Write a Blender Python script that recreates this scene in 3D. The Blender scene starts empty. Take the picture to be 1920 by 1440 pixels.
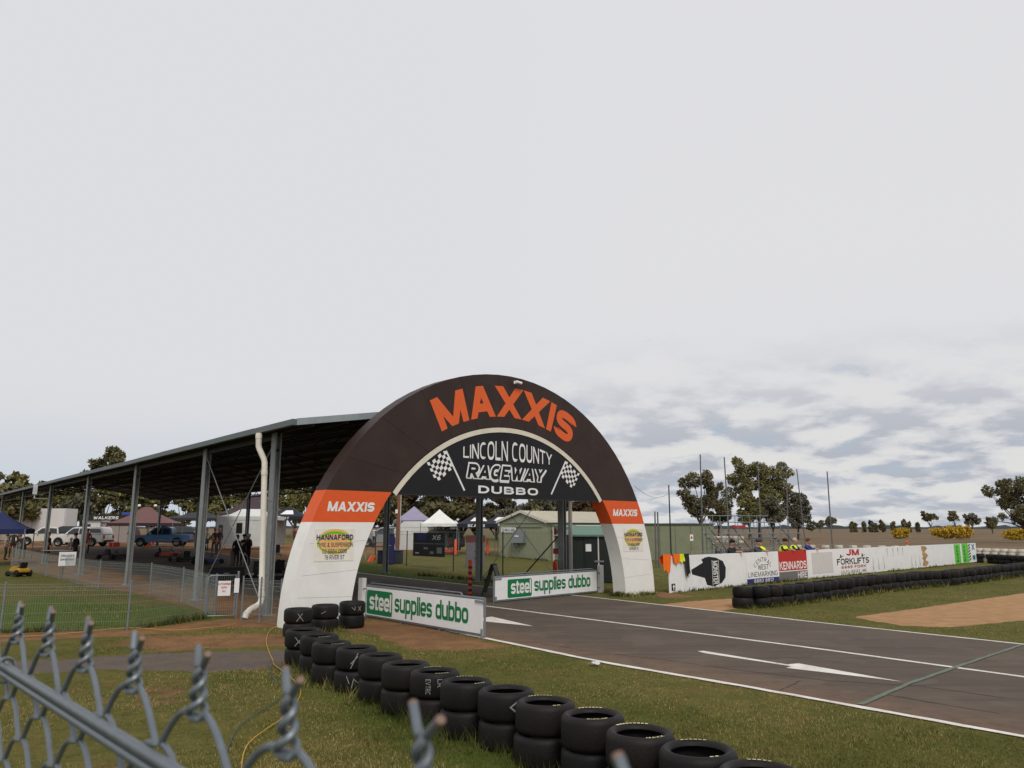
import bpy, bmesh, math, random
import numpy as np
from mathutils import Vector, Matrix

random.seed(7)
rng = np.random.default_rng(7)
scene = bpy.context.scene
COL = scene.collection
R = math.radians

# ------------------------------------------------------------------ camera
CAM_H, FPX, PITCH = 2.25, 1426.0, 0.1874
cam_data = bpy.data.cameras.new('camera')
cam_data.sensor_width = 36.0
cam_data.lens = 36.0 * FPX / 1920.0
cam_data.clip_start = 0.02
cam_data.clip_end = 8000.0
cam_data.dof.use_dof = True
cam_data.dof.focus_distance = 14.0
cam_data.dof.aperture_fstop = 17.0
cam = bpy.data.objects.new('camera', cam_data)
cam.location = (0, 0, CAM_H)
cam.rotation_euler = (math.pi / 2 + PITCH, 0, 0)
COL.objects.link(cam)
scene.camera = cam

# ------------------------------------------------------------------ sky and sun
SUN_EL, SUN_AZ = R(46), R(168)          # azimuth from +Y: the light comes from behind the camera
world = bpy.data.worlds.new('World')
scene.world = world
world.use_nodes = True
nt = world.node_tree
nt.nodes.clear()


def wn(kind, **kw):
    n = nt.nodes.new(kind)
    for k, v in kw.items():
        setattr(n, k, v)
    return n


def wl(a, b):
    nt.links.new(a, b)


def wmath(op, a, b=None, clamp=False):
    n = wn('ShaderNodeMath', operation=op, use_clamp=clamp)
    for i, v in enumerate((a, b)):
        if v is None:
            continue
        if isinstance(v, (int, float)):
            n.inputs[i].default_value = v
        else:
            wl(v, n.inputs[i])
    return n.outputs[0]


def wrange(v, a, b, c=0.0, d=1.0):
    n = wn('ShaderNodeMapRange', interpolation_type='SMOOTHSTEP')
    wl(v, n.inputs['Value'])
    for k, x in zip(('From Min', 'From Max', 'To Min', 'To Max'), (a, b, c, d)):
        n.inputs[k].default_value = x
    return n.outputs[0]


def wmix(f, a, b):
    n = wn('ShaderNodeMix', data_type='RGBA')
    if isinstance(f, float):
        n.inputs[0].default_value = f
    else:
        wl(f, n.inputs[0])
    for i, v in ((6, a), (7, b)):
        if isinstance(v, tuple):
            n.inputs[i].default_value = (*v, 1)
        else:
            wl(v, n.inputs[i])
    return n.outputs[2]


sky = wn('ShaderNodeTexSky', sky_type='NISHITA', sun_disc=False, sun_elevation=SUN_EL,
         sun_rotation=SUN_AZ, air_density=1.0, dust_density=1.5, ozone_density=1.5)
skys = wn('ShaderNodeVectorMath', operation='SCALE')
wl(sky.outputs[0], skys.inputs[0])
skys.inputs['Scale'].default_value = 0.085
tc = wn('ShaderNodeTexCoord')
sep = wn('ShaderNodeSeparateXYZ')
wl(tc.outputs['Generated'], sep.inputs[0])
zup = wmath('MAXIMUM', sep.outputs[2], 0.0)
den = wmath('ADD', zup, 0.21)


def cloud_uv(shift, sx=1.0):
    c = wn('ShaderNodeCombineXYZ')
    k = wmath('ADD', den, shift)
    wl(wmath('DIVIDE', sep.outputs[0], k), c.inputs[0])
    wl(wmath('DIVIDE', sep.outputs[1], k), c.inputs[1])
    return c.outputs[0]


def wnoise(vec, scale, detail=7.0, rough=0.55, off=(0, 0, 0), dist=0.0):
    mp = wn('ShaderNodeMapping')
    mp.inputs['Location'].default_value = off
    wl(vec, mp.inputs[0])
    n = wn('ShaderNodeTexNoise')
    n.inputs['Scale'].default_value = scale
    n.inputs['Detail'].default_value = detail
    n.inputs['Roughness'].default_value = rough
    n.inputs['Distortion'].default_value = dist
    wl(mp.outputs[0], n.inputs['Vector'])
    return n.outputs['Fac']


uv0 = cloud_uv(0.0)
uv1 = cloud_uv(0.026)
OFF = (3.1, 0.7, 0)
n0 = wnoise(uv0, 4.0, 8, 0.55, OFF, 0.15)
n1 = wnoise(uv1, 4.0, 5, 0.5, OFF, 0.15)
lit = wmath('SUBTRACT', n0, n1)                      # thicker here than just above: a bright top
big = wnoise(uv0, 0.22, 3, 0.5, (7.3, 2.2, 0))
high = wrange(sep.outputs[2], 0.02, 0.30)            # the deck closes overhead
cover = wmath('ADD', wrange(n0, 0.30, 0.47), high, True)
grey = wrange(lit, 0.04, -0.13)                  # flat bases are greyer
cl_lo = wmix(grey, (0.63, 0.64, 0.67), (0.45, 0.475, 0.53))
cl_lo = wmix(wrange(lit, -0.02, 0.13, 0.0, 0.9), cl_lo, (0.74, 0.735, 0.725))
veil = wmix(wrange(big, 0.35, 0.7), (0.745, 0.745, 0.765), (0.685, 0.695, 0.735))
cl = wmix(wrange(sep.outputs[2], 0.08, 0.26), cl_lo, veil)
gap = wmix(0.78, skys.outputs[0], (0.45, 0.52, 0.63))
skycol = wmix(cover, gap, cl)
soft = wmix(wrange(sep.outputs[2], 0.0, 0.18), (0.56, 0.615, 0.68), (0.72, 0.725, 0.75))
westward = wrange(sep.outputs[0], -0.12, 0.20)       # the broken cloud lies to one side, a thin veil to the other
skycol = wmix(westward, soft, skycol)
below = wmix(wrange(sep.outputs[2], -0.06, -0.005), (0.16, 0.13, 0.09), skycol)
bg = wn('ShaderNodeBackground')
wl(below, bg.inputs[0])
bg.inputs[1].default_value = 1.0
out = wn('ShaderNodeOutputWorld')
wl(bg.outputs[0], out.inputs[0])

sun_data = bpy.data.lights.new('sun', 'SUN')
sun_data.energy = 1.5
sun_data.angle = R(16)
sun_data.color = (1.0, 0.95, 0.87)
sun = bpy.data.objects.new('sun', sun_data)
sun.rotation_euler = Vector((math.sin(SUN_AZ) * math.cos(SUN_EL), math.cos(SUN_AZ) * math.cos(SUN_EL),
                             math.sin(SUN_EL))).to_track_quat('Z', 'Y').to_euler()
COL.objects.link(sun)

scene.view_settings.view_transform = 'Standard'
scene.view_settings.look = 'None'
scene.view_settings.exposure = 0.0
scene.view_settings.gamma = 1.0
scene.view_settings.use_curve_mapping = False
scene.cycles.use_denoising = True
scene.cycles.max_bounces = 6
scene.cycles.transparent_max_bounces = 6


# ------------------------------------------------------------------ helpers
def ray(px, py):
    a, b = (px - 960) / FPX, (720 - py) / FPX
    c, s = math.cos(PITCH), math.sin(PITCH)
    return Vector((a, c - b * s, s + b * c))


def ss(a, b, x):
    t = np.clip((np.asarray(x, float) - a) / (b - a), 0, 1)
    return t * t * (3 - 2 * t)


def hgt(x, y):
    """height of the ground: level by the track, rising gently to the paddock at the back left"""
    return (0.62 * ss(36, 64, y) + 0.5 * ss(70, 120, y)) * ss(6, -12, x)


def gz(x, y):
    return float(hgt(x, y))


def gp(px, py, z=0.0):
    d = ray(px, py)
    return Vector((0, 0, CAM_H)) + d * ((z - CAM_H) / d.z)


def at(px, py, depth):
    d = ray(px, py)
    return Vector((0, 0, CAM_H)) + d * (depth / d.y)


def S(r, g, b):
    f = lambda c: (c / 255 / 12.92) if c <= 10 else ((c / 255 + 0.055) / 1.055) ** 2.4
    return (f(r), f(g), f(b))


MATS = {}


def M(name, rgb, rough=0.6, metal=0.0, var=0.14, vscale=5.0, bump=0.0, bscale=60.0, spec=0.4,
      grime=None, gscale=1.3, gamt=0.5, emit=None, stretch=None):
    if name in MATS:
        return MATS[name]
    m = bpy.data.materials.new(name)
    m.use_nodes = True
    t = m.node_tree
    b = t.nodes['Principled BSDF']
    b.inputs['Roughness'].default_value = rough
    b.inputs['Metallic'].default_value = metal
    b.inputs['Specular IOR Level'].default_value = spec
    co = t.nodes.new('ShaderNodeTexCoord')
    src = co.outputs['Object']
    if stretch:
        mp = t.nodes.new('ShaderNodeMapping')
        mp.inputs['Scale'].default_value = stretch
        t.links.new(src, mp.inputs[0])
        src = mp.outputs[0]
    n = t.nodes.new('ShaderNodeTexNoise')
    n.inputs['Scale'].default_value = vscale
    n.inputs['Detail'].default_value = 6
    n.inputs['Roughness'].default_value = 0.62
    t.links.new(src, n.inputs['Vector'])
    mr = t.nodes.new('ShaderNodeMapRange')
    mr.inputs['From Min'].default_value = 0.3
    mr.inputs['From Max'].default_value = 0.7
    mr.inputs['To Min'].default_value = 1 - var
    mr.inputs['To Max'].default_value = 1 + var
    t.links.new(n.outputs['Fac'], mr.inputs['Value'])
    mu = t.nodes.new('ShaderNodeVectorMath')
    mu.operation = 'SCALE'
    mu.inputs[0].default_value = rgb
    t.links.new(mr.outputs[0], mu.inputs['Scale'])
    col = mu.outputs[0]
    if grime:
        g = t.nodes.new('ShaderNodeTexNoise')
        g.inputs['Scale'].default_value = gscale
        g.inputs['Detail'].default_value = 8
        g.inputs['Roughness'].default_value = 0.7
        t.links.new(src, g.inputs['Vector'])
        gr = t.nodes.new('ShaderNodeMapRange')
        gr.inputs['From Min'].default_value = 0.5
        gr.inputs['From Max'].default_value = 0.78
        gr.inputs['To Max'].default_value = gamt
        t.links.new(g.outputs['Fac'], gr.inputs['Value'])
        mx = t.nodes.new('ShaderNodeMix')
        mx.data_type = 'RGBA'
        t.links.new(gr.outputs[0], mx.inputs[0])
        t.links.new(col, mx.inputs[6])
        mx.inputs[7].default_value = (*grime, 1)
        col = mx.outputs[2]
    t.links.new(col, b.inputs['Base Color'])
    rr = t.nodes.new('ShaderNodeMapRange')
    rr.inputs['To Min'].default_value = max(0.02, rough - 0.08)
    rr.inputs['To Max'].default_value = min(1, rough + 0.1)
    t.links.new(n.outputs['Fac'], rr.inputs['Value'])
    t.links.new(rr.outputs[0], b.inputs['Roughness'])
    if bump:
        bn = t.nodes.new('ShaderNodeTexNoise')
        bn.inputs['Scale'].default_value = bscale
        bn.inputs['Detail'].default_value = 5
        t.links.new(src, bn.inputs['Vector'])
        bp = t.nodes.new('ShaderNodeBump')
        bp.inputs['Strength'].default_value = bump
        bp.inputs['Distance'].default_value = 0.02
        t.links.new(bn.outputs['Fac'], bp.inputs['Height'])
        t.links.new(bp.outputs[0], b.inputs['Normal'])
    MATS[name] = m
    return m


class MB:
    """collects shapes; build() links them as one mesh object"""

    def __init__(self):
        self.v, self.f, self.mi = [], [], []

    def add(self, vs, fs, mi=0):
        o = len(self.v)
        self.v += [tuple(p) for p in vs]
        self.f += [tuple(i + o for i in f) for f in fs]
        self.mi += [mi] * len(fs)

    def hexa(self, p, mi=0):
        self.add(p, [(3, 2, 1, 0), (4, 5, 6, 7), (0, 1, 5, 4), (1, 2, 6, 5), (2, 3, 7, 6), (3, 0, 4, 7)], mi)

    def box(self, c, s, rz=0.0, mi=0):
        x, y, z = s[0] / 2, s[1] / 2, s[2] / 2
        ca, sa = math.cos(rz), math.sin(rz)
        self.hexa([(c[0] + a * ca - b * sa, c[1] + a * sa + b * ca, c[2] + d) for d in (-z, z)
                   for a, b in ((-x, -y), (x, -y), (x, y), (-x, y))], mi)

    def bar(self, a, b, w, h=None, mi=0, up=(0, 0, 1)):
        """square-section bar from a to b"""
        a, b = Vector(a), Vector(b)
        h = h or w
        d = (b - a).normalized()
        u = Vector(up)
        if abs(d.dot(u)) > 0.98:
            u = Vector((1, 0, 0))
        s = d.cross(u).normalized()
        t = s.cross(d).normalized()
        s, t = s * w / 2, t * h / 2
        self.hexa([a - s - t, a + s - t, a + s + t, a - s + t, b - s - t, b + s - t, b + s + t, b - s + t], mi)

    def tube(self, pts, r, n=8, mi=0, caps=True, closed=False):
        pts = [Vector(p) for p in pts]
        rs = r if isinstance(r, (list, tuple)) else [r] * len(pts)
        m = len(pts)
        ref = None
        vs = []
        for i, p in enumerate(pts):
            if closed:
                d = pts[(i + 1) % m] - pts[i - 1]
            else:
                d = pts[min(i + 1, m - 1)] - pts[max(i - 1, 0)]
            d = d.normalized() if d.length > 1e-9 else Vector((0, 0, 1))
            if ref is None:
                ref = Vector((1, 0, 0)) if abs(d.x) < 0.8 else Vector((0, 1, 0))
            s = d.cross(ref)
            if s.length < 1e-4:
                s = d.cross(Vector((0.3, 0.5, 0.8)))
            s.normalize()
            t = s.cross(d).normalized()
            ref = -t.cross(s) if False else ref - d * ref.dot(d)
            ref = ref.normalized() if ref.length > 1e-3 else t
            for k in range(n):
                a = 2 * math.pi * k / n
                vs.append(p + (s * math.cos(a) + t * math.sin(a)) * rs[i])
        fs = []
        for i in range(m if closed else m - 1):
            j = (i + 1) % m
            for k in range(n):
                l = (k + 1) % n
                fs.append((i * n + k, i * n + l, j * n + l, j * n + k))
        if caps and not closed:
            fs.append(tuple(range(n - 1, -1, -1)))
            fs.append(tuple((m - 1) * n + k for k in range(n)))
        self.add(vs, fs, mi)

    def lathe(self, prof, n=24, c=(0, 0, 0), axis='z', mi=0, close=False):
        vs = []
        for k in range(n):
            a = 2 * math.pi * k / n
            ca, sa = math.cos(a), math.sin(a)
            for r, h in prof:
                if axis == 'z':
                    vs.append((c[0] + r * ca, c[1] + r * sa, c[2] + h))
                elif axis == 'y':
                    vs.append((c[0] + r * ca, c[1] + h, c[2] + r * sa))
                else:
                    vs.append((c[0] + h, c[1] + r * ca, c[2] + r * sa))
        m = len(prof)
        fs = []
        for k in range(n):
            l = (k + 1) % n
            for i in range(m if close else m - 1):
                j = (i + 1) % m
                fs.append((k * m + i, l * m + i, l * m + j, k * m + j))
        self.add(vs, fs, mi)

    def prism(self, poly, fr, t0, t1, mi=0):
        """polygon in 2d, placed by fr(x, y, t); from t0 to t1"""
        n = len(poly)
        vs = [fr(x, y, t0) for x, y in poly] + [fr(x, y, t1) for x, y in poly]
        fs = [tuple(range(n - 1, -1, -1)), tuple(range(n, 2 * n))]
        fs += [(i, (i + 1) % n, n + (i + 1) % n, n + i) for i in range(n)]
        self.add(vs, fs, mi)

    def ball(self, c, r, n=10, m=6, mi=0):
        r = r if isinstance(r, (tuple, list)) else (r, r, r)
        vs, fs = [], []
        for i in range(m + 1):
            p = math.pi * i / m
            for k in range(n):
                a = 2 * math.pi * k / n
                vs.append((c[0] + r[0] * math.sin(p) * math.cos(a), c[1] + r[1] * math.sin(p) * math.sin(a),
                           c[2] + r[2] * math.cos(p)))
        for i in range(m):
            for k in range(n):
                l = (k + 1) % n
                fs.append((i * n + k, (i + 1) * n + k, (i + 1) * n + l, i * n + l))
        self.add(vs, fs, mi)

    def mesh(self, name, mats, smooth=False):
        me = bpy.data.meshes.new(name)
        me.from_pydata(self.v, [], self.f)
        for m in (mats if isinstance(mats, (list, tuple)) else [mats]):
            me.materials.append(m)
        if any(self.mi):
            me.polygons.foreach_set('material_index', self.mi)
        bm = bmesh.new()
        bm.from_mesh(me)
        bmesh.ops.remove_doubles(bm, verts=bm.verts, dist=1e-6)
        bmesh.ops.recalc_face_normals(bm, faces=bm.faces)
        if smooth:
            for e in bm.edges:
                if len(e.link_faces) == 2 and e.calc_face_angle(0) > R(42):
                    e.smooth = False
            for f in bm.faces:
                f.smooth = True
        bm.to_mesh(me)
        bm.free()
        return me

    def build(self, name, mats, parent=None, smooth=False, loc=None, rz=0.0, **tags):
        return link(name, self.mesh(name, mats, smooth), parent, loc, rz, **tags)


def link(name, me, parent=None, loc=None, rz=0.0, **tags):
    o = bpy.data.objects.new(name, me)
    COL.objects.link(o)
    if parent:
        o.parent = parent
    if loc is not None:
        o.location = loc
    o.rotation_euler = (0, 0, rz)
    return tag(o, **tags)


def tag(o, label=None, cat=None, group=None, kind=None):
    if label:
        o['label'] = label
    if cat:
        o['category'] = cat
    if group:
        o['group'] = group
    if kind:
        o['kind'] = kind
    return o


def thing(name, loc, rz=0.0, label=None, cat=None, group=None):
    o = bpy.data.objects.new(name, None)
    o.empty_display_size = 0.2
    COL.objects.link(o)
    o.location = loc
    o.rotation_euler = (0, 0, rz)
    return tag(o, label, cat, group)


def copy_tree(o, parent=None):
    c = o.copy()
    COL.objects.link(c)
    c.parent = parent
    for ch in list(o.children):
        copy_tree(ch, c)
    return c


def arr_mesh(name, v, f, mats, attrs=None):
    """numpy verts (n,3) and faces (m,k), quick"""
    me = bpy.data.meshes.new(name)
    n, k = f.shape
    me.vertices.add(len(v))
    me.vertices.foreach_set('co', np.ascontiguousarray(v, np.float32).ravel())
    me.loops.add(n * k)
    me.polygons.add(n)
    me.loops.foreach_set('vertex_index', np.ascontiguousarray(f, np.int32).ravel())
    me.polygons.foreach_set('loop_start', np.arange(0, n * k, k, dtype=np.int32))
    for m in (mats if isinstance(mats, (list, tuple)) else [mats]):
        me.materials.append(m)
    for an, av in (attrs or {}).items():
        a = me.attributes.new(an, 'FLOAT', 'POINT')
        a.data.foreach_set('value', np.ascontiguousarray(av, np.float32))
    me.update(calc_edges=True)
    return me


ONES = 'zeroth first second third fourth fifth sixth seventh eighth ninth tenth eleventh twelfth thirteenth fourteenth fifteenth sixteenth seventeenth eighteenth nineteenth'.split()
TENS = {20: 'twent', 30: 'thirt', 40: 'fort', 50: 'fift', 60: 'sixt', 70: 'sevent', 80: 'eight', 90: 'ninet'}


def nth(n):
    if n < 20:
        return ONES[n]
    t = TENS[n // 10 * 10]
    return t + 'ieth' if n % 10 == 0 else t + 'y-' + ONES[n % 10]


# ------------------------------------------------------------------ lettering (strokes with real outlines)
def arc(cx, cy, rx, ry, a0, a1, n=14, e=2.0):
    r = []
    for i in range(n + 1):
        a = R(a0 + (a1 - a0) * i / n)
        c, s = math.cos(a), math.sin(a)
        r.append((cx + rx * math.copysign(abs(c) ** (2 / e), c), cy + ry * math.copysign(abs(s) ** (2 / e), s)))
    return r


def ring(e=2.6, n=28):
    return arc(.5, .5, .5, .5, 0, 360, n, e)


X = 0.77                                # x-height of the small letters
CAPS = (0, 1)
LOW = (0, X)
S_ = arc(.5, .755, .5, .245, 20, 250, 14, 2.5) + [(.5, .51)] + arc(.5, .255, .5, .255, 80, -160, 14, 2.5)
G_ = {
    'A': (.86, [(CAPS, [(0, 0), (.5, 1)]), (CAPS, [(1, 0), (.5, 1)]), (CAPS, [(.2, .25), (.8, .25)])]),
    'B': (.74, [(CAPS, [(0, 0), (0, 1), (.5, 1)] + arc(.55, .76, .38, .24, 90, -90, 8) + [(0, .52), (.55, .52)] + arc(.6, .26, .4, .26, 90, -90, 8) + [(0, 0)])]),
    'C': (.78, [(CAPS, arc(.5, .5, .5, .5, 57, 303, 22, 2.4))]),
    'D': (.78, [(CAPS, [(0, 0), (0, 1), (.4, 1)] + arc(.45, .5, .55, .5, 90, -90, 14) + [(.4, 0), (0, 0)])]),
    'E': (.64, [(CAPS, [(1, 1), (0, 1), (0, 0), (1, 0)]), (CAPS, [(0, .5), (.85, .5)])]),
    'F': (.62, [(CAPS, [(1, 1), (0, 1), (0, 0)]), (CAPS, [(0, .52), (.85, .52)])]),
    'G': (.82, [(CAPS, arc(.5, .5, .5, .5, 42, 340, 24, 2.5) + [(1, .45), (.6, .45)])]),
    'H': (.76, [(CAPS, [(0, 0), (0, 1)]), (CAPS, [(1, 0), (1, 1)]), (CAPS, [(0, .52), (1, .52)])]),
    'I': (0, [(CAPS, [(.5, 0), (.5, 1)])]),
    'J': (.55, [(CAPS, [(1, 1), (1, .3)] + arc(.5, .28, .5, .28, 0, -180, 10))]),
    'K': (.8, [(CAPS, [(0, 0), (0, 1)]), (CAPS, [(1, 1), (.1, .45)]), (CAPS, [(.35, .6), (1, 0)])]),
    'L': (.6, [(CAPS, [(0, 1), (0, 0), (1, 0)])]),
    'M': (1.0, [(CAPS, [(0, 0), (0, 1)]), (CAPS, [(1, 0), (1, 1)]), (CAPS, [(0, 1), (.5, 0)]), (CAPS, [(1, 1), (.5, 0)])]),
    'N': (.78, [(CAPS, [(0, 0), (0, 1)]), (CAPS, [(1, 0), (1, 1)]), (CAPS, [(0, 1), (1, 0)])]),
    'O': (.84, [(CAPS, ring())]),
    'P': (.7, [(CAPS, [(0, 0), (0, 1), (.5, 1)] + arc(.55, .73, .45, .27, 90, -90, 10) + [(0, .46)])]),
    'Q': (.84, [(CAPS, ring()), (CAPS, [(.6, .3), (1, 0)])]),
    'R': (.76, [(CAPS, [(0, 0), (0, 1), (.5, 1)] + arc(.52, .73, .43, .27, 90, -90, 10) + [(0, .46)]), (CAPS, [(.45, .46), (1, 0)])]),
    'S': (.74, [(CAPS, S_)]),
    'T': (.72, [(CAPS, [(.5, 0), (.5, 1)]), (CAPS, [(0, 1), (1, 1)])]),
    'U': (.76, [(CAPS, [(0, 1), (0, .35)] + arc(.5, .33, .5, .33, 180, 360, 14, 2.3) + [(1, 1)])]),
    'V': (.84, [(CAPS, [(0, 1), (.5, 0)]), (CAPS, [(1, 1), (.5, 0)])]),
    'W': (1.15, [(CAPS, [(0, 1), (.26, 0)]), (CAPS, [(.5, .95), (.26, 0)]), (CAPS, [(.5, .95), (.74, 0)]), (CAPS, [(1, 1), (.74, 0)])]),
    'X': (.86, [(CAPS, [(0, 0), (1, 1)]), (CAPS, [(1, 0), (0, 1)])]),
    'Y': (.82, [(CAPS, [(0, 1), (.5, .42)]), (CAPS, [(1, 1), (.5, .42)]), (CAPS, [(.5, .5), (.5, 0)])]),
    'Z': (.7, [(CAPS, [(0, 1), (1, 1), (0, 0), (1, 0)])]),
    '0': (.66, [(CAPS, ring())]), '1': (.3, [(CAPS, [(.9, 0), (.9, 1)]), (CAPS, [(0, .74), (.9, .95)])]),
    '2': (.66, [(CAPS, arc(.5, .72, .5, .28, 165, -35, 14) + [(0, 0), (1, 0)])]),
    '5': (.66, [(CAPS, [(1, 1), (.1, 1), (.05, .5)] + arc(.5, .3, .5, .3, 120, -150, 14))]),
    '6': (.66, [(CAPS, arc(.5, .29, .5, .29, 0, 360, 18)), (CAPS, [(0, .3), (.05, .62)] + arc(.52, .68, .47, .32, 160, 40, 8))]),
    '7': (.62, [(CAPS, [(0, 1), (1, 1), (.35, 0)])]),
    '8': (.66, [(CAPS, arc(.5, .75, .43, .25, 0, 360, 18)), (CAPS, arc(.5, .27, .5, .27, 0, 360, 18))]),
    '4': (.7, [(CAPS, [(.75, 0), (.75, 1)]), (CAPS, [(.75, .97), (.02, .28), (1, .28)])]),
    '3': (.66, [(CAPS, arc(.48, .75, .46, .25, 150, -90, 12)), (CAPS, arc(.5, .27, .5, .27, 90, -150, 12))]),
    '&': (.8, [(CAPS, [(1, 0), (.2, .78)] + arc(.42, .82, .25, .18, 180, 0, 8) + [(.1, .35)] + arc(.4, .24, .38, .24, 160, 350, 10))]),
    '.': (0, [((0, .22), [(.5, 0), (.5, 1)])]), '-': (.4, [(CAPS, [(0, .45), (1, .45)])]),
    "'": (0, [((.7, 1), [(.5, 0), (.5, 1)])]),
    's': (.5, [(LOW, S_)]), 'o': (.52, [(LOW, ring(3.4))]), 'l': (0, [(CAPS, [(.5, 0), (.5, 1)])]),
    'i': (0, [(LOW, [(.5, 0), (.5, 1)]), ((.8, 1.0), [(.5, 0), (.5, 1)])]),
    't': (.3, [((0, .92), [(.35, 1), (.35, 0), (1, 0)]), ((X - .17, X), [(0, .5), (1, .5)])]),
    'e': (.52, [(LOW, [(0, .47), (1, .47)] + arc(.5, .56, .5, .44, 0, 180, 12, 3.2) + arc(.5, .4, .5, .4, 180, 330, 12, 3.0))]),
    'u': (.52, [(LOW, [(0, 1), (0, .35)] + arc(.5, .3, .5, .3, 180, 360, 12, 3.0)), (LOW, [(1, 0), (1, 1)])]),
    'p': (.52, [((-.28, X), [(0, 0), (0, 1)]), (LOW, ring(3.4))]),
    'd': (.52, [(CAPS, [(1, 0), (1, 1)]), (LOW, ring(3.4))]),
    'b': (.52, [(CAPS, [(0, 0), (0, 1)]), (LOW, ring(3.4))]),
    'f': (.4, [((0, 1), [(.4, 0), (.4, .75)] + arc(.8, .75, .4, .25, 180, 100, 6)), ((.5, .68), [(0, .5), (1, .5)])]),
    ' ': (.3, []),
}


def strip(pts, t, closed):
    """left and right outline of a stroke with mitred joins"""
    n = len(pts)
    P = [Vector((p[0], p[1])) for p in pts]
    L, Rr = [], []
    for i in range(n):
        a = P[i - 1] if (i or closed) else None
        b = P[(i + 1) % n] if (i < n - 1 or closed) else None
        d0 = (P[i] - a).normalized() if a is not None else None
        d1 = (b - P[i]).normalized() if b is not None else None
        if d0 is None or d1 is None:
            d = d1 if d0 is None else d0
            if abs(d.y) > 0.45:                       # cut level at head and foot
                o = Vector((-math.copysign(1, d.y) / max(abs(d.y), .3), 0)) * (t / 2)
            else:
                o = Vector((-d.y, d.x)) * (t / 2)
        else:
            n0, n1 = Vector((-d0.y, d0.x)), Vector((-d1.y, d1.x))
            m = n0 + n1
            m = m.normalized() if m.length > 1e-3 else n0
            o = m * (t / 2) / max(.5, m.dot(n0))
        L.append(P[i] + o)
        Rr.append(P[i] - o)
    return L, Rr


def text(mb, s, place, width, height, t=.18, gap=.16, mi=0, lift0=0.0, slant=0.0, fatten=0.0, dx=0.0, dy=0.0):
    """lay string s into width x height; place(x, y, k) gives the 3d point, k a tiny lift per stroke"""
    adv, x = [], 0.0
    for ch in s:
        w, st = G_[ch]
        w = w + t if ch != ' ' else .34
        adv.append((x, w, st))
        x += w + gap
    tot = x - gap
    kx = width / tot
    lift = 0
    for x0, w, st in adv:
        for (y0, y1), pts in st:
            closed = math.dist(pts[0], pts[-1]) < 1e-6
            q = []
            n = len(pts)
            for i, (u, v) in enumerate(pts):
                px = x0 + t / 2 + u * (w - t)
                py = y0 + t / 2 + v * (y1 - y0 - t)
                if not closed and i in (0, n - 1):
                    o = pts[1] if i == 0 else pts[-2]
                    d = Vector(((u - o[0]) * (w - t), (v - o[1]) * (y1 - y0)))
                    if d.length and abs(d.y) / d.length > .45:
                        py = y0 if v < .02 else (y1 if v > .98 else py)
                    elif u > .98:
                        px = x0 + w
                    elif u < .02:
                        px = x0
                if n == 2 and (y1 - y0) < .3 and y0 > .4 and abs(pts[0][1] - .5) > .2:
                    pass
                q.append((px, py))
            if closed:
                q = q[:-1]
            L, Rr = strip(q, t + fatten, closed)
            m = len(q)
            vs = []
            for a in L + Rr:
                xx = (a.x + slant * a.y + dx) * kx
                vs.append(place(xx, (a.y + dy) * height, lift0 + lift * 0.00025))
            rngs = range(m if closed else m - 1)
            mb.add(vs, [(i, (i + 1) % m, m + (i + 1) % m, m + i) for i in rngs], mi)
            lift += 1
    return mb


def flat_text(s, x0, z0, w, h, m, parent, y=-0.004, name='lettering', **kw):
    mb = MB()
    text(mb, s, lambda x, z, k: (x0 + x, y - k, z0 + z), w, h, **kw)
    return mb.build(name, m, parent)


def plate(name, x0, x1, z0, z1, y0, y1, m, parent, **tags):
    mb = MB()
    mb.box(((x0 + x1) / 2, (y0 + y1) / 2, (z0 + z1) / 2), (x1 - x0, y1 - y0, z1 - z0))
    return mb.build(name, m, parent, **tags)

# ------------------------------------------------------------------ axes of the place
AX, NX = Vector((-.642, .767, 0)), Vector((.767, .642, 0))     # along the track, across it
RZ_ACROSS = math.atan2(NX.y, NX.x)


def tp(a, n, z=0.0):
    return AX * a + NX * n + Vector((0, 0, z))


NEAR = [(-14, 10.0), (3.2, 9.95), (6.8, 9.95), (9.5, 9.85), (13.1, 10.1), (19, 10.5), (75, 10.5)]
FAR = [(-14, 16.6), (5.56, 17.83), (9.74, 18.05), (15.4, 18.57), (18.8, 18.86), (24, 18.95), (36, 19.6), (75, 19.9)]


def near_n(a):
    return np.interp(a, *zip(*NEAR))


def far_n(a):
    return np.interp(a, *zip(*FAR))


# ------------------------------------------------------------------ ground
def poly_sd(px, py, poly):
    """signed distance to polygon, negative inside"""
    n = len(poly)
    d = np.full(px.shape, 1e9)
    inside = np.zeros(px.shape, bool)
    for i in range(n):
        x0, y0 = poly[i]
        x1, y1 = poly[(i + 1) % n]
        ex, ey = x1 - x0, y1 - y0
        wx, wy = px - x0, py - y0
        t = np.clip((wx * ex + wy * ey) / (ex * ex + ey * ey + 1e-12), 0, 1)
        d = np.minimum(d, np.hypot(wx - ex * t, wy - ey * t))
        cond = ((y0 <= py) & (y1 > py)) | ((y1 <= py) & (y0 > py))
        xi = x0 + (py - y0) / (np.where(abs(ey) < 1e-9, 1e-9, ey)) * ex
        inside ^= cond & (px < xi)
    return np.where(inside, -d, d)


def pxpoly(*pts):
    return [tuple(gp(*p)[:2]) for p in pts]


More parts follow.
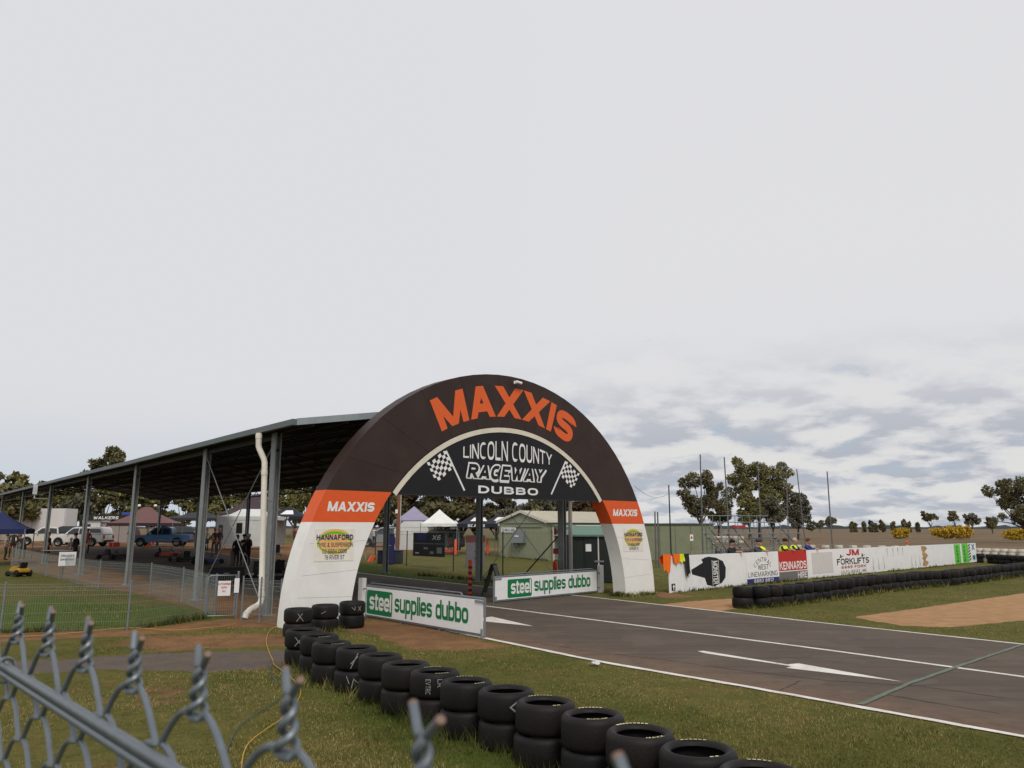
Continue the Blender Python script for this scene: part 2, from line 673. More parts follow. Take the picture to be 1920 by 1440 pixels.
DIRT = [   # outline on the ground, softness
    (pxpoly((688, 1160), (800, 1172), (905, 1202), (960, 1213), (860, 1221), (770, 1216), (700, 1190), (640, 1182)), .35),
    (pxpoly((-300, 1190), (0, 1187), (240, 1180), (430, 1161), (540, 1148), (530, 1176), (430, 1178), (240, 1193), (0, 1204), (-300, 1210)), .3),
    (pxpoly((250, 1193), (430, 1186), (560, 1188), (600, 1212), (300, 1221), (210, 1212)), .6, .8),
    (pxpoly((120, 1276), (330, 1268), (430, 1284), (400, 1312), (330, 1345), (230, 1330)), 1.1, .55),
    (pxpoly((1598, 1157), (1720, 1141), (1920, 1112), (2250, 1080), (2250, 1148), (1920, 1163), (1780, 1176), (1690, 1173)), .12),
    (pxpoly((1236, 1134), (1300, 1127), (1390, 1121), (1390, 1139), (1345, 1147)), .15),
    (pxpoly((1213, 1104), (1260, 1112), (1306, 1119), (1240, 1122)), .2),
    (pxpoly((1420, 1104), (1560, 1086), (1760, 1073), (1900, 1066), (1900, 1069), (1760, 1079), (1560, 1096), (1430, 1112)), .2),
    ([(-140, 72), (-60, 64), (-36, 58), (-17, 46), (-9, 56), (-5, 62), (-5, 74), (-30, 90), (-140, 110)], 2.0),
    (pxpoly((240, 1096), (420, 1105), (530, 1128), (530, 1170), (430, 1152), (330, 1124), (220, 1108)), .5),
    (pxpoly((640, 1029), (950, 1033), (950, 1038), (640, 1037)), .5),
    ([tuple(tp(a, n)[:2]) for a, n in ((19.5, 7.6), (40, 7.4), (66, 6.5), (66, 10.7), (19.5, 10.7))], .5),
]
GREEN = [
    pxpoly((600, 1225), (700, 1260), (800, 1330), (1000, 1400), (1150, 1460), (850, 1460), (700, 1350), (560, 1270)),
    pxpoly((-200, 1150), (100, 1120), (420, 1150), (420, 1162), (240, 1176), (-200, 1182)),
    pxpoly((660, 1062), (930, 1092), (930, 1110), (660, 1076)),
]


def axis(lo, mid0, mid1, hi, step, grow=1.16):
    a = list(np.arange(mid0, mid1 + step / 2, step))
    s, v = step, a[-1]
    while v < hi:
        s *= grow
        v += s
        a.append(v)
    s, v = step, a[0]
    while v > lo:
        s *= grow
        v -= s
        a.insert(0, v)
    return np.array(a)


gx = axis(-2500, -22, 24, 2500, .25)
gy = axis(-60, 3, 40, 4200, .25, 1.12)
XX, YY = np.meshgrid(gx, gy)
fx, fy = XX.ravel(), YY.ravel()


def dirt_at(x, y):
    d = np.zeros(x.shape)
    for poly, soft, *wt in DIRT:
        d = np.maximum(d, (wt[0] if wt else 1.0) * (1 - ss(-soft, soft, poly_sd(x, y, poly))))
    return d


def green_at(x, y):
    d = np.zeros(x.shape)
    for poly in GREEN:
        d = np.maximum(d, 1 - ss(-.5, .5, poly_sd(x, y, poly)))
    return d


GRAVEL = [DIRT[4][0], DIRT[5][0], DIRT[7][0]]


def gravel_at(x, y):
    d = np.zeros(x.shape)
    for poly in GRAVEL:
        d = np.maximum(d, 1 - ss(-.14, .14, poly_sd(x, y, poly)))
    return d


dirt = dirt_at(fx, fy)
gravel = gravel_at(fx, fy)
green = green_at(fx, fy)
dry = ss(52, 90, fy + 0.35 * fx) * ss(-5, 12, fx)
dry = np.maximum(dry, .75 * ss(130, 200, fy))
nx_, ny_ = len(gx), len(gy)
idx = np.arange(nx_ * ny_).reshape(ny_, nx_)
quads = np.stack([idx[:-1, :-1], idx[:-1, 1:], idx[1:, 1:], idx[1:, :-1]], -1).reshape(-1, 4)
fz = hgt(fx, fy) + 0.02 * np.sin(fx * 1.3 + 1) * np.sin(fy * .9) * ss(9.9, 7, fx * NX.x + fy * NX.y)


def node_mat(name):
    m = bpy.data.materials.new(name)
    m.use_nodes = True
    t = m.node_tree
    b = t.nodes['Principled BSDF']
    co = t.nodes.new('ShaderNodeTexCoord')

    def noise(scale, detail=6, rough=.6, vec=None, dist=0):
        n = t.nodes.new('ShaderNodeTexNoise')
        n.inputs['Scale'].default_value = scale
        n.inputs['Detail'].default_value = detail
        n.inputs['Roughness'].default_value = rough
        n.inputs['Distortion'].default_value = dist
        t.links.new(vec or co.outputs['Object'], n.inputs['Vector'])
        return n.outputs['Fac']

    def rng_(v, a, b_, c=0.0, d=1.0):
        n = t.nodes.new('ShaderNodeMapRange')
        n.interpolation_type = 'SMOOTHSTEP'
        t.links.new(v, n.inputs['Value'])
        for k, x in zip(('From Min', 'From Max', 'To Min', 'To Max'), (a, b_, c, d)):
            n.inputs[k].default_value = x
        return n.outputs[0]

    def mix(f, a, b_):
        n = t.nodes.new('ShaderNodeMix')
        n.data_type = 'RGBA'
        if isinstance(f, (int, float)):
            n.inputs[0].default_value = f
        else:
            t.links.new(f, n.inputs[0])
        for i, v in ((6, a), (7, b_)):
            if isinstance(v, tuple):
                n.inputs[i].default_value = (*v, 1)
            else:
                t.links.new(v, n.inputs[i])
        return n.outputs[2]

    def math_(op, a, b_=None, clamp=False):
        n = t.nodes.new('ShaderNodeMath')
        n.operation = op
        n.use_clamp = clamp
        for i, v in enumerate((a, b_)):
            if v is None:
                continue
            if isinstance(v, (int, float)):
                n.inputs[i].default_value = v
            else:
                t.links.new(v, n.inputs[i])
        return n.outputs[0]

    def attr(nm):
        n = t.nodes.new('ShaderNodeAttribute')
        n.attribute_name = nm
        return n.outputs['Fac']

    def bump(h, strength, dist=.02):
        n = t.nodes.new('ShaderNodeBump')
        n.inputs['Strength'].default_value = strength
        n.inputs['Distance'].default_value = dist
        t.links.new(h, n.inputs['Height'])
        t.links.new(n.outputs[0], b.inputs['Normal'])

    def colour(c):
        if isinstance(c, tuple):
            b.inputs['Base Color'].default_value = (*c, 1)
        else:
            t.links.new(c, b.inputs['Base Color'])

    class NS:
        pass
    o = NS()
    o.m, o.t, o.b, o.co = m, t, b, co
    o.noise, o.rng, o.mix, o.math, o.attr, o.bump, o.colour = noise, rng_, mix, math_, attr, bump, colour
    return o


g = node_mat('grassland')
nA, nB, nC, nF = g.noise(.55, 5), g.noise(2.6, 6), g.noise(28, 5, .7), g.noise(120, 3, .7)
turf = g.mix(g.rng(nB, .35, .68), S(88, 90, 40), S(112, 104, 54))
turf = g.mix(g.rng(nA, .42, .66), turf, S(72, 84, 30))
turf = g.mix(g.rng(g.noise(1.1, 6, .7), .5, .66, 0, .75), turf, S(112, 92, 54))
turf = g.mix(g.rng(nC, .42, .75, 0, .55), turf, S(138, 124, 78))
turf = g.mix(g.rng(g.noise(9, 5, .7), .45, .7, 0, .6), turf, S(66, 64, 28))
turf = g.mix(g.rng(nF, .48, .75, 0, .7), turf, S(54, 50, 24))
turf = g.mix(g.math('MULTIPLY', g.attr('green'), .8), turf, S(74, 94, 32))
soil = g.mix(g.rng(nB, .35, .7), S(146, 110, 76), S(122, 92, 64))
soil = g.mix(g.rng(nC, .45, .75, 0, .5), soil, S(100, 76, 54))
soil = g.mix(g.rng(nA, .4, .62, 0, .6), soil, S(112, 84, 62))
soil = g.mix(g.rng(nF, .62, .8, 0, .5), soil, S(196, 160, 120))
stub = g.mix(g.rng(nA, .35, .7), S(112, 96, 76), S(98, 86, 60))
stub = g.mix(g.rng(g.noise(.05, 4), .4, .65), stub, S(122, 102, 84))
base = g.mix(g.attr('dry'), turf, stub)
dm = g.math('ADD', g.attr('dirt'), g.math('MULTIPLY', g.math('SUBTRACT', nB, .5), 1.5))
patch = g.rng(g.noise(.8, 7, .7), .60, .72, 0, .5)            # bare places worn in the turf
dm = g.math('MAXIMUM', g.rng(dm, .38, .62), g.math('MULTIPLY', patch, g.math('SUBTRACT', 1.0, g.attr('dry'))))
base = g.mix(dm, base, soil)
trap = g.mix(g.rng(nB, .3, .7), S(182, 144, 106), S(162, 126, 90))
trap = g.mix(g.rng(nC, .5, .75, 0, .5), trap, S(152, 106, 70))
trap = g.mix(g.rng(nF, .62, .8, 0, .5), trap, S(214, 176, 134))
gm = g.rng(g.math('ADD', g.attr('gravel'), g.math('MULTIPLY', g.math('SUBTRACT', nB, .5), .9)), .4, .58)
g.colour(g.mix(gm, base, trap))
g.b.inputs['Roughness'].default_value = .95
g.b.inputs['Specular IOR Level'].default_value = .1
g.bump(g.math('ADD', nC, g.math('MULTIPLY', nF, .6)), .7, .03)
ground_me = arr_mesh('ground', np.stack([fx, fy, fz], 1), quads, g.m, {'dirt': dirt, 'dry': dry, 'green': green, 'gravel': gravel})
link('ground', ground_me, kind='structure')

# ------------------------------------------------------------------ track
ta = np.arange(-14, 75.01, .8)
tu = np.linspace(0, 1, 15)
tv = []
for a in ta:
    n0, n1 = near_n(a), far_n(a)
    for u in tu:
        p = tp(a, n0 + (n1 - n0) * u)
        tv.append((p.x, p.y, gz(p.x, p.y) + .008))
tv = np.array(tv)
m_ = len(tu)
ti = np.arange(len(tv)).reshape(len(ta), m_)
tq = np.stack([ti[:-1, :-1], ti[:-1, 1:], ti[1:, 1:], ti[1:, :-1]], -1).reshape(-1, 4)
edge = np.tile(1 - ss(0, .2, tu), len(ta))
g = node_mat('asphalt')
nA, nB, nC = g.noise(.5, 6, .65), g.noise(3.5, 7, .7), g.noise(160, 3, .8)
asph = g.mix(g.rng(nA, .35, .7), S(96, 84, 73), S(84, 74, 66))
asph = g.mix(g.rng(nB, .5, .8, 0, .6), asph, S(104, 90, 78))
asph = g.mix(g.rng(nC, .5, .75, 0, .55), asph, S(58, 52, 49))
asph = g.mix(g.rng(g.noise(420, 2, .8), .64, .8, 0, .5), asph, S(150, 136, 124))
mp_ = g.t.nodes.new('ShaderNodeMapping')
mp_.inputs['Rotation'].default_value = (0, 0, -math.atan2(AX.y, AX.x))
mp_.inputs['Scale'].default_value = (.07, 1.6, 1)
g.t.links.new(g.co.outputs['Object'], mp_.inputs[0])
asph = g.mix(g.rng(g.noise(1.6, 6, .65, mp_.outputs[0]), .46, .7, 0, .55), asph, S(62, 56, 53))     # rubber laid down along the lanes
asph = g.mix(g.rng(g.noise(.9, 2, .5), .56, .6, 0, .22), asph, S(116, 104, 94))
dust = g.math('MULTIPLY', g.attr('edge'), g.rng(nB, .28, .62))
asph = g.mix(g.math('MULTIPLY', dust, .6), asph, S(128, 98, 74))
g.colour(asph)
g.b.inputs['Roughness'].default_value = .88
g.b.inputs['Specular IOR Level'].default_value = .25
g.bump(nC, .5, .008)
track = link('track', arr_mesh('track', tv, tq, g.m, {'edge': edge}), kind='structure')

g = node_mat('road_paint')
w_ = g.rng(g.math('ADD', g.noise(14, 7, .75), g.math('MULTIPLY', g.noise(90, 3, .8), .35)), .72, .86)
g.colour(g.mix(g.math('MULTIPLY', w_, .8), g.mix(g.rng(g.noise(3, 5), .35, .7), S(226, 222, 214), S(205, 198, 188)), S(120, 104, 92)))
g.b.inputs['Roughness'].default_value = .75
PAINT = g.m
g = node_mat('green_road_paint')
w_ = g.rng(g.math('ADD', g.noise(16, 7, .75), g.math('MULTIPLY', g.noise(90, 3, .8), .4)), .42, .84)
g.colour(g.mix(w_, S(92, 140, 116), S(96, 92, 80)))
g.b.inputs['Roughness'].default_value = .8
GPAINT = g.m


def ribbon(name, pts, w, m, lift=.004, jag=.0):
    """painted strip along world points, lying on the track"""
    P = [Vector((p[0], p[1], 0)) for p in pts]
    vs = []
    # resample
    Q = []
    for a, b in zip(P[:-1], P[1:]):
        k = max(1, int((b - a).length / .25))
        Q += [a.lerp(b, i / k) for i in range(k)]
    Q.append(P[-1])
    for i, p in enumerate(Q):
        d = (Q[min(i + 1, len(Q) - 1)] - Q[max(i - 1, 0)]).normalized()
        s = Vector((-d.y, d.x, 0))
        for k in (-1, 1):
            q = p + s * k * (w / 2 + random.uniform(-jag, jag))
            vs.append((q.x, q.y, gz(q.x, q.y) + .008 + lift))
    mb = MB()
    mb.add(vs, [(2 * i, 2 * i + 1, 2 * i + 3, 2 * i + 2) for i in range(len(Q) - 1)])
    return mb.build(name, m, track)


ribbon('edge_line', [tp(a, near_n(a) + .065) for a in np.arange(-14, 16.5, .8)], .125, PAINT, jag=.012)
ribbon('edge_line', [tp(a, far_n(a) - .08) for a in np.arange(-14, 60, .8)], .11, PAINT, jag=.008)
ribbon('centre_line', [tp(a, float(np.interp(a, [4, 8, 18.4], [13.9, 14.12, 14.25]))) for a in np.arange(-14, 19.2, .8)], .12, PAINT, jag=.006)
for a0 in (24.5, 29.5, 34.5):
    for n0 in (12.2, 16.2):
        ribbon('grid_mark', [tp(a0, n0), tp(a0, n0 + 1.1)], .08, PAINT, jag=.006)
        ribbon('grid_mark', [tp(a0 - .9, n0), tp(a0 - .04, n0)], .08, PAINT, lift=.0045, jag=.006)
ribbon('start_line', [(4.50, 10.42), (5.79, 11.75), (7.41, 13.23), (9.97, 15.55)], .075, GPAINT, lift=.009, jag=.012)


def arrow(pts):
    mb = MB()
    mb.add([(p[0], p[1], .008 + .004) for p in pts], [tuple(range(len(pts)))])
    mb.build('grid_arrow', PAINT, track)


arrow([tuple(gp(*p)[:2]) for p in [(1308, 1222), (1320, 1221.5), (1476, 1247), (1497, 1245), (1692, 1279.5), (1474, 1253.5), (1484, 1250.5), (1322, 1226)]])
arrow([tuple(gp(*p)[:2]) for p in [(800, 1145), (908, 1159), (922, 1157), (1000, 1175), (908, 1166), (903, 1163.5), (800, 1149)]])
CRACK = M('tar_crack', S(46, 40, 37), .9, var=.25)
for pts in ([(960, 1203), (1010, 1206), (1120, 1224), (1260, 1240), (1380, 1257), (1560, 1278), (1720, 1287), (1920, 1315)],
            [(1460, 1298), (1485, 1286), (1505, 1276)],
            [(1640, 1300), (1760, 1321), (1900, 1343)]):
    q = [gp(*p) for p in pts]
    w = []
    for a, b in zip(q[:-1], q[1:]):
        for i in range(6):
            c = a.lerp(b, i / 6)
            w.append((c.x + random.uniform(-.02, .02), c.y + random.uniform(-.02, .02)))
    ribbon('crack', w, .022, CRACK, lift=.002, jag=.009)

# gravel path behind the barrier fence
PATH = pxpoly((-420, 1256), (0, 1240), (300, 1223), (545, 1214), (552, 1250), (300, 1262), (0, 1275), (-420, 1300))
g = node_mat('gravel_path')
nB, nC = g.noise(2.5, 6, .7), g.noise(45, 5, .85)
pc = g.mix(g.rng(nB, .38, .66), S(96, 86, 78), S(118, 96, 78))
pc = g.mix(g.rng(nC, .42, .62, 0, .85), pc, S(60, 55, 52))
pc = g.mix(g.rng(g.noise(240, 2, .8), .64, .78, 0, .6), pc, S(168, 156, 144))
g.colour(pc)
g.b.inputs['Roughness'].default_value = .95
g.bump(nC, .8, .02)
up_, lo_ = PATH[:4], PATH[:3:-1]
mb = MB()
vs = []
N_ = 60
for i in range(N_ + 1):
    u = i / N_ * 3
    k = min(2, int(u))
    f_ = u - k
    a = Vector(up_[k]).lerp(Vector(up_[k + 1]), f_)
    b = Vector(lo_[k]).lerp(Vector(lo_[k + 1]), f_)
    d = (a - b).normalized()
    a += d * random.uniform(-.06, .14)
    b -= d * random.uniform(-.06, .14)
    for j in range(5):
        q = b.lerp(a, j / 4)
        vs.append((q.x, q.y, (-.02, .016, .022, .016, -.02)[j] + .004))
for i in range(N_):
    for j in range(4):
        mb.f.append((i * 5 + j, i * 5 + j + 1, i * 5 + j + 6, i * 5 + j + 5))
        mb.mi.append(0)
mb.v = vs
mb.build('path', g.m, smooth=True, kind='structure')

# ------------------------------------------------------------------ common materials
WHITE = M('white_paint', (.86, .845, .81), .55, var=.03, vscale=2, grime=S(190, 176, 156), gscale=.9, gamt=.3)
SIGNW = M('white_sign_sheet', (.86, .855, .855), .4, var=.03, vscale=2, grime=S(170, 160, 150), gscale=1.6, gamt=.25)
BROWN = M('brown_arch_paint', S(56, 42, 38), .5, var=.16, vscale=.9, spec=.25, grime=S(74, 58, 52), gscale=1.1, gamt=.5)
ORANGE = M('orange_arch_paint', S(224, 94, 44), .5, var=.05, spec=.25)
ORANGE2 = M('orange_letter_vinyl', S(226, 100, 48), .5, var=.03, spec=.25)
NAVY = M('black_sign_paint', S(30, 30, 34), .45, var=.15, vscale=2, spec=.25)
LETTER = M('white_lettering', (.82, .81, .79), .5, var=.04)
CREAM = M('cream_border_paint', S(222, 214, 196), .55, var=.06, grime=S(150, 130, 100), gamt=.4)
GALV = M('galvanised_steel', S(128, 134, 138), .48, metal=.35, var=.14, vscale=9)
GALVD = M('dull_galvanised_steel', S(138, 142, 142), .55, metal=.1, var=.16, vscale=7)
ROOFM = M('roof_sheet', S(62, 64, 68), .6, var=.1)
DARKSTEEL = M('dark_steel', S(40, 39, 40), .6, var=.15)
PVC = M('white_pvc', S(232, 226, 214), .4, var=.06, grime=S(160, 130, 100), gamt=.3)
RUBBER = M('tyre_rubber', (.0062, .006, .0065), .56, var=.3, vscale=7, bump=.15, bscale=40, spec=.24, grime=S(40, 33, 30), gscale=2.6, gamt=.4)
_t = RUBBER.node_tree
_oi = _t.nodes.new('ShaderNodeObjectInfo')
_b = _t.nodes['Principled BSDF']
_src = _b.inputs['Base Color'].links[0].from_socket
_mx = _t.nodes.new('ShaderNodeMix')
_mx.data_type = 'RGBA'
_mr = _t.nodes.new('ShaderNodeMapRange')
_mr.inputs['To Max'].default_value = .38
_t.links.new(_oi.outputs['Random'], _mr.inputs['Value'])
_t.links.new(_mr.outputs[0], _mx.inputs[0])
_t.links.new(_src, _mx.inputs[6])
_mx.inputs[7].default_value = (*S(44, 36, 32), 1)             # some are dustier than others
_t.links.new(_mx.outputs[2], _b.inputs['Base Color'])
CHALK = M('chalk', S(150, 148, 146), .9, var=.25, vscale=40)
YPRINT = M('tyre_print', S(200, 196, 150), .7, var=.35, vscale=30)
SGREEN = M('sign_green', S(0, 118, 66), .45, var=.05)
BLACK = M('black_plastic', S(26, 26, 28), .5, var=.15)
REDP = M('red_paint', S(188, 34, 28), .45, var=.08)
BLUEP = M('sign_blue', S(30, 44, 120), .45, var=.06)
GREYP = M('sign_grey', S(112, 110, 108), .5, var=.06)

# ------------------------------------------------------------------ the arch over the track
ARCH_TH = .7567
arch = thing('arch_gateway', (-.0485, 22.7347, 0), ARCH_TH,
             'brown, orange and white arch over the track with lettering on its face', 'arch')
RO, RI, DEP = 6.88, 5.27, .53
ZT, ZB = 3.165, 2.395


def shell(name, rows, m):
    """rows of (inner x,z) (outer x,z); closed box section from y=0 to y=DEP"""
    mb = MB()
    vs = []
    for (xi, zi), (xo, zo) in rows:
        vs += [(xi, 0, zi), (xo, 0, zo), (xo, DEP, zo), (xi, DEP, zi)]
    fs = []
    for i in range(len(rows) - 1):
        a, b = 4 * i, 4 * i + 4
        fs += [(a + k, a + (k + 1) % 4, b + (k + 1) % 4, b + k) for k in range(4)]
    fs += [(0, 1, 2, 3), tuple(len(vs) - 4 + k for k in range(4))]
    mb.add(vs, fs)
    return mb.build(name, m, arch)


def xr(r, z):
    return math.sqrt(max(0, r * r - z * z))


rows = []
NSEG = 30
ao, ai = math.asin(ZT / RO), math.asin(ZT / RI)
for i in range(NSEG + 1):
    u = i / NSEG
    a1 = ao + (math.pi - 2 * ao) * u
    a0 = ai + (math.pi - 2 * ai) * u
    wob = 1 - .012 * math.sin(math.pi * u)
    rows.append(((-RI * math.cos(a0), RI * math.sin(a0) * (1 - .01 * math.sin(math.pi * u))), (-RO * math.cos(a1), RO * math.sin(a1) * wob)))
shell('arch_span', rows, BROWN)
for sgn in (-1, 1):
    zs = np.linspace(ZT, ZB, 5)
    shell('orange_band', [((sgn * xr(RI, z), z), (sgn * xr(RO, z), z)) for z in zs], ORANGE)
    zs = np.linspace(ZB, -.05, 12)
    lg = shell('leg', [((sgn * xr(RI + .05 * (1 - z / ZB), z), z), (sgn * xr(RO + .05 * (1 - z / ZB), z), z)) for z in zs], WHITE)
    seam = MB()
    for z, dz in ((1.95, -.12), (1.25, -.18), (.62, .1)):
        seam.bar((sgn * (xr(RI, z) + .04), -.0005, z), (sgn * (xr(RO, z) - .12), -.0005, z + dz * .5), .004, .004)
    so = seam.build('sheet_joint', M('sheet_joint_dark', S(120, 112, 102), .8), lg)
# joints between the sheets of the span
for i in range(2, NSEG - 1, 3):
    (xi, zi), (xo, zo) = rows[i]
    mb = MB()
    mb.bar((xi * 1.002, -.0008, zi * 1.002), (xo * .998, -.0008, zo * .998), .006, .004)
    mb.build('sheet_joint', M('brown_joint', S(38, 28, 26), .7), arch)
# tympanum
AXL = lambda x, z, k=0: (x, -k, z)
pan = MB()
arcpts = [(-5.262 * math.cos(a), 5.262 * math.sin(a) * (1 - .01 * math.sin(a))) for a in np.linspace(math.asin(3.14 / 5.262), math.pi - math.asin(3.14 / 5.262), 40)]
pan.prism(arcpts, lambda x, z, t: (x, t, z), .012, .09)
panel = pan.build('name_board', NAVY, arch)
bd = MB()
vs, fs = [], []
aa = np.linspace(math.asin(3.145 / 5.19), math.pi - math.asin(3.145 / 5.19), 41)
for a in aa:
    for r in (5.115, 5.255):
        for y in (-.006, .008):
            vs.append((-r * math.cos(a), y, r * math.sin(a) * (1 - .01 * math.sin(a))))
for i in range(40):
    a, b = 4 * i, 4 * i + 4
    fs += [(a, a + 2, b + 2, b), (a, a + 1, b + 1, b), (a + 2, a + 3, b + 3, b + 2)]
bd.add(vs, fs)
bd.build('board_border', CREAM, panel)
bar_ = MB()
bar_.box((0, .05, 3.122), (8.3, .09, .03))
bar_.build('bottom_rail', M('rail_dark', S(40, 38, 38), .6), panel)


def on_arc(x, y, k):
    th = (x - 2.94) / 6.02
    r = 5.56 + y
    return (r * math.sin(th), -.004 - k, r * math.cos(th) * .995)


mb = MB()
text(mb, 'MAXXIS', on_arc, 5.88, .93, t=.265, gap=.10)
mb.build('lettering', ORANGE2, arch)
for sgn in (-1, 1):
    mb = MB()
    xx0 = -6.06 if sgn < 0 else 4.74
    text(mb, 'MAXXIS', lambda x, z, k: (xx0 + x, -.004 - k, 2.655 + z), 1.32, .235, t=.27, gap=.09, slant=.16)
    mb.build('lettering', LETTER, arch)
mb = MB()


def lc(x, y, k):
    s = x - 1.82
    top = 4.80 - .085 * s * s
    bot = 4.21
    return (s, .006 - k, bot + (top - bot) * y)


text(mb, 'LINCOLN COUNTY', lc, 3.62, 1.0, t=.15, gap=.15)
mb.build('lettering', LETTER, panel)


def rw(x, y, k):
    return (-1.66 + x, .006 - k, 3.66 + y)


mb = MB()
text(mb, 'RACEWAY', rw, 3.05, .38, t=.2, gap=.17, slant=.22, fatten=.32)
text(mb, 'RACEWAY', rw, 3.05, .38, t=.2, gap=.17, slant=.22, fatten=.32, dx=.06, dy=-.09, lift0=-.003)
text(mb, 'RACEWAY', rw, 3.05, .38, t=.2, gap=.17, slant=.22, fatten=.26, dx=.03, dy=-.05, lift0=.0035)
mb.build('lettering', LETTER, panel)
mb = MB()
text(mb, 'RACEWAY', rw, 3.05, .38, t=.2, gap=.17, slant=.22, fatten=.07, lift0=.008)
mb.build('lettering', NAVY, panel)
mb = MB()
text(mb, 'DUBBO', lambda x, z, k: (-1.25 + x, .006 - k, 3.235 + z), 2.42, .215, t=.22, gap=.2)
mb.build('lettering', LETTER, panel)
for sgn in (-1, 1):
    mb = MB()
    x0 = sgn * 2.40
    P0, P1 = Vector((sgn * 2.44, 4.36)), Vector((sgn * 1.76, 3.29))
    d = (P1 - P0).normalized()
    s_ = Vector((-d.y, d.x)) * .028
    mb.add([(p.x, .006, p.y) for p in (P0 + s_, P0 - s_, P1 - s_, P1 + s_)], [(0, 1, 2, 3)])
    out_ = Vector((sgn * 1, -.42)).normalized()
    NXc, NYc = 7, 6

    def fl(i, j):
        u, v = i / NXc, j / NYc
        p = P0 + d * (.02 + .58 * v) + out_ * (.03 + .70 * u)
        wv = .05 * math.sin(u * 5.6 + .5)
        return (p.x, .005, p.y + wv - .05 * u)
    for i in range(NXc):
        for j in range(NYc):
            if (i + j) % 2 == 0:
                mb.add([fl(i, j), fl(i + 1, j), fl(i + 1, j + 1), fl(i, j + 1)], [(0, 1, 2, 3)])
    mb.build('chequered_flag', LETTER, panel)

TAN = M('poster_tan', S(232, 184, 104), .5, var=.12, vscale=3)
PGREEN = M('poster_green', S(108, 186, 30), .5, var=.06)
PWHITE = M('poster_white', S(234, 228, 216), .45, var=.06)
PNAVY = M('poster_navy', S(28, 36, 116), .5, var=.05)
for sgn in (-1, 1):
    x0, x1 = (-6.36, -5.27) if sgn < 0 else (5.26, 6.35)
    pst = plate('sponsor_poster', x0, x1, 1.475, 2.24, -.009, -.003, PWHITE, arch)
    cx_ = (x0 + x1) / 2
    mb = MB()
    for k, (rx, rz_, m) in enumerate(((.48, .31, 0), (.455, .265, 1), (.425, .215, 0))):
        n = 36
        mb.add([(cx_ + rx * math.cos(2 * math.pi * i / n), -.010 - .0006 * k, 1.925 - .012 * k + rz_ * math.sin(2 * math.pi * i / n)) for i in range(n)], [tuple(range(n))], m)
    mb.build('poster_emblem', [TAN, PGREEN], pst)
    for tx, z0, h, w, tt in (('HANNAFORD', 1.97, .13, 1.0, .24), ('TYRE & SUSPENSION', 1.81, .1, .98, .16), ('02 6884 0008', 1.655, .105, .66, .15), ('78 RIVER ST', 1.515, .1, .54, .15)):
        mb = MB()
        text(mb, tx, lambda x, z, k: (cx_ - w / 2 + x, -.0125 - k, z0 + z), w, h, t=tt, gap=.14)
        mb.build('lettering', PNAVY, pst)

# security camera on the arch face
cc = thing('security_camera', arch.matrix_basis @ Vector((.18, -.001, 6.60)), ARCH_TH, 'small white security camera fixed high on the face of the arch', 'camera')
mb = MB()
mb.tube([(-.1, -.16, .02), (.13, -.16, .0)], .045, 12)
mb.build('housing', WHITE, cc, smooth=True)
mb = MB()
mb.tube([(.131, -.16, .0), (.16, -.16, -.003)], .038, 12)
mb.build('lens', BLACK, cc)
mb = MB()
mb.tube([(0, -.01, .03), (0, -.15, .03)], .018, 8)
mb.box((0, -.008, .03), (.09, .012, .09))
mb.build('bracket', WHITE, cc)

# ------------------------------------------------------------------ grid shelter
SH_A0, SH_N0 = 20.1, 8.4
shed = thing('grid_shelter', tp(SH_A0, SH_N0), RZ_ACROSS, 'long open steel shelter with a dark low gable roof over the track', 'shelter')
SHM = shed.matrix_basis.copy()
SHI = SHM.inverted()
ROWL, ROWR = 0.0, 12.1
EL, ER, RIDGE = -.42, 12.52, 6.05
A_END = 54.9
colA = [0, 5.6, 14.1, 23.0, 33.2, 43.8, 54.4]
colB = [1.4, 6.6, 14.4, 23.0, 33.2, 43.8, 54.4]


def roof_z(x):
    return 4.93 + .175 * (min(x - EL, ER - x))




def near_end(x):
    """the near end of the roof is cut a little askew"""
    return -2.2 + 1.35 * (x - EL) / (ER - EL)


mb = MB()
for x0, x1 in ((EL, RIDGE), (RIDGE, ER)):
    z0, z1 = roof_z(x0), roof_z(x1)
    a0, a1 = near_end(x0), near_end(x1)
    mb.hexa([(x0, a0, z0 - .05), (x1, a1, z1 - .05), (x1, A_END, z1 - .05), (x0, A_END, z0 - .05),
             (x0, a0, z0), (x1, a1, z1), (x1, A_END, z1), (x0, A_END, z0)])
roof = mb.build('roof', ROOFM, shed)
for x in np.linspace(EL + .5, ER - .5, 13):
    mb = MB()
    z = roof_z(x) - .05 - .08
    y0 = near_end(x) + .03
    mb.box((x, (A_END + y0) / 2, z), (.06, A_END - y0 - .03, .15))
    mb.build('purlin', DARKSTEEL, roof)
FASC = M('fascia_metal', S(150, 158, 162), .5, metal=.1, var=.1, vscale=3)
FASCD = M('gutter_metal', S(96, 104, 106), .5, metal=.1, var=.12, vscale=3)
cuts = [-2.22, -1.2, 0.3, 3.2, 6.1, 9.0, 12, 15, 18, 21, 25, 29, 33, 37, 41, 45, 50, A_END]
for x, s in ((EL, -1), (ER, 1)):
    for a, b in zip(cuts[:-1], cuts[1:]):
        if s > 0:
            a, b = max(a, near_end(ER)), b
            if b <= a:
                continue
        mb = MB()
        mb.box((x + s * .065, (a + b) / 2, 4.86 + random.uniform(-.006, .006)), (.12, b - a - .012, .15))
        mb.build('gutter', FASCD, shed)
